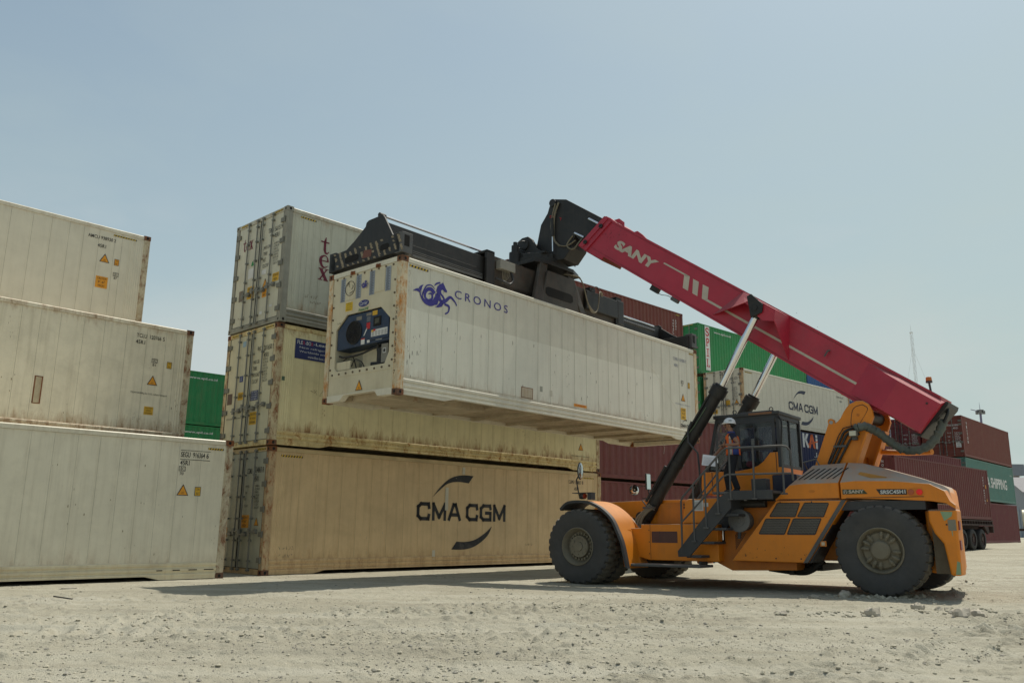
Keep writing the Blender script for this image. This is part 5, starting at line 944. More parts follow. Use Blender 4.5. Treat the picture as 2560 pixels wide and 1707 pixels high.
# engine side panel with mesh windows
ep = part('engine_panel', MB().prism([(1.83,1.695),(.50,1.68),(.52,1.66),(1.30,.55),(2.79,.56)], 'y', 1.26, 1.5), ORA, bevel=.018, segs=3)
MESHM = mat('mesh_screen', (.045,.042,.04), rough=.7, bump=0); MSHB = mat('mesh_wire', (.16,.145,.125), rough=.7, bump=0)
for q_ in ([(1.97,1.40),(1.80,1.645),(1.38,1.64),(1.48,1.395)], [(1.43,1.395),(1.28,1.64),(.84,1.63),(.95,1.39)], [(2.20,1.075),(2.05,1.35),(1.58,1.35),(1.71,1.07)], [(1.65,1.07),(1.51,1.35),(1.0,1.35),(1.13,1.07)]):
    P = [(-x_, z_) for x_, z_ in q_]; g = flat(ep, 'mesh_window', F15, [P], MESHM, .003)
    bl_, tl_, tr_, br_ = P; pl = []; ip = lambda a, c_, t_: (a[0]+(c_[0]-a[0])*t_, a[1]+(c_[1]-a[1])*t_)
    for k in range(1, 9): t_ = k/9; a, c_ = ip(bl_, tl_, t_), ip(br_, tr_, t_); pl.append([a, c_, (c_[0], c_[1]+.008), (a[0], a[1]+.008)])
    for k in range(1, 20): t_ = k/20; a, c_ = ip(bl_, br_, t_), ip(tl_, tr_, t_); pl.append([a, (a[0]+.007, a[1]), (c_[0]+.007, c_[1]), c_])
    flat(g, 'wire_mesh', F15, pl, MSHB, .006)
    fr_ = []
    for i_ in range(4):
        a, c_ = P[i_], P[(i_+1) % 4]; dx, dy = c_[0]-a[0], c_[1]-a[1]; l_ = math.hypot(dx, dy); fr_.append([a, c_, (c_[0]-dy/l_*.012, c_[1]+dx/l_*.012), (a[0]-dy/l_*.012, a[1]+dx/l_*.012)])
    flat(g, 'window_edge', F15, fr_, BLACK, .007)
lt = part('side_lamp', MB().box(.93, 1.05, 1.5, 1.515, .85, .95), ORD, bevel=.005); flat(lt, 'lens', VS(1.515), [rect(-1.02,-.96,.87,.93)], mat('pale_lens', (.5,.42,.3), rough=.2, bump=0), .004)
# hoods
def hood(name, xs, mt, skew=False):
    b = MB(); vs = []; n = 8
    for X_, zb, zs, zr, ys in xs:
        sk_ = lambda yv: X_+(max(0, -X_-.75)/.57*.175*(1.5-yv) if skew else 0)
        vs += [(sk_(1.5),1.5,zb),(sk_(1.5),1.5,zs),(sk_(ys),ys,zr),(sk_(-ys),-ys,zr),(sk_(-1.5),-1.5,zs),(sk_(-1.5),-1.5,zb)]
    fs = []
    for i_ in range(len(xs)-1): fs += [(i_*6+k, (i_+1)*6+k, (i_+1)*6+(k+1) % 6, i_*6+(k+1) % 6) for k in range(6)]
    fs += [tuple(range(5,-1,-1)), tuple(range((len(xs)-1)*6, len(xs)*6))]; b.add(vs, fs); return part(name, b, mt, bevel=.035, segs=4, smooth=50)
eh = hood('engine_hood', [(1.83,1.705,1.725,1.74,1.45),(1.55,1.705,1.98,2.02,1.30),(1.27,1.705,2.0,2.38,.92),(.63,1.705,2.0,2.40,.90)], ORA)
rh = hood('rear_hood', [(.60,1.705,2.0,2.40,.90),(.34,1.705,2.02,2.38,.90),(-.28,1.68,2.0,2.17,.90),(-.90,1.64,1.93,1.965,1.0),(-1.13,1.60,1.80,1.83,1.0),(-1.20,1.55,1.63,1.66,1.1),(-1.275,1.50,1.56,1.58,1.2)], ORA, skew=True)
# cooling slots on the sloping hood
hs0 = Vector((0,1.5,2.0)); sl_u = Vector((0,.60,-.39)).normalized()
HS = Fr((0,1.48,2.018), (-1,0,0), (0,-.84,.545)); 
flat(eh, 'cooling_slot', HS, [[(-1.42+.107*k,.12),(-1.395+.107*k,.12),(-1.19+.107*k,.50),(-1.20+.107*k,.515),(-1.225+.107*k,.50)] for k in range(7)], DARK, .006)
flat(eh, 'cover_cap', VS(1.5), [[(-1.13+.06*math.cos(k*.785),1.855+.028*math.sin(k*.785)) for k in range(8)]], ORD, .006)
part('hood_recess', MB().prism([(.44,2.03),(.30,2.20),(-.17,2.085),(-.10,2.03)], 'y', 1.10, 1.28), mat('clean_orange', (.42,.20,.04), rough=.5), bevel=.02)
part('wheel_arch_liner', MB().box(-.80, .75, .5, 1.46, 1.50, 1.66).prism([(.55,1.66),(.95,1.66),(1.65,.55),(1.25,.55)], 'y', .85, 1.46), CHA)
part('wheel_arch_edge', MB().prism([(.52,1.68),(.60,1.68),(1.38,.55),(1.30,.55)], 'y', 1.46, 1.52), GRS)
cw_ = part('counterweight', MB().prism([(-.83,1.495),(-.83,1.30),(-.90,1.10),(-1.03,.92),(-1.07,.60),(-1.09,.40),(-1.26,.40),(-1.27,1.05),(-1.285,1.495)], 'y', 1.12, 1.5).prism([(-.70,-1.5),(-.70,1.11),(-1.22,1.11),(-1.13,.6),(-1.06,0),(-.92,-.8),(-.80,-1.5)], 'z', .42, 1.495), ORA, bevel=.04, segs=4, smooth=45)
part('mud_plate', MB().box(-1.08,-.84,1.08,1.34,.42,1.48), mat('dusty_brown_plate', (.13,.105,.07), rough=.9, var=.3))
GP = mat('pale_green_scrape', (.25,.36,.21), rough=.7, bump=0)
flat(cw_, 'scraped_patch', VS(1.5), [[(1.03,1.46),(1.22,1.45),(1.20,1.38),(1.08,1.30)],[(1.17,.42),(1.25,.42),(1.255,.62),(1.21,.64)],[(1.17,1.20),(1.19,1.2),(1.19,1.05),(1.18,1.05)]], GP, .005)
flat(cw_, 'reflector_sticker', VS(1.5), [rect(1.13,1.255,1.14,1.32)], mat('grey_sticker', (.22,.2,.15), bump=0), .006); flat(cw_, 'bolt', VS(1.5), [[(1.11+.016*math.cos(k*1.05),z_+.016*math.sin(k*1.05)) for k in range(6)] for z_ in (1.24,)], BLACK, .006)
part('red_reflector', MB().box(-1.295,-1.27,1.32,1.44,1.15,1.30).box(-1.285,-1.255,1.32,1.44,.82,.98), mat('red_reflector', (.25,.02,.02), rough=.3, bump=0))
NP = mat('black_name_plate', (.020,.020,.018), rough=.4, dirt=.2, bump=0)
pl_ = flat(rh, 'name_plate', VS(1.5), [[(.02,1.865),(.53,1.85),(.53,1.755),(.08,1.765)]], NP, .006); txt(pl_, 'SRSC45H1', VS(1.5), .09, .51, 1.775, 1.842, WHITE, .009, bold=.03)
pl_ = flat(rh, 'name_plate', VS(1.5), [[(-.57,1.875),(-.20,1.865),(-.13,1.785),(-.57,1.785)]], mat('olive_plate', (.045,.055,.02), rough=.4, bump=0), .006)
txt(pl_, 'SANY', VS(1.5), -.46, -.19, 1.80, 1.86, STRP, .009, bold=.04); flat(pl_, 'round_emblem', VS(1.5), [[(-.52+.038*math.cos(k*.52),1.828+.038*math.sin(k*.52)) for k in range(12)]], STRP, .008); flat(pl_, 'emblem_mark', VS(1.5), [[(-.52+.031*math.cos(k*.52),1.828+.031*math.sin(k*.52)) for k in range(12)]], NP, .0095); flat(pl_, 'emblem_mark', VS(1.5), [[(-.545,1.81),(-.535,1.806),(-.518,1.84),(-.522,1.857)],[(-.522,1.857),(-.515,1.84),(-.50,1.806),(-.49,1.81)]], STRP, .011)
tlp = [(.67+.125*math.copysign(abs(math.cos(a))**.6, math.cos(a)), 1.795+.066*math.copysign(abs(math.sin(a))**.6, math.sin(a))) for a in [k*math.pi/10 for k in range(20)]]
tlb = flat(rh, 'tail_light', VS(1.5), [tlp], ORD, .01)
for cx_, m_ in ((.60, mat('unlit_amber_lens', (.40,.09,.03), rough=.25, bump=0)), (.735, mat('lit_red_lens', (.5,.01,.01), rough=.25, emit=(1.0,.03,.02), estr=.15, bump=0))):
    MB().lathe([(0,.052),(.012,.050),(.018,.03),(.02,0)], (-cx_,1.51,1.795), (0,1,0), 20).build('lamp_lens', m_, tlb, smooth=60)
part('underside_pipe', MB().tube([(2.3,.85,.42),(1.7,.85,.36),(1.45,.85,.42),(1.25,.8,.60)], .07, 8, 5).box(1.75,1.85,.7,1.0,.30,.40).box(1.3,2.9,-.5,.7,.38,.50), BLK)
# front mudguards
fo_ = [(6.49,1.60),(6.31,1.735),(6.04,1.77),(5.72,1.735),(5.42,1.60),(5.17,1.39),(5.03,1.14),(4.91,.85),(4.81,.37)]
fo_ = [(v.x, v.y) for v in catmull([(x_, z_, 0) for x_, z_ in fo_], 5)]
def band(pts, t, y0, y1):
    b = MB(); n = len(pts); inn = []
    for i_ in range(n):
        a, c_ = Vector(pts[max(i_-1,0)]), Vector(pts[min(i_+1,n-1)]); d = (c_-a).normalized(); inn.append((pts[i_][0]+d.y*t, pts[i_][1]-d.x*t) if 1 else 0)
    cen = Vector((6.04,.8)); inn = [tuple(Vector(p)+(cen-Vector(p)).normalized()*t) for p in pts]
    vs = [(p[0],y0,p[1]) for p in pts]+[(p[0],y1,p[1]) for p in pts]+[(p[0],y0,p[1]) for p in inn]+[(p[0],y1,p[1]) for p in inn]; fs = []
    for i_ in range(n-1): fs += [(i_,i_+1,n+i_+1,n+i_),(2*n+i_,3*n+i_,3*n+i_+1,2*n+i_+1),(i_,2*n+i_,2*n+i_+1,i_+1),(n+i_,n+i_+1,3*n+i_+1,3*n+i_)]
    fs += [(0,n,3*n,2*n),(n-1,3*n-1,4*n-1,2*n-1)]; return b.add(vs, fs)
for s in (1, -1):
    k0 = 12; part('mudguard', band(fo_[k0:], .05, *sorted((s*1.22, s*1.98))), mat('mudguard_orange', (.62,.20,.006), rough=.5, var=.1, dirt=.3, dirtc=(.22,.11,.05), streak=.2, dust=.30, bump=.03), smooth=40); part('mudguard_edge', band(fo_[:], .055, *sorted((s*1.98, s*2.10))), CHA, smooth=40); part('mudguard_tip', band(fo_[:k0+1], .045, *sorted((s*1.22, s*1.98))), CHA, smooth=40)
    part('mudguard_skirt', MB().prism([(5.03,1.14),(4.98,1.18),(5.05,1.26),(5.2,1.42),(5.3,1.28),(5.1,1.0),(4.98,.55),(4.75,.55)], 'y', *sorted((s*1.20, s*1.26))), ORA)
part('side_skirt', MB().hexa([(4.80,1.5,.42),(4.95,1.95,.40),(4.95,1.99,.40),(4.80,1.54,.42),(5.02,1.5,1.15),(5.06,1.90,1.15),(5.06,1.94,1.15),(5.02,1.54,1.15)]), ORA)
part('entry_step', MB().box(3.26,4.82,1.35,1.95,.415,.465), GRS, bevel=.008); part('entry_step', MB().box(3.26,4.82,-1.95,-1.35,.415,.465), GRS, bevel=.008); part('step_bracket', MB().box(3.45,3.50,1.2,1.5,.40,.53), GRS)
# platform, stairs, rails
part('platform', MB().box(1.73,2.95,.66,1.90,1.83,1.875), GRS); part('platform_edge', MB().box(1.73,2.57,1.88,1.92,1.71,1.885), CHA, bevel=.006); part('kick_box', MB().box(1.96,2.26,1.40,1.62,1.88,2.12), CHA, bevel=.01); part('platform_bracket', MB().prism([(1.75,1.83),(2.6,1.83),(2.5,1.70),(1.85,1.70)], 'y', 1.2, 1.26), CHA)
for y0 in (1.88, 1.27):
    part('stair_stringer', MB().prism([(2.57,1.885),(2.80,1.775),(3.75,.73),(3.74,.62),(3.49,.63),(2.57,1.56)], 'y', y0, y0+.04), CHA, bevel=.008)
for x_, z_ in ((3.62,.655),(3.34,.92),(3.07,1.185),(2.80,1.45)):
    st_ = part('stair_tread', MB().box(x_-.36,x_-.04,1.31,1.88,z_-.05,z_), CHA, bevel=.01)
def rail(name, pts, r=.019, m_=None): return part(name, MB().tube(pts, r, 8), m_ or GRS, smooth=50)
Yr = 1.90
rail('handrail', [(3.655,Yr,.68),(3.64,Yr,1.70),(3.61,Yr,1.78),(2.70,Yr,2.67),(2.62,Yr,2.715),(1.50,Yr,2.70),(1.42,Yr-.03,2.68),(1.38,Yr-.10,2.6),(1.37,Yr-.12,2.05)], .021)
rail('mid_rail', [(3.65,Yr,1.29),(2.72,Yr,2.16),(2.62,Yr,2.20),(1.36,Yr,2.18)], .019)
for x_, z0_, z1_ in ((3.365,.92,2.03),(3.10,1.18,2.28),(2.835,1.45,2.53),(2.56,1.72,2.715),(2.075,1.72,2.71),(1.50,1.80,2.70)): rail('rail_post', [(x_,Yr+.03,z0_),(x_,Yr,z1_)], .020); MB().box(x_-.05,x_+.05,Yr-.02,Yr+.06,z0_-.01,z0_+.02).build('post_foot', GRS, V)
rail('inner_handrail', [(3.62,1.28,.75),(3.60,1.28,1.75),(2.98,1.28,2.42),(2.93,1.2,2.50),(2.93,.95,2.5)], .018); rail('inner_rail_post', [(3.1,1.28,1.2),(3.1,1.28,2.28)], .017); rail('grab_bar', [(3.74,1.06,3.42),(3.83,1.06,3.25),(3.83,1.08,2.98),(3.72,1.1,2.86),(3.61,1.1,2.74),(3.59,1.1,2.48),(3.57,1.1,1.85)], .020, CHA)
rail('small_guard', [(1.5,.5,2.30),(1.45,.9,2.45),(1.2,.9,2.5),(1.15,.9,2.38)], .014)
# air cleaner, battery tank
ac = part('air_cleaner', MB().lathe([(-.45,.16),(-.42,.19),(0,.20),(.02,.225),(.05,.222),(.06,.19),(.062,.05),(.075,.045),(.08,0)], (2.585,1.50,1.325), (0,1,0), 32), mat('drum_grey', (.13,.133,.135), rough=.6, dirt=.4, dust=.4, bump=.05), smooth=40); MB().lathe([(.06,.12),(.066,.12),(.066,.118)], (2.585,1.50,1.325), (0,1,0), 32).cyl((2.60,1.5,1.12),(2.62,1.5,.98),.035).build('drain_cup', CHA, ac, smooth=40)
part('intake_pipe', MB().tube([(2.45,1.15,1.35),(2.3,1.12,1.5),(2.28,1.1,1.7)], .09, 10, 4), CHA, smooth=50); part('silencer', MB().cyl((2.05,1.45,1.64),(2.55,1.45,1.64),.07), BLK, smooth=40); part('coolant_tank', MB().box(1.66,2.16,.30,.78,1.86,2.24), mat('dark_navy_tank', (.012,.013,.035), rough=.4), bevel=.03); 
# cab
cab = part('cab', MB().prism([(3.80,1.90),(3.76,2.36),(2.93,2.36),(2.66,2.395),(2.50,2.45),(2.38,2.53),(2.28,2.64),(2.22,2.71),(1.99,2.71),(1.99,2.40),(2.13,1.90)], 'y', .585, .62).prism([(3.80,1.90),(3.76,2.36),(2.66,2.36),(1.99,2.40),(2.13,1.90)], 'y', -.62, -.585).box(2.0,2.04,-.585,.585,1.9,2.4).prism([(3.74,1.9),(3.78,1.9),(3.74,2.34),(3.70,2.34)], 'y', -.585, .585).box(2.1,3.76,-.585,.585,1.88,1.93), ORA, bevel=.008)
part('cab_seam', MB().box(3.52,3.535,.62,.624,1.92,2.35).tube([(2.16,.622,1.93),(2.10,.622,2.3),(2.10,.622,2.7)], .008, 4), BLACK)
cf_ = MB(); 
for s in (1, -1):
    y0, y1 = sorted((s*.565, s*.625)); cf_.hexa([(1.99,y0,2.40),(2.06,y0,2.40),(2.06,y1,2.40),(1.99,y1,2.40),(1.99,y0,3.46),(2.06,y0,3.46),(2.06,y1,3.46),(1.99,y1,3.46)])
    cf_.hexa([(3.60,y0,2.36),(3.66,y0,2.36),(3.66,y1,2.36),(3.60,y1,2.36),(3.33,y0,3.47),(3.39,y0,3.47),(3.39,y1,3.47),(3.33,y1,3.47)]); cf_.box(2.0,3.38,y0,y1,3.40,3.48)
    cf_.box(2.93,3.0,y0,y1,2.36,3.42)
cf_.box(2.0,2.06,-.565,.565,3.40,3.48).box(3.33,3.39,-.565,.565,3.40,3.48).box(2.0,2.06,-.565,.565,2.40,2.46).box(2.0,2.055,-.02,.02,2.46,3.4)
part('cab_frame', cf_, CHA)
rf_ = part('cab_roof', MB().box(1.97,3.43,-.66,.66,3.48,3.555).box(2.15,2.9,-.5,.5,3.555,3.60), CHA, bevel=.02)
flat(rf_, 'warning_plate', VS(.66), [rect(-2.62,-2.12,3.50,3.545)], mat('rusty_orange_plate', (.20,.09,.04), bump=0), .004)
for x_ in (2.15, 2.95): MB().tube([(x_+.04*math.cos(a), .6, 3.60+.04*math.sin(a)) for a in [k*math.pi/6 for k in range(13)]], .010, 6).build('lifting_eye', CHA, rf_, smooth=60)
dr = part('cab_door', MB().box(2.08,2.92,.622,.645,3.33,3.42).box(2.08,2.15,.622,.645,2.74,3.33).box(2.85,2.92,.622,.645,2.42,3.33).box(2.15,2.85,.622,.645,2.76,2.83), CHA, bevel=.005)
MB().box(2.15,2.85,.63,.635,2.83,3.33).build('window', GLS, dr); MB().box(2.52,2.535,.636,.642,2.86,3.30).build('window_bar', CHA, dr); MB().box(2.86,2.90,.645,.67,2.68,2.80).build('handle', BLACK, dr)
part('side_glass', MB().prism([(3.56,2.40),(2.99,2.40),(2.99,3.40),(3.34,3.40)], 'y', .600, .606), GLS); part('side_glass', MB().prism([(2.92,2.40),(2.68,2.42),(2.5,2.48),(2.40,2.55),(2.24,2.73),(2.92,2.76)], 'y', .604, .610), GLS); part('side_glass', MB().prism([(3.56,2.40),(2.06,2.40),(2.06,3.40),(3.34,3.40)], 'y', -.606, -.600), GLS)
part('windscreen', MB().hexa([(3.615,-.57,2.37),(3.625,-.57,2.37),(3.625,.57,2.37),(3.615,.57,2.37),(3.345,-.57,3.45),(3.355,-.57,3.45),(3.355,.57,3.45),(3.345,.57,3.45)]), GLS); part('rear_window', MB().box(2.02,2.028,-.56,.56,2.46,3.4), GLS)
part('seat', MB().box(2.35,2.85,-.26,.26,2.28,2.42).hexa([(2.25,-.26,2.4),(2.42,-.26,2.4),(2.42,.26,2.4),(2.25,.26,2.4),(2.15,-.22,3.0),(2.26,-.22,3.0),(2.26,.22,3.0),(2.15,.22,3.0)]).box(2.45,2.75,-.15,.15,1.93,2.28).box(2.16,2.25,-.13,.13,3.0,3.18), mat('black_seat', (.015,.015,.016), rough=.8), bevel=.04, segs=3)
part('dashboard', MB().box(3.35,3.6,-.5,.5,2.1,2.42).box(2.5,2.95,.30,.42,2.4,2.56), mat('dash_dark', (.025,.025,.026), rough=.7), bevel=.03); part('steering_wheel', MB().tube([(3.10+.17*math.cos(a)*.35, .17*math.sin(a), 2.62+.17*math.cos(a)) for a in [k*math.pi/10 for k in range(21)]], .014, 6).cyl((3.10,0,2.62),(3.35,0,2.35),.025), BLACK, smooth=60)
part('fire_extinguisher', MB().cyl((3.25,.48,3.20),(3.25,.48,3.42),.065,seg=14).cyl((3.25,.48,3.42),(3.25,.48,3.47),.025), mat('extinguisher_red', (.40,.012,.02), rough=.4), smooth=40, bevel=.01); part('triangle_sign', MB().prism([(3.36,3.20),(3.30,3.36),(3.24,3.20)], 'y', .50, .51), YEL); part('paper_sheet', MB().box(2.56,2.64,.55,.56,2.88,3.02), WHITE); part('pink_cloth', MB().ell((2.72,.48,2.50),(.10,.06,.07)), mat('pink_cloth', (.35,.03,.08), rough=.9), smooth=60)
part('wiper', MB().cyl((3.50,.40,2.45),(3.42,.50,3.2),.012).cyl((3.55,.3,2.4),(3.50,.40,2.45),.014), BLACK); part('work_cable', MB().tube([(2.0,.64,3.45),(1.93,.66,3.3),(1.95,.66,3.0),(1.97,.64,2.8)], .02, 6, 4), RUB, smooth=60)
# boom support mast
mp_ = [(1.32,2.38),(.99,3.20),(1.0,3.25),(.985,3.29),(.93,3.305),(.885,3.28),(.86,3.20),(.80,3.24),(.75,3.29),(.68,3.41),(.62,3.49),(.55,3.56),(.42,3.61),(.30,3.60),(.20,3.53),(.15,3.42),(.13,3.28),(.20,3.10),(.27,2.95),(.51,2.38)]
for s in (1, -1):
    y0, y1 = sorted((s*.56, s*.66)); mt_ = part('mast_plate', MB().prism(mp_, 'y', y0, y1), ORA, bevel=.012)
    if s > 0:
        FM = VS(.66); c_ = [(-.31,3.53),(-.44,3.50),(-.52,3.40),(-.56,3.14),(-.50,3.08),(-.42,3.12),(-.25,3.36),(-.22,3.46)]; c_ = [(v.x, v.y) for v in catmull([(a, z_, 0) for a, z_ in c_+[c_[0]]], 4)][:-1]
        flat(mt_, 'cover_outline', FM, [[c_[i_], c_[(i_+1) % len(c_)], tuple((Vector(c_[(i_+1) % len(c_)])-Vector((-.38,3.34)))*.93+Vector((-.38,3.34))), tuple((Vector(c_[i_])-Vector((-.38,3.34)))*.93+Vector((-.38,3.34)))] for i_ in range(len(c_))], BLACK, .004)
        MB().cyl((.41,.66,3.33),(.41,.675,3.33),.025).cyl((.50,.66,3.13),(.50,.69,3.13),.035).build('bolt', ORD, mt_, smooth=40); MB().cyl((.93,.655,3.225),(.93,.668,3.225),.036,seg=14).build('shackle_hole', mat('hole_grey', (.35,.36,.35), rough=.8, bump=0), mt_)
part('mast_back_plate', MB().hexa([(.27,-.56,2.38),(.31,-.56,2.38),(.31,.56,2.38),(.27,.56,2.38),(.02,-.56,3.0),(.06,-.56,3.0),(.06,.56,3.0),(.02,.56,3.0)]) if 0 else MB().box(.62,1.2,-.56,.56,2.35,2.6), ORD); part('mast_flange', MB().hexa([(.49,.40,2.38),(.53,.40,2.38),(.53,.72,2.38),(.49,.72,2.38),(.24,.40,2.98),(.28,.40,2.98),(.28,.72,2.98),(.24,.72,2.98)]), ORA); part('mast_flange', MB().hexa([(.49,-.72,2.38),(.53,-.72,2.38),(.53,-.40,2.38),(.49,-.40,2.38),(.20,-.72,3.1),(.24,-.72,3.1),(.24,-.40,3.1),(.20,-.40,3.1)]), ORA)
part('boom_pin', MB().cyl((.36,-.72,3.36),(.36,.55,3.36),.13), BLK, smooth=40)
for p_ in ([(.40,.72,3.10),(.66,.70,3.03),(.78,.70,2.85),(1.03,.70,2.40)], [(.42,.72,3.04),(.62,.70,2.97),(.74,.70,2.78),(.95,.70,2.40)], [(.40,.72,2.96),(.56,.70,2.88),(.68,.70,2.70),(.86,.70,2.40)]): part('hydraulic_hose', MB().tube(p_, .024, 8, 5), RUB, smooth=60)
part('hydraulic_pipe', MB().tube([(.50,.69,3.13),(.70,.69,3.09),(.80,.69,2.95),(1.05,.69,2.42)], .009, 6), BLACK); part('hose_clamp', MB().box(.66,.90,.68,.74,2.72,2.76), GRS)
wl = part('work_light', MB().box(.41,.56,.74,.86,2.90,3.02), mat('worklight_body', (.14,.13,.11), rough=.5), bevel=.02); MB().box(.425,.545,.86,.866,2.915,3.005).build('lens', mat('work_lens', (.55,.52,.40), rough=.25, bump=0), wl); part('light_bracket', MB().box(.44,.52,.68,.80,2.84,2.90), GRS)
part('mast_brace', MB().tube([(.5,-.62,2.72),(-.18,-.62,2.66),(-.62,-.4,2.64)], .055, 10), ORA, smooth=60)
hsv = [(.46,.74,3.05),(.30,.70,3.10),(.16,.55,3.02),(.0,.40,2.87),(-.20,.32,2.69),(-.45,.30,2.62),(-.72,.30,2.70),(-.92,.28,2.95),(-1.0,.25,3.15)]
pp = catmull(hsv, 7); rgh_ = random.Random(5); part('wrapped_hose_bundle', MB().tube([p+Vector((0, rgh_.uniform(-.008,.008), rgh_.uniform(-.008,.008))) for p in pp], [.068]+[.078+.012*math.sin(k*2.3)+rgh_.uniform(-.006,.006) for k in range(len(pp)-2)]+[.07], 14), mat('grey_green_wrap', (.085,.10,.088), rough=.65, var=.25, dirt=.4, dirtc=(.20,.18,.14), dust=.4, bump=.5, bscale=9), smooth=70)
part('hydraulic_hose', MB().tube([(-1.0,.25,3.10),(-1.08,.2,3.3),(-1.05,.15,3.42)], .03, 8, 4).tube([(-1.02,.32,3.10),(-1.10,.3,3.28),(-1.10,.25,3.40)], .025, 8, 4), RUB, smooth=60)
# boom, in its own sloping frame: f forward along the boom, y, b upward
cB, sB = .8070, .5906
MBm = Matrix(((cB, 0, -sB, 6.0), (0,1,0,0), (sB, 0, cB, 8.0), (0,0,0,1)))
def BB(): return MB(MBm)
def BF(y): o_ = MBm @ Vector((0,y,0)); return Fr(o_, (-cB,0,-sB), (-sB,0,cB))
bo = [(.62,.62),(.45,.63),(.20,.60),(-.25,.58),(-7.9,.58),(-8.42,.56),(-8.34,-.20),(-7.89,-.195),(-7.67,-.17),(-7.50,-.19),(-7.40,-.255),(-7.2,-.27),(.06,-.275),(.08,-.385),(.60,-.40),(.95,-.37)]
boom = part('boom', BB().prism(bo, 'y', -.45, .45), RED, bevel=.012)
BB().box(-8.3,.3,-.47,.47,.565,.60).build('top_flange', RED, boom); BB().box(-7.3,.05,-.47,.47,-.29,-.262).build('bottom_flange', RED, boom)
b = BB(); b.prism([(.64,.60),(.50,.60),(.78,-.34),(.92,-.34)], 'y', .45, .475).prism([(.42,.56),(.36,.56),(.62,-.36),(.68,-.36)], 'y', .45, .49).prism([(.64,.60),(.50,.60),(.78,-.34),(.92,-.34)], 'y', -.475, -.45); b.build('end_collar', RED, boom)
for f_, b__ in ((.58,.34),(.77,-.20)): BB().lathe([(0,.055),(.03,.055),(.035,.02),(.02,0)], (f_,.475,b__), (0,1,0), 12).build('slider_cap', BLK, boom, smooth=40)
BB().prism([(.42,.62),(.30,.72),(.12,.70),(.05,.60)], 'y', .30, .33).prism([(-.35,.60),(-.42,.66),(-.60,.64),(-.75,.60)], 'y', .34, .40).build('lifting_lug', RED, boom)
BB().box(.04,.60,-.43,.43,-.40,-.30).build('lower_guide', mat('red_brown_grime', (.18,.035,.015), rough=.6, var=.3), boom)
FB_ = BF(.45)
txt(boom, 'SANY', FB_, .07, 1.44, .02, .262, STRP, .004, bold=.055, shear=.12, space=1.05)
flat(boom, 'boom_stripe', FB_, [[(1.56,.272),(1.58,.308),(2.36,.308),(2.32,.272)],[(2.20,.30),(2.36,.305),(2.51,.0),(2.35,.0)],[(2.47,.295),(2.64,.295),(2.79,.0),(2.64,.0)],[(2.76,.29),(2.93,.295),(3.06,.045),(3.02,.0),(2.92,.0)],[(3.0,.0),(3.03,.05),(6.86,.058),(6.90,.010)]], STRP, .004)
scars(boom, FB_, [(.1,.40,.12,9,.35),(.0,-.05,.08,8,.5),(4.6,-.1,1.2,9,.1),(6.0,.2,.5,8,.2)], 44, mat('dark_scuff_red', (.10,.01,.015), rough=.6, bump=0))
for s in (1, -1):
    b = BB(); y = lambda v: s*v
    def q3(pts, t=.018):                                  # thin plate from 3D corners
        P = [Vector(p) for p in pts]; n_ = (P[1]-P[0]).cross(P[2]-P[0]).normalized()*t; k = len(P)
        b.add([tuple(p) for p in P]+[tuple(p+n_) for p in P], [tuple(range(k)), tuple(range(2*k-1,k-1,-1))]+[(i_, k+i_, k+(i_+1) % k, (i_+1) % k) for i_ in range(k)])
    q3([(-3.72,y(.45),.575),(-4.95,y(.45),.575),(-4.80,y(.98),.560),(-4.28,y(.98),.560)])
    q3([(-3.36,y(.452),-.20),(-3.72,y(.45),.575),(-4.28,y(.98),.555),(-4.13,y(.97),.38)])
    q3([(-4.95,y(.45),.575),(-5.42,y(.452),-.22),(-4.92,y(.98),.36),(-4.82,y(.98),.555)])
    q3([(-4.13,y(.96),.38),(-4.28,y(.975),.56),(-4.81,y(.975),.56),(-4.92,y(.96),.34),(-4.70,y(.96),.24),(-4.55,y(.96),.26),(-4.30,y(.96),.36)])
    b.build('cylinder_bracket', RED, boom)
    b = BB(); vs = [(-6.85,y(.452),-.20),(-6.85,y(.452),.50),(-7.55,y(.63),-.16),(-7.55,y(.63),.47),(-8.36,y(.63),-.17),(-8.40,y(.63),.47),(-8.36,y(.452),-.19),(-8.41,y(.452),.54),(-7.5,y(.452),.55)]
    fs = [(0,1,3,2),(2,3,5,4),(4,5,7,6),(1,8,3),(3,8,7,5),(0,2,4,6)]; b.add(vs, [f if s < 0 else f[::-1] for f in fs]); b.build('boom_side_box', RED, boom)
BB().prism([(-8.34,-.20),(-8.42,.56),(-8.46,.57),(-8.48,.50),(-8.38,-.24),(-8.2,-.25)], 'y', -.46, .46).build('boom_end_cap', BLK, boom); BB().cyl((-8.2,.64,.36),(-8.2,.65,.36),.02).build('pin', BLACK, boom)
BB().cyl((-6.05,.45,.35),(-6.05,.53,.33),.018).cyl((-6.05,.53,.33),(-6.05,.53,.20),.015).build('hook', GRS, boom)
bl_ = thing_part('beacon'); BB().cyl((-8.02,.1,.58),(-7.9,.1,.72),.02).build('stalk', CHA, bl_); pb = MBm @ Vector((-7.9,.1,.72)); MB().cyl(pb, pb+Vector((0,0,.03)), .06).build('base', CHA, bl_, smooth=40); MB().cyl(pb+Vector((0,0,.03)), pb+Vector((0,0,.11)), .058, .05).build('lens', mat('amber_lens', (.50,.13,.01), rough=.2, bump=0), bl_, smooth=40, bevel=.01)
BB().box(-1.78,-1.55,.30,.42,-.42,-.28).build('camera_housing', BLK, boom, bevel=.01); BB().box(-2.42,-2.20,.36,.46,-.38,-.29).build('camera_housing', GRS, boom, bevel=.02); BB().tube([(-1.7,.42,-.34),(-1.9,.44,-.39),(-2.1,.44,-.33),(-2.3,.43,-.33)], .008, 6, 4).build('cable', RUB, boom)
WLD = mat('weld_seam_red', (.20,.010,.022), rough=.6, bump=0)
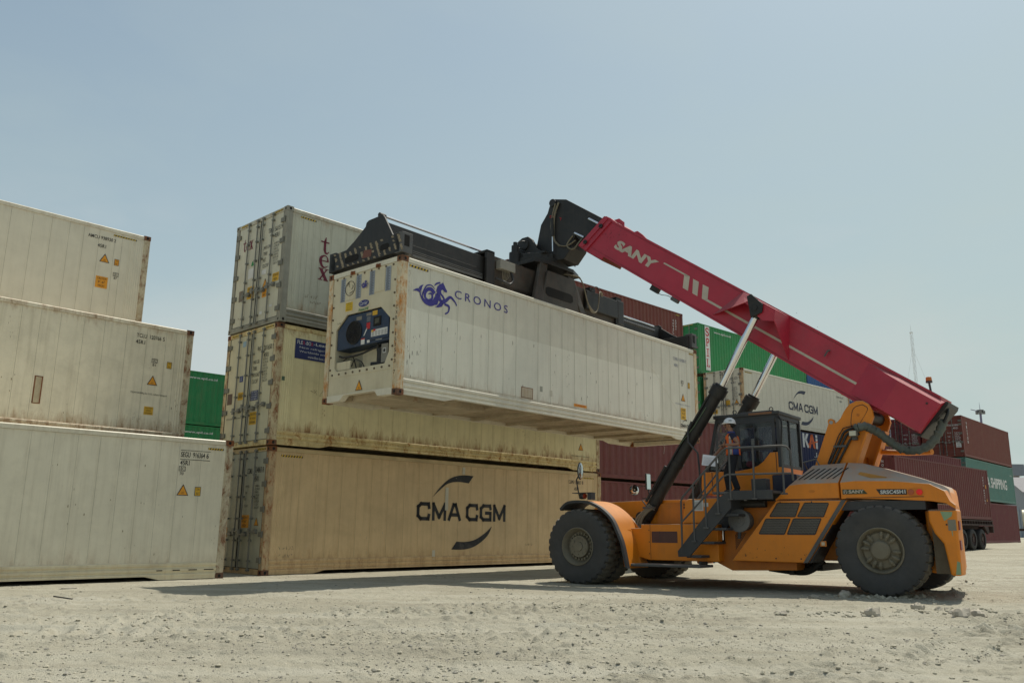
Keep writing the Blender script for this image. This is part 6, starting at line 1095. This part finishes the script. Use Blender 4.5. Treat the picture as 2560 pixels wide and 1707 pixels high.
flat(boom, 'weld_seam', FB_, [rect(-.55,8.3,.536,.545)], WLD, .003); flat(boom, 'weld_seam', FB_, [rect(-.55,8.2,-.245,-.237)], WLD, .003)
scars(boom, FB_, [(2.2,.45,.8,16,.15),(5.2,.45,.9,18,.12),(6.2,-.12,.6,14,.12),(1.0,-.18,.9,14,.08),(-.2,.2,.12,12,1.2)], 45, mat('grease_mark', (.06,.02,.02), rough=.5, bump=0))
scars(ep, F15, [(-1.6,.75,.35,14,.3),(-2.3,.68,.25,10,.3),(-1.0,1.2,.08,6,1.5)], 46, mat('chipped_paint', (.12,.06,.025), rough=.8, bump=0))
for x_, z_ in ((.62,1.64),(1.15,1.66),(1.75,1.66),(2.5,.66),(1.9,.62),(1.42,.62)): MB().cyl((x_,1.5,z_),(x_,1.508,z_),.013,seg=8).build('panel_bolt', BLACK, ep)
flat(rh, 'panel_gap', VS(1.5), [rect(-.52,.80,1.712,1.722)], BLACK, .004); flat(eh, 'panel_gap', VS(1.5), [rect(-1.78,-.64,1.712,1.722)], BLACK, .004)
flat(cw_, 'panel_gap', VS(1.5), [rect(.84,1.27,1.478,1.486)], BLACK, .004)
# boom head (black, bent down) with the lifting frame hung from it
gp = [(7.79,9.77),(7.60,9.72),(7.41,9.67),(6.05,8.70),(6.55,8.00),(6.86,8.28),(7.15,8.62),(7.24,8.31),(7.50,8.03),(7.80,8.05),(8.42,8.42),(8.24,9.14),(8.02,9.42),(7.93,9.66),(7.88,9.74)]
gh = part('boom_head', MB().prism(gp, 'y', -.34, .34), BLK, bevel=.012)
MB().cyl((7.82,-.40,9.66),(7.82,.40,9.66),.10,seg=20).build('head_pin', BLK, gh, smooth=40)
FG = VS(.34); flat(gh, 'faded_red_letters', FG, strokes([((-7.93,9.33),(-7.86,9.31)),((-7.93,9.28),(-7.87,9.26)),((-7.93,9.33),(-7.93,9.30)),((-7.84,9.30),(-7.82,9.24)),((-7.82,9.24),(-7.80,9.29)),((-7.62,9.20),(-7.57,9.18)),((-7.60,9.13),(-7.57,9.18))], .014), REDM, .004)
for p0, p1 in (((6.70,.355,8.95),(6.40,.355,8.74)), ((7.14,.355,8.66),(6.86,.355,8.48))): MB().cyl(p0, p1, .035).build('guide_rod', CHR, gh, smooth=40)
MB().tube([(7.62,.38,9.62),(7.74,.40,9.3),(7.78,.40,8.9),(7.76,.40,8.6),(7.6,.40,8.4)], .028, 8, 5).tube([(7.70,.42,9.6),(7.82,.42,9.2),(7.84,.42,8.9),(7.7,.42,8.5),(7.4,.40,8.35),(7.1,.38,8.45)], .018, 8, 5).tube([(7.2,.36,8.6),(7.35,.42,8.35),(7.15,.44,8.2),(7.0,.4,8.35),(6.9,.38,8.45)], .02, 8, 5).build('hydraulic_hose', RUBT, gh, smooth=60)
for yy, x0_, x1_ in ((.42,7.80,7.80), (-.42,7.64,7.66)):
    MB().cyl((x0_,yy,9.2 if yy > 0 else 8.75),(x0_,yy,8.70 if yy > 0 else 8.5),.045).build('damping_cylinder', BLK, gh, smooth=40); MB().cyl((x0_,yy,8.72 if yy > 0 else 8.52),(x1_,yy,8.28 if yy > 0 else 8.05),.020).build('damping_rod', CHR, gh, smooth=40)
SM = MV.inverted() @ (Matrix.Translation(Vector(SLOC)) @ Matrix.Rotation(SYAW, 4, 'Z'))
def SB(): return MB(SM)
def SF(o_, r, u): return Fr(SM @ Vector(o_), SM.to_3x3() @ Vector(r), SM.to_3x3() @ Vector(u))
sx = 5.87; sp_ = thing_part('lifting_frame'); 
def sub(name, b, m_, **k): return b.build(name, m_, sp_, **k)
# rotator
sub('slewing_ring', SB().lathe([(-.16,.50),(-.16,.80),(-.02,.82),(.0,.78),(.10,.78),(.12,.74),(.12,.3)], (sx,1.22,4.36), (0,0,1), 60, lambda i_, j, r: r-(.02 if (i_ % 2 and j in (2,3,4)) else 0)), BLK, smooth=30)
sub('rotator_plate', SB().prism([(sx-.95,.55),(sx-.5,.40),(sx+.5,.40),(sx+1.0,.60),(sx+1.0,1.85),(sx+.5,2.05),(sx-.5,2.05),(sx-.95,1.85)], 'z', 4.10, 4.20), BLK, bevel=.01)
sub('head_bracket', SB().prism([(.60,4.46),(1.85,4.46),(1.62,4.60),(1.50,4.95),(1.35,5.02),(1.15,5.02),(1.0,4.90),(.85,4.62)], 'x', sx-.52, sx-.44).prism([(.60,4.46),(1.85,4.46),(1.62,4.60),(1.50,4.95),(1.35,5.02),(1.15,5.02),(1.0,4.90),(.85,4.62)], 'x', sx+.44, sx+.52).box(sx-.55,sx+.6,.55,1.95,4.44,4.50), BLK, bevel=.01); sub('swing_pin', SB().cyl((sx-.56,1.25,4.80),(sx+.56,1.25,4.80),.14,seg=20), BLK, smooth=40)
sub('valve_block', SB().box(sx+.62,sx+1.02,.62,1.1,4.50,4.64), BRO, bevel=.01); sub('slew_motor', SB().cyl((sx-.80,1.35,4.2),(sx-.80,1.35,4.52),.16,seg=18).cyl((sx-.80,1.35,4.52),(sx-.80,1.35,4.72),.10,seg=14).cyl((sx-.80,1.35,4.72),(sx-.80,1.35,4.82),.055), BLK, smooth=40); sub('motor_hose', SB().tube([(sx-.8,1.3,4.78),(sx-.6,1.2,4.88),(sx-.35,1.15,4.75),(sx-.3,1.2,4.6)], .014, 6, 4).tube([(sx-.72,1.3,4.68),(sx-.5,1.25,4.68),(sx-.3,1.2,4.66)], .012, 6).tube([(sx-.72,1.3,4.60),(sx-.5,1.25,4.60),(sx-.3,1.2,4.58)], .012, 6), RUB)
for yy in (.33, 2.0):
    for xa, xb, xc, xd in ((4.66,5.02,5.10,5.38),(6.60,6.84,6.16,6.42)):
        sub('frame_leg', SB().hexa([(xa,yy,3.02),(xb,yy,3.02),(xb,yy+.12,3.02),(xa,yy+.12,3.02),(xc,yy+.15,4.12),(xd,yy+.15,4.12),(xd,yy+.27,4.12),(xc,yy+.27,4.12)]), BRO, bevel=.02)
    sub('leg_web', SB().prism([(4.95,3.02),(6.70,3.02),(6.38,3.90),(5.25,3.90)], 'y', yy+.04, yy+.09), BRO, bevel=.01)
    sub('slot_opening', SB().prism([(5.15,3.28),(5.25,3.22),(6.20,3.22),(6.30,3.28),(6.28,3.42),(6.18,3.46),(5.25,3.46),(5.16,3.42)], 'y', yy+.032, yy+.04), DARK)
# main frame and telescopic beams
sub('main_frame', SB().box(3.30,8.70,.62,1.82,3.16,3.26).box(3.30,8.70,.62,.66,3.10,3.88).box(3.30,8.70,1.78,1.82,3.10,3.88).box(3.30,8.70,.62,1.82,3.84,3.88), BRO, bevel=.008)
for xx in (3.12, 8.58): sub('frame_collar', SB().box(xx,xx+.28,.54,1.90,3.06,3.14).box(xx,xx+.28,.54,.62,3.06,3.95).box(xx,xx+.28,1.82,1.90,3.06,3.95).box(xx,xx+.28,.54,1.90,3.88,3.95), BLK, bevel=.012)
sub('telescopic_beam', SB().box(.12,4.5,.68,1.16,3.22,3.80).box(.12,4.5,.675,1.165,3.46,3.475), BLK, bevel=.01); sub('telescopic_beam', SB().box(7.5,12.08,1.26,1.74,3.22,3.80), BLK, bevel=.01)
sub('beam_rail', SB().box(.3,3.1,.66,.68,3.22,3.27).box(.3,3.1,.66,.68,3.29,3.31).box(.3,3.1,.66,.68,3.33,3.35), GRS); sub('beam_rail', SB().box(8.8,12.0,1.235,1.26,3.24,3.30).box(8.8,12.0,1.235,1.26,3.38,3.40), GRS)
sub('extension_rod', SB().cyl((.10,.86,3.99),(3.3,.86,4.0),.028), CHR, smooth=40); sub('extension_rod', SB().cyl((8.8,1.1,3.70),(11.5,1.1,3.70),.03), CHR, smooth=40); sub('rod_eye', SB().tube([(3.42+.07*math.cos(a),.9,3.98+.07*math.sin(a)) for a in [k*math.pi/5 for k in range(8)]], .016, 6), BLK)
eg = [(2.38,2.965),(2.40,3.30),(2.30,3.36),(1.86,3.38),(1.60,3.52),(1.36,3.68),(1.22,3.78),(1.20,3.86),(1.12,3.90),(.66,3.92),(.60,3.86),(.30,3.38),(.12,3.40),(.06,3.36),(.06,2.965)]
for x0_, x1_, mir in ((-.03, .02, 0), (12.17, 12.22, 1)):
    e2 = [((W8-y_) if mir else y_, z_) for y_, z_ in eg]; xa, xb = (.02, .36) if not mir else (11.83, 12.17)
    eb = sub('end_beam', SB().prism(e2, 'x', x0_, x1_).box(xa,xb,.08,W8-.08,2.965,3.02).box(xa,xb,.08,W8-.08,3.28,3.33).box(*((.32,.36) if not mir else (11.83,11.87)),.08,W8-.08,3.0,3.30), BLK, bevel=.012)
    for yy in ((-.01,.22),(W8-.22,W8+.01)):
        q_ = SB().box(xa-.05,xb-.10,yy[0],yy[1],2.955,3.40) if not mir else SB().box(xa+.10,xb+.05,yy[0],yy[1],2.955,3.40); q_.build('twistlock_housing', GRS if yy[0] < 0 else BLK, eb, bevel=.01)
        fx = (.03, -.012) if not mir else (11.97, -.012)
        if yy[0] < 0: SB().box(fx[0],fx[0]+.14,yy[0]-.004,yy[0],3.10,3.34).build('housing_opening', DARK, eb)
    for yy in (.08, W8-.08): SB().cyl((xa+.06,yy,2.90),(xa+.06,yy,2.97),.04).build('twistlock', BLK, eb)
    if not mir:
        FE = SF((-.03,0,0), (0,-1,0), (0,0,1)); rg_ = random.Random(3); CRM = mat('flaked_cream_stripe', (.27,.22,.15), rough=.8, dirt=.7, dirtc=(.05,.04,.035), var=.4, blotch=14, bump=0)
        pl = []
        for k in range(13):
            y_ = 2.30-k*.178; lo, hi = 2.985, 3.36; n_ = 8
            for j in range(n_):
                t0, t1 = j/n_, (j+1)/n_; z0_, z1_ = lo+(hi-lo)*t0, lo+(hi-lo)*t1
                if rg_.random() < .24 or (1.42 < y_-.14+.14*t0 < 1.86 and 1 <= j <= 4) or (.40 < y_-.14+.14*t0 < .70 and 3 <= j <= 5): continue
                y0_ = y_-.16+.16*t0; y1_ = y_-.16+.16*t1; a = rg_.uniform(-.012,.012); w1 = .078*rg_.uniform(.55,1.1); w2 = .078*rg_.uniform(.55,1.1); pl.append([(-y0_+a,z0_),(-y0_+w1+a,z0_),(-y1_+w2-a,z1_),(-y1_-a,z1_)])
        flat(eb, 'hazard_paint', FE, pl, CRM, .003); flat(eb, 'red_smear', FE, [[(-1.28,3.06),(-.98,3.05),(-.96,3.20),(-1.22,3.24)]], mat('faded_red_smear', (.16,.07,.055), rough=.8, bump=0), .0045)
        flat(eb, 'hand_hole', FE, [[(-1.87,3.08),(-1.87,3.19),(-1.80,3.21),(-1.46,3.21),(-1.40,3.17),(-1.42,3.09),(-1.50,3.06),(-1.82,3.06)],[(-.68,3.12),(-.68,3.21),(-.62,3.235),(-.44,3.235),(-.40,3.19),(-.42,3.12),(-.48,3.10),(-.64,3.10)]], DARK, .006)
        SB().cyl((-.02,.78,3.95),(.14,.78,3.95),.05).build('sheave', BLK, eb, smooth=40)
sub('control_box', SB().box(3.50,4.05,.44,.60,3.55,3.78), mat('weathered_box_grey', (.24,.23,.20), rough=.6, dirt=.4, var=.1), bevel=.01)
for k in range(5): sub('cable', SB().tube([(3.62+.05*k,.5,3.56),(3.60+.06*k,.46,3.42),(3.66+.02*k,.50,3.28),(3.72,.58,3.24)], .009, 6, 4), RUBT)
sub('cable', SB().tube([(3.95,.5,3.56),(3.98,.46,3.35),(3.85,.45,3.22),(3.65,.46,3.24),(3.45,.55,3.3)], .03, 8, 5), RUB, smooth=60)
for k in range(3): sub('hose_loop', SB().tube([(6.1,.5+.03*k,4.02),(6.5,.38+.03*k,4.04),(6.62,.34,3.96),(6.75,.33,3.75),(6.90,.33,3.40),(7.08+.03*k,.33,3.17+.02*k),(7.30,.33,3.20),(7.42,.34,3.42),(7.50,.36,3.72),(7.62,.42,3.86),(7.76+.03*k,.48,3.84),(7.82,.54,3.72),(7.70,.60,3.62),(7.5,.65,3.62)], .017, 8, 6), RUBT, smooth=60)
sub('cable_chain', SB().box(7.1,8.62,.50,.60,3.30,3.82), BLK, bevel=.02); sub('valve_box', SB().box(8.65,8.95,.52,.9,3.16,3.86), BLK, bevel=.02)
SB().tube([(7.3,.5,3.82),(7.4,.45,3.95),(7.6,.48,3.98),(7.75,.5,3.84)], .014, 6, 4).box(7.25,7.5,.5,.7,3.82,3.93).build('valve', BLK, sp_)
sub('corrugated_hose', SB().tube([(8.9+.05*k, 1.0, 3.50+(.012 if k % 2 else 0)) for k in range(50)], .045, 8), RUB)
# lift cylinders
for s in (1, -1):
    y_ = .88*s; p0 = Vector((5.02,y_,1.40)); p1 = Vector((3.22,y_,3.96)); p2 = Vector((2.20,y_,5.62)); dd = (p1-p0).normalized()
    lc = part('lift_cylinder', MB().cyl(p0, p1, .135, seg=28), BLK, smooth=40); MB().cyl(p1-dd*.03, p1+dd*.19, .18, seg=28).cyl(p1+dd*.19, p1+dd*.24, .14, seg=24).build('gland', BLK, lc, smooth=40)
    MB().cyl(p1+dd*.2, p2, .078, seg=24).build('rod', CHR, lc, smooth=40); MB().lathe([(0,.0),(0,.16),(.12,.16),(.12,0)], (2.18,y_-.06,5.68), (0,1,0), 20).cyl(p2-dd*.12, p2, .105).build('rod_eye', BLK, lc, smooth=40)
    MB().prism([(2.36,5.98),(2.26,6.02),(2.02,5.75),(2.05,5.58),(2.30,5.50)], 'y', *sorted((s*.985, s*1.02))).build('pin_plate', BLK, lc, bevel=.01); MB().cyl((2.20,y_-.12*s,5.70),(2.20,y_+.16*s,5.70),.06).build('pin', BLK, lc, smooth=40)
    MB().cyl((5.10,y_-.10,1.42),(5.10,y_+.10,1.42),.12).box(4.95,5.3,y_-.12,y_+.12,1.2,1.40).build('base_mount', BLK, lc, smooth=40)
    q = Vector((.06,.12*s,.09)); MB().tube([p0+q+dd*.5, p0+q+dd*1.6, p1+q-dd*.25, p1+q*.8+dd*.05], .022, 8).tube([p0+q*1.2+dd*.3, p0+q*1.3+dd*1.2], .03, 8).build('cylinder_pipe', RUB, lc, smooth=60)
    MB().cyl(p0+dd*1.35, p0+dd*1.45, .15, seg=24).cyl(p0+dd*2.2, p0+dd*2.25, .145, seg=24).build('pipe_clamp', BLK, lc, smooth=40)
for k in range(3): part('hydraulic_hose', MB().tube([(4.80-.05*k,1.08,1.68-.03*k),(4.93-.05*k,1.12,1.54),(5.09-.065*k,1.16,1.38),(5.13-.065*k,1.18,1.20),(5.10-.065*k,1.1,1.10)], .030, 8, 5), RUBT, smooth=60)
part('hose_bracket', MB().box(4.70,4.95,1.0,1.14,1.60,1.64).tube([(4.98,1.1,1.78),(4.90,1.1,1.68),(4.68,1.1,1.56)], .014, 6), GRS)
part('green_wire', MB().tube([(4.05,1.03,2.95),(3.7,1.04,3.3),(3.4,1.03,3.7)], .008, 5), mat('green_wire', (.10,.16,.09), rough=.6))
# mirrors and lamps on the mudguards
mr_ = mat('mirror_glass', (.62,.64,.62), rough=.06, metal=1.0, var=0, dirt=.15, bump=0)
m1 = part('mirror', MB().tube([(6.04,1.95,1.80),(6.09,1.97,2.05),(6.10,1.99,2.22),(6.02,2.0,2.33)], .014, 8), BLACK, smooth=50); MB().ell((5.985,2.02,2.40),(.035,.10,.19),14,12).build('mirror_shell', CHA, m1, smooth=60); MB().ell((5.962,2.02,2.40),(.02,.088,.175),14,12).build('mirror_glass', mr_, m1, smooth=60)
lb = part('lamp_bracket', MB().box(5.70,6.18,1.85,2.05,1.92,1.935).box(5.70,5.80,1.87,2.03,1.78,1.92), CHA); MB().cyl((6.02,1.94,1.86),(5.90,1.98,1.86),.065).build('indicator_shell', CHA, lb, smooth=40, bevel=.01); MB().cyl((5.90,1.98,1.86),(5.885,1.985,1.86),.055).build('indicator_lens', mat('red_lens', (.40,.05,.02), rough=.3, bump=0), lb, smooth=40)
m2 = part('mirror', MB().tube([(6.25,-1.8,1.78),(6.42,-1.85,2.0),(6.48,-1.9,2.2)], .014, 8).tube([(6.48,-1.9,2.26),(6.75,-1.92,2.26),(6.88,-1.92,2.26)], .008, 6), BLACK); MB().box(6.46,6.50,-2.01,-1.79,2.16,2.58).build('mirror_shell', CHA, m2, bevel=.015); MB().box(6.452,6.46,-1.995,-1.805,2.18,2.56).build('mirror_glass', mr_, m2)
MB().lathe([(0,.135),(.02,.135),(.04,.10),(.05,0)], (6.90,-1.93,2.17), (.80,-.55,0), 24).build('round_shell', CHA, m2, smooth=40); MB().lathe([(0,0),(-.012,.06),(0,.128)], (6.898,-1.928,2.17), (.80,-.55,0), 24).build('round_glass', mr_, m2, smooth=60)
part('lamp_bracket', MB().box(6.05,6.55,-2.0,-1.7,1.93,1.95), CHA)
# ------------------------------------------------------------------ the man on the platform
PM = MV @ Matrix.Translation((2.78, 1.18, 1.875)) @ Matrix.Rotation(R(24), 4, 'Z') @ Matrix.Scale(.955, 4)
man = thing('person', 'man in white hard hat and orange and blue vest standing on the machine platform', 'person', M=PM)
SK = mat('skin', (.26,.135,.085), rough=.5, var=.06, dirt=0, bump=0); NV2 = mat('navy_shirt', (.012,.016,.045), rough=.8, var=.15, dirt=.1, bump=.1); VST = mat('orange_vest', (.72,.13,.02), rough=.75, var=.1, dirt=.1, bump=.1); VBL = mat('vest_blue', (.02,.045,.22), rough=.75, dirt=.1, bump=0); TRO = mat('black_trousers', (.012,.013,.018), rough=.85, var=.2, dirt=.1, bump=.1); GRV = mat('reflective_grey', (.30,.31,.30), rough=.5, bump=0); HLM = mat('white_helmet', (.72,.73,.74), rough=.25, var=.03, dirt=.08, bump=0); HAIR = mat('black_hair', (.010,.009,.009), rough=.6, var=0, dirt=0, bump=0)
def skin(name, chains, m_, parent, sub=2, root=0):
    vs = []; ed = []; rad = []; key = {}
    for ch in chains:
        prev = None
        for (x, y, z, r) in ch:
            k = (round(x,4), round(y,4), round(z,4))
            if k not in key: key[k] = len(vs); vs.append((x,y,z)); rad.append(r)
            i_ = key[k]
            if prev is not None and prev != i_: ed.append((prev, i_))
            prev = i_
    me = bpy.data.meshes.new(name); me.from_pydata(vs, ed, []); me.update(); o = bpy.data.objects.new(name, me); scene.collection.objects.link(o); o.parent = parent
    sk = o.modifiers.new('skin', 'SKIN'); sk.use_smooth_shade = True
    if not me.skin_vertices: me.attributes.new
    try: lay = me.skin_vertices[0]
    except Exception: lay = None
    if lay:
        for i_, r in enumerate(rad):
            rr_ = r if isinstance(r, tuple) else (r, r); lay.data[i_].radius = rr_; lay.data[i_].use_root = (i_ == root)
    sb = o.modifiers.new('subdivision', 'SUBSURF'); sb.levels = sub; sb.render_levels = sub
    me.materials.append(m_); return o
# local axes: x forward (where he looks), y to his left (towards the camera), z up; stands 1.60 m with the helmet
P0 = (0,0,.80,(.13,.105))
neck = (.02,0,1.29,.055)
shL = (-.0,.175,1.215,.062); elL = (-.12,.25,1.005,.046); wrL = (.12,.27,1.0,.030)
shR = (.03,-.175,1.215,.062); elR = (.22,-.20,.995,.044); wrR = (.40,-.06,.80,.028)
body = skin('body', [[P0,(.005,0,.95,(.13,.095)),(.01,0,1.10,(.14,.10)),(.015,0,1.20,(.12,.085)),neck,(.045,0,1.345,.052),(.055,0,1.40,.075),(.06,0,1.455,.088),(.055,0,1.50,.078)],
    [(.015,0,1.20,(.12,.085)),(.01,.10,1.225,.065),shL,elL,wrL,(.17,.275,.998,.030)],[(.015,0,1.20,(.12,.085)),(.02,-.10,1.225,.065),shR,elR,wrR,(.44,-.03,.765,.028)],
    [P0,(.01,.085,.74,.088),(.06,.10,.43,.058),(-.05,.10,.075,.042),(.03,.10,.045,.036)],[P0,(.02,-.085,.74,.088),(.16,-.10,.43,.058),(.12,-.10,.075,.042),(.20,-.10,.045,.036)]], SK, man)
face = MB(); face.ell((.155,0,1.435),(.022,.017,.028),8,6).ell((.148,0,1.392),(.012,.026,.008),8,5).ell((.05,.088,1.425),(.022,.012,.034),8,6).ell((.05,-.088,1.425),(.022,.012,.034),8,6).ell((.125,0,1.362),(.028,.030,.022),8,6)
face.build('face', SK, man, smooth=60); MB().ell((.138,.034,1.452),(.008,.012,.006),8,5).ell((.138,-.034,1.452),(.008,.012,.006),8,5).build('eyes', HAIR, man, smooth=60); MB().box(.132,.144,.02,.052,1.466,1.472).box(.132,.144,-.052,-.02,1.466,1.472).build('eyebrows', HAIR, man); MB().box(.138,.148,-.026,.026,1.401,1.407).build('moustache', HAIR, man)
MB().ell((.015,0,1.455),(.090,.094,.075),14,10).build('hair', HAIR, man, smooth=60)
hm = MB(); hm.lathe([(.0,.132),(.03,.130),(.07,.115),(.105,.085),(.125,.045),(.132,0)], (.045,0,1.478), (-.06,0,1), 28).lathe([(-.004,.10),(-.006,.150),(.004,.152),(.008,.128)], (.055,0,1.478), (-.06,0,1), 28)
hm.prism([(.10,-.095),(.19,-.07),(.215,0),(.19,.07),(.10,.095)], 'z', 1.472, 1.480); ho = hm.build('hard_hat', HLM, man, smooth=40)
HF = Fr((.03,.134,1.53), (-1,0,0), (0,-.25,.97)); flat(ho, 'helmet_badge', HF, [rect(-.035,.035,-.012,-.005), rect(-.03,.03,.004,.012)], BLACK, .003)
skin('trousers', [[(0,0,.88,(.125,.120)),(.0,0,.78,(.135,.125))],[(.0,0,.78,(.135,.125)),(.01,.088,.70,.103),(.065,.10,.43,.078),(-.045,.10,.10,.070),(-.045,.10,.07,.072)],[(.0,0,.78,(.135,.125)),(.02,-.088,.70,.103),(.165,-.10,.43,.078),(.125,-.10,.10,.070),(.125,-.10,.07,.072)]], TRO, man)
skin('shirt', [[(.005,0,.74,(.128,.122)),(.005,0,.84,(.130,.125)),(.005,0,.95,(.128,.122)),(.01,0,1.10,(.130,.125)),(.015,0,1.20,(.115,.100)),(.02,0,1.265,(.075,.07))],[(.015,0,1.20,(.115,.100)),(.01,.11,1.225,.080),(-.0,.18,1.21,.080),(-.065,.215,1.10,.068)],[(.015,0,1.20,(.115,.100)),(.02,-.11,1.225,.080),(.03,-.18,1.21,.080),(.12,-.19,1.10,.068)]], NV2, man)
def shell(name, a0, a1, zs, m_, grow=1.0):                 # open band of cloth wrapped round the trunk
    b = MB(); n = 14; vs = []
    for z_, rx, ry, cx in zs:
        for k in range(n+1): a = a0+(a1-a0)*k/n; vs.append((cx+rx*grow*math.cos(a), ry*grow*math.sin(a), z_))
    w_ = n+1; b.add(vs, [(j*w_+k, j*w_+k+1, (j+1)*w_+k+1, (j+1)*w_+k) for j in range(len(zs)-1) for k in range(n)]); o = b.build(name, m_, man, smooth=60); s_m = o.modifiers.new('thickness', 'SOLIDIFY'); s_m.thickness = .006; return o
ZS = [(.80,.155,.175,.0),(.90,.150,.170,.0),(1.02,.152,.172,.005),(1.12,.150,.168,.008),(1.20,.135,.142,.012),(1.262,.085,.115,.015)]
shell('vest', R(8), R(96), ZS, VST); shell('vest', R(-100), R(-8), ZS, VST); shell('vest_side', R(96), R(140), ZS[:5], VBL, 1.0); shell('vest_back', R(140), R(210), ZS[:5], VST); shell('vest_side', R(210), R(260), ZS[:4], VBL, 1.0)
shell('vest_trim', R(62), R(82), ZS[:5], GRV, 1.035); shell('vest_trim', R(-60), R(-40), ZS[:5], GRV, 1.035); shell('vest_band', R(10), R(150), [(.955,.144,.169,.0),(.995,.144,.170,.003)], GRV, 1.04); shell('vest_trim', R(86), R(130), ZS[:3], VBL, 1.03); MB().lathe([(0,.085),(.05,.075),(.06,.07)], (.02,0,1.245), (0,0,1), 16).build('collar', VBL, man, smooth=60)
b = MB(); b.ell((.045,.195,1.165),(.035,.008,.035),10,6); b.build('sleeve_badge', mat('badge_cream', (.5,.42,.3), bump=0), man); MB().box(.135,.155,.06,.10,1.04,1.13).build('pocket', NV2, man, bevel=.004)
MB().hexa([(-.09,.055,0),(.12,.055,0),(.12,.145,0),(-.09,.145,0),(-.09,.065,.085),(.02,.065,.085),(.02,.135,.085),(-.09,.135,.085)]).hexa([(.08,-.145,0),(.29,-.145,0),(.29,-.055,0),(.08,-.055,0),(.08,-.135,.085),(.19,-.135,.085),(.19,-.065,.085),(.08,-.065,.085)]).build('shoes', BLACK, man, bevel=.02, segs=3)
def hand(p, fwd, pal, side):
    p = Vector(p); f = Vector(fwd).normalized(); n_ = Vector(pal).normalized(); n_ = (n_-f*n_.dot(f)).normalized(); s_v = f.cross(n_)*side
    ch = [[(*p, .024), (*(p+f*.045), (.036,.016))]]; base = p+f*.045
    for k, (l_, o_) in enumerate(((.066,-.030),(.074,-.010),(.069,.010),(.054,.029))):
        q0 = base+f*.025+s_v*o_; q1 = q0+f*l_*.5+n_*.008; q2 = q1+f*l_*.32+n_*.022
        ch.append([(*base, (.036,.016)), (*q0, .010), (*q1, .0088), (*q2, .0075)])
    t0 = p+f*.02-s_v*.030; t1 = t0+f*.03-s_v*.018+n_*.012; t2 = t1+f*.026+n_*.012; ch.append([(*(p+f*.045), (.036,.016)), (*t0, .012), (*t1, .0105), (*t2, .008)])
    return skin('hand', ch, SK, man, 2)
hand((.17,.275,.998), (1,.05,-.05), (0,0,-1), 1); hand((.44,-.03,.765), (.55,.30,-.45), (-.3,.4,-.6), -1)
# what he holds
rd = thing('walkie_talkie', 'black two-way radio with a thin aerial in the left hand of the man', 'radio', M=PM @ Matrix.Translation((.22,.27,1.01)))
MB().hexa([(-.012,-.026,-.06),(.018,-.026,-.06),(.018,.026,-.06),(-.012,.026,-.06),(.018,-.026,.065),(.046,-.026,.065),(.046,.026,.065),(.018,.026,.065)]).build('body', BLACK, rd, bevel=.005); MB().cyl((.04,.012,.06),(.135,.012,.175),.0045,.003,8).build('aerial', BLACK, rd)
cbd = thing('clipboard', 'clipboard with white paper sheets held out beside the handrail', 'clipboard', M=PM @ Matrix.Translation((.50,.06,.69)) @ Matrix.Rotation(R(-8), 4, 'Y') @ Matrix.Rotation(R(8), 4, 'Z'))
MB().box(-.165,.165,.0,.006,-.115,.115).build('board', mat('brown_board', (.35,.30,.22), rough=.6), cbd); MB().box(-.16,.15,.0065,.010,-.108,.112).hexa([(-.155,.0105,-.11),(.16,.0105,-.12),(.16,.014,-.12),(-.155,.012,-.11),(-.155,.0105,.10),(.155,.012,.09),(.155,.016,.09),(-.155,.012,.10)]).build('paper', mat('white_paper', (.72,.72,.78), rough=.7, var=.03, dirt=.05, bump=0), cbd); MB().box(-.175,-.15,.004,.02,-.03,.03).build('clip', CHR, cbd)
flat(cbd, 'handwriting', Fr((0,.0165,0), (-1,0,0), (0,0,1)), [rect(-.13,.02+.02*(k % 3),-.09+.018*k,-.087+.018*k) for k in range(9)], mat('grey_ink', (.25,.25,.3), bump=0), .001)
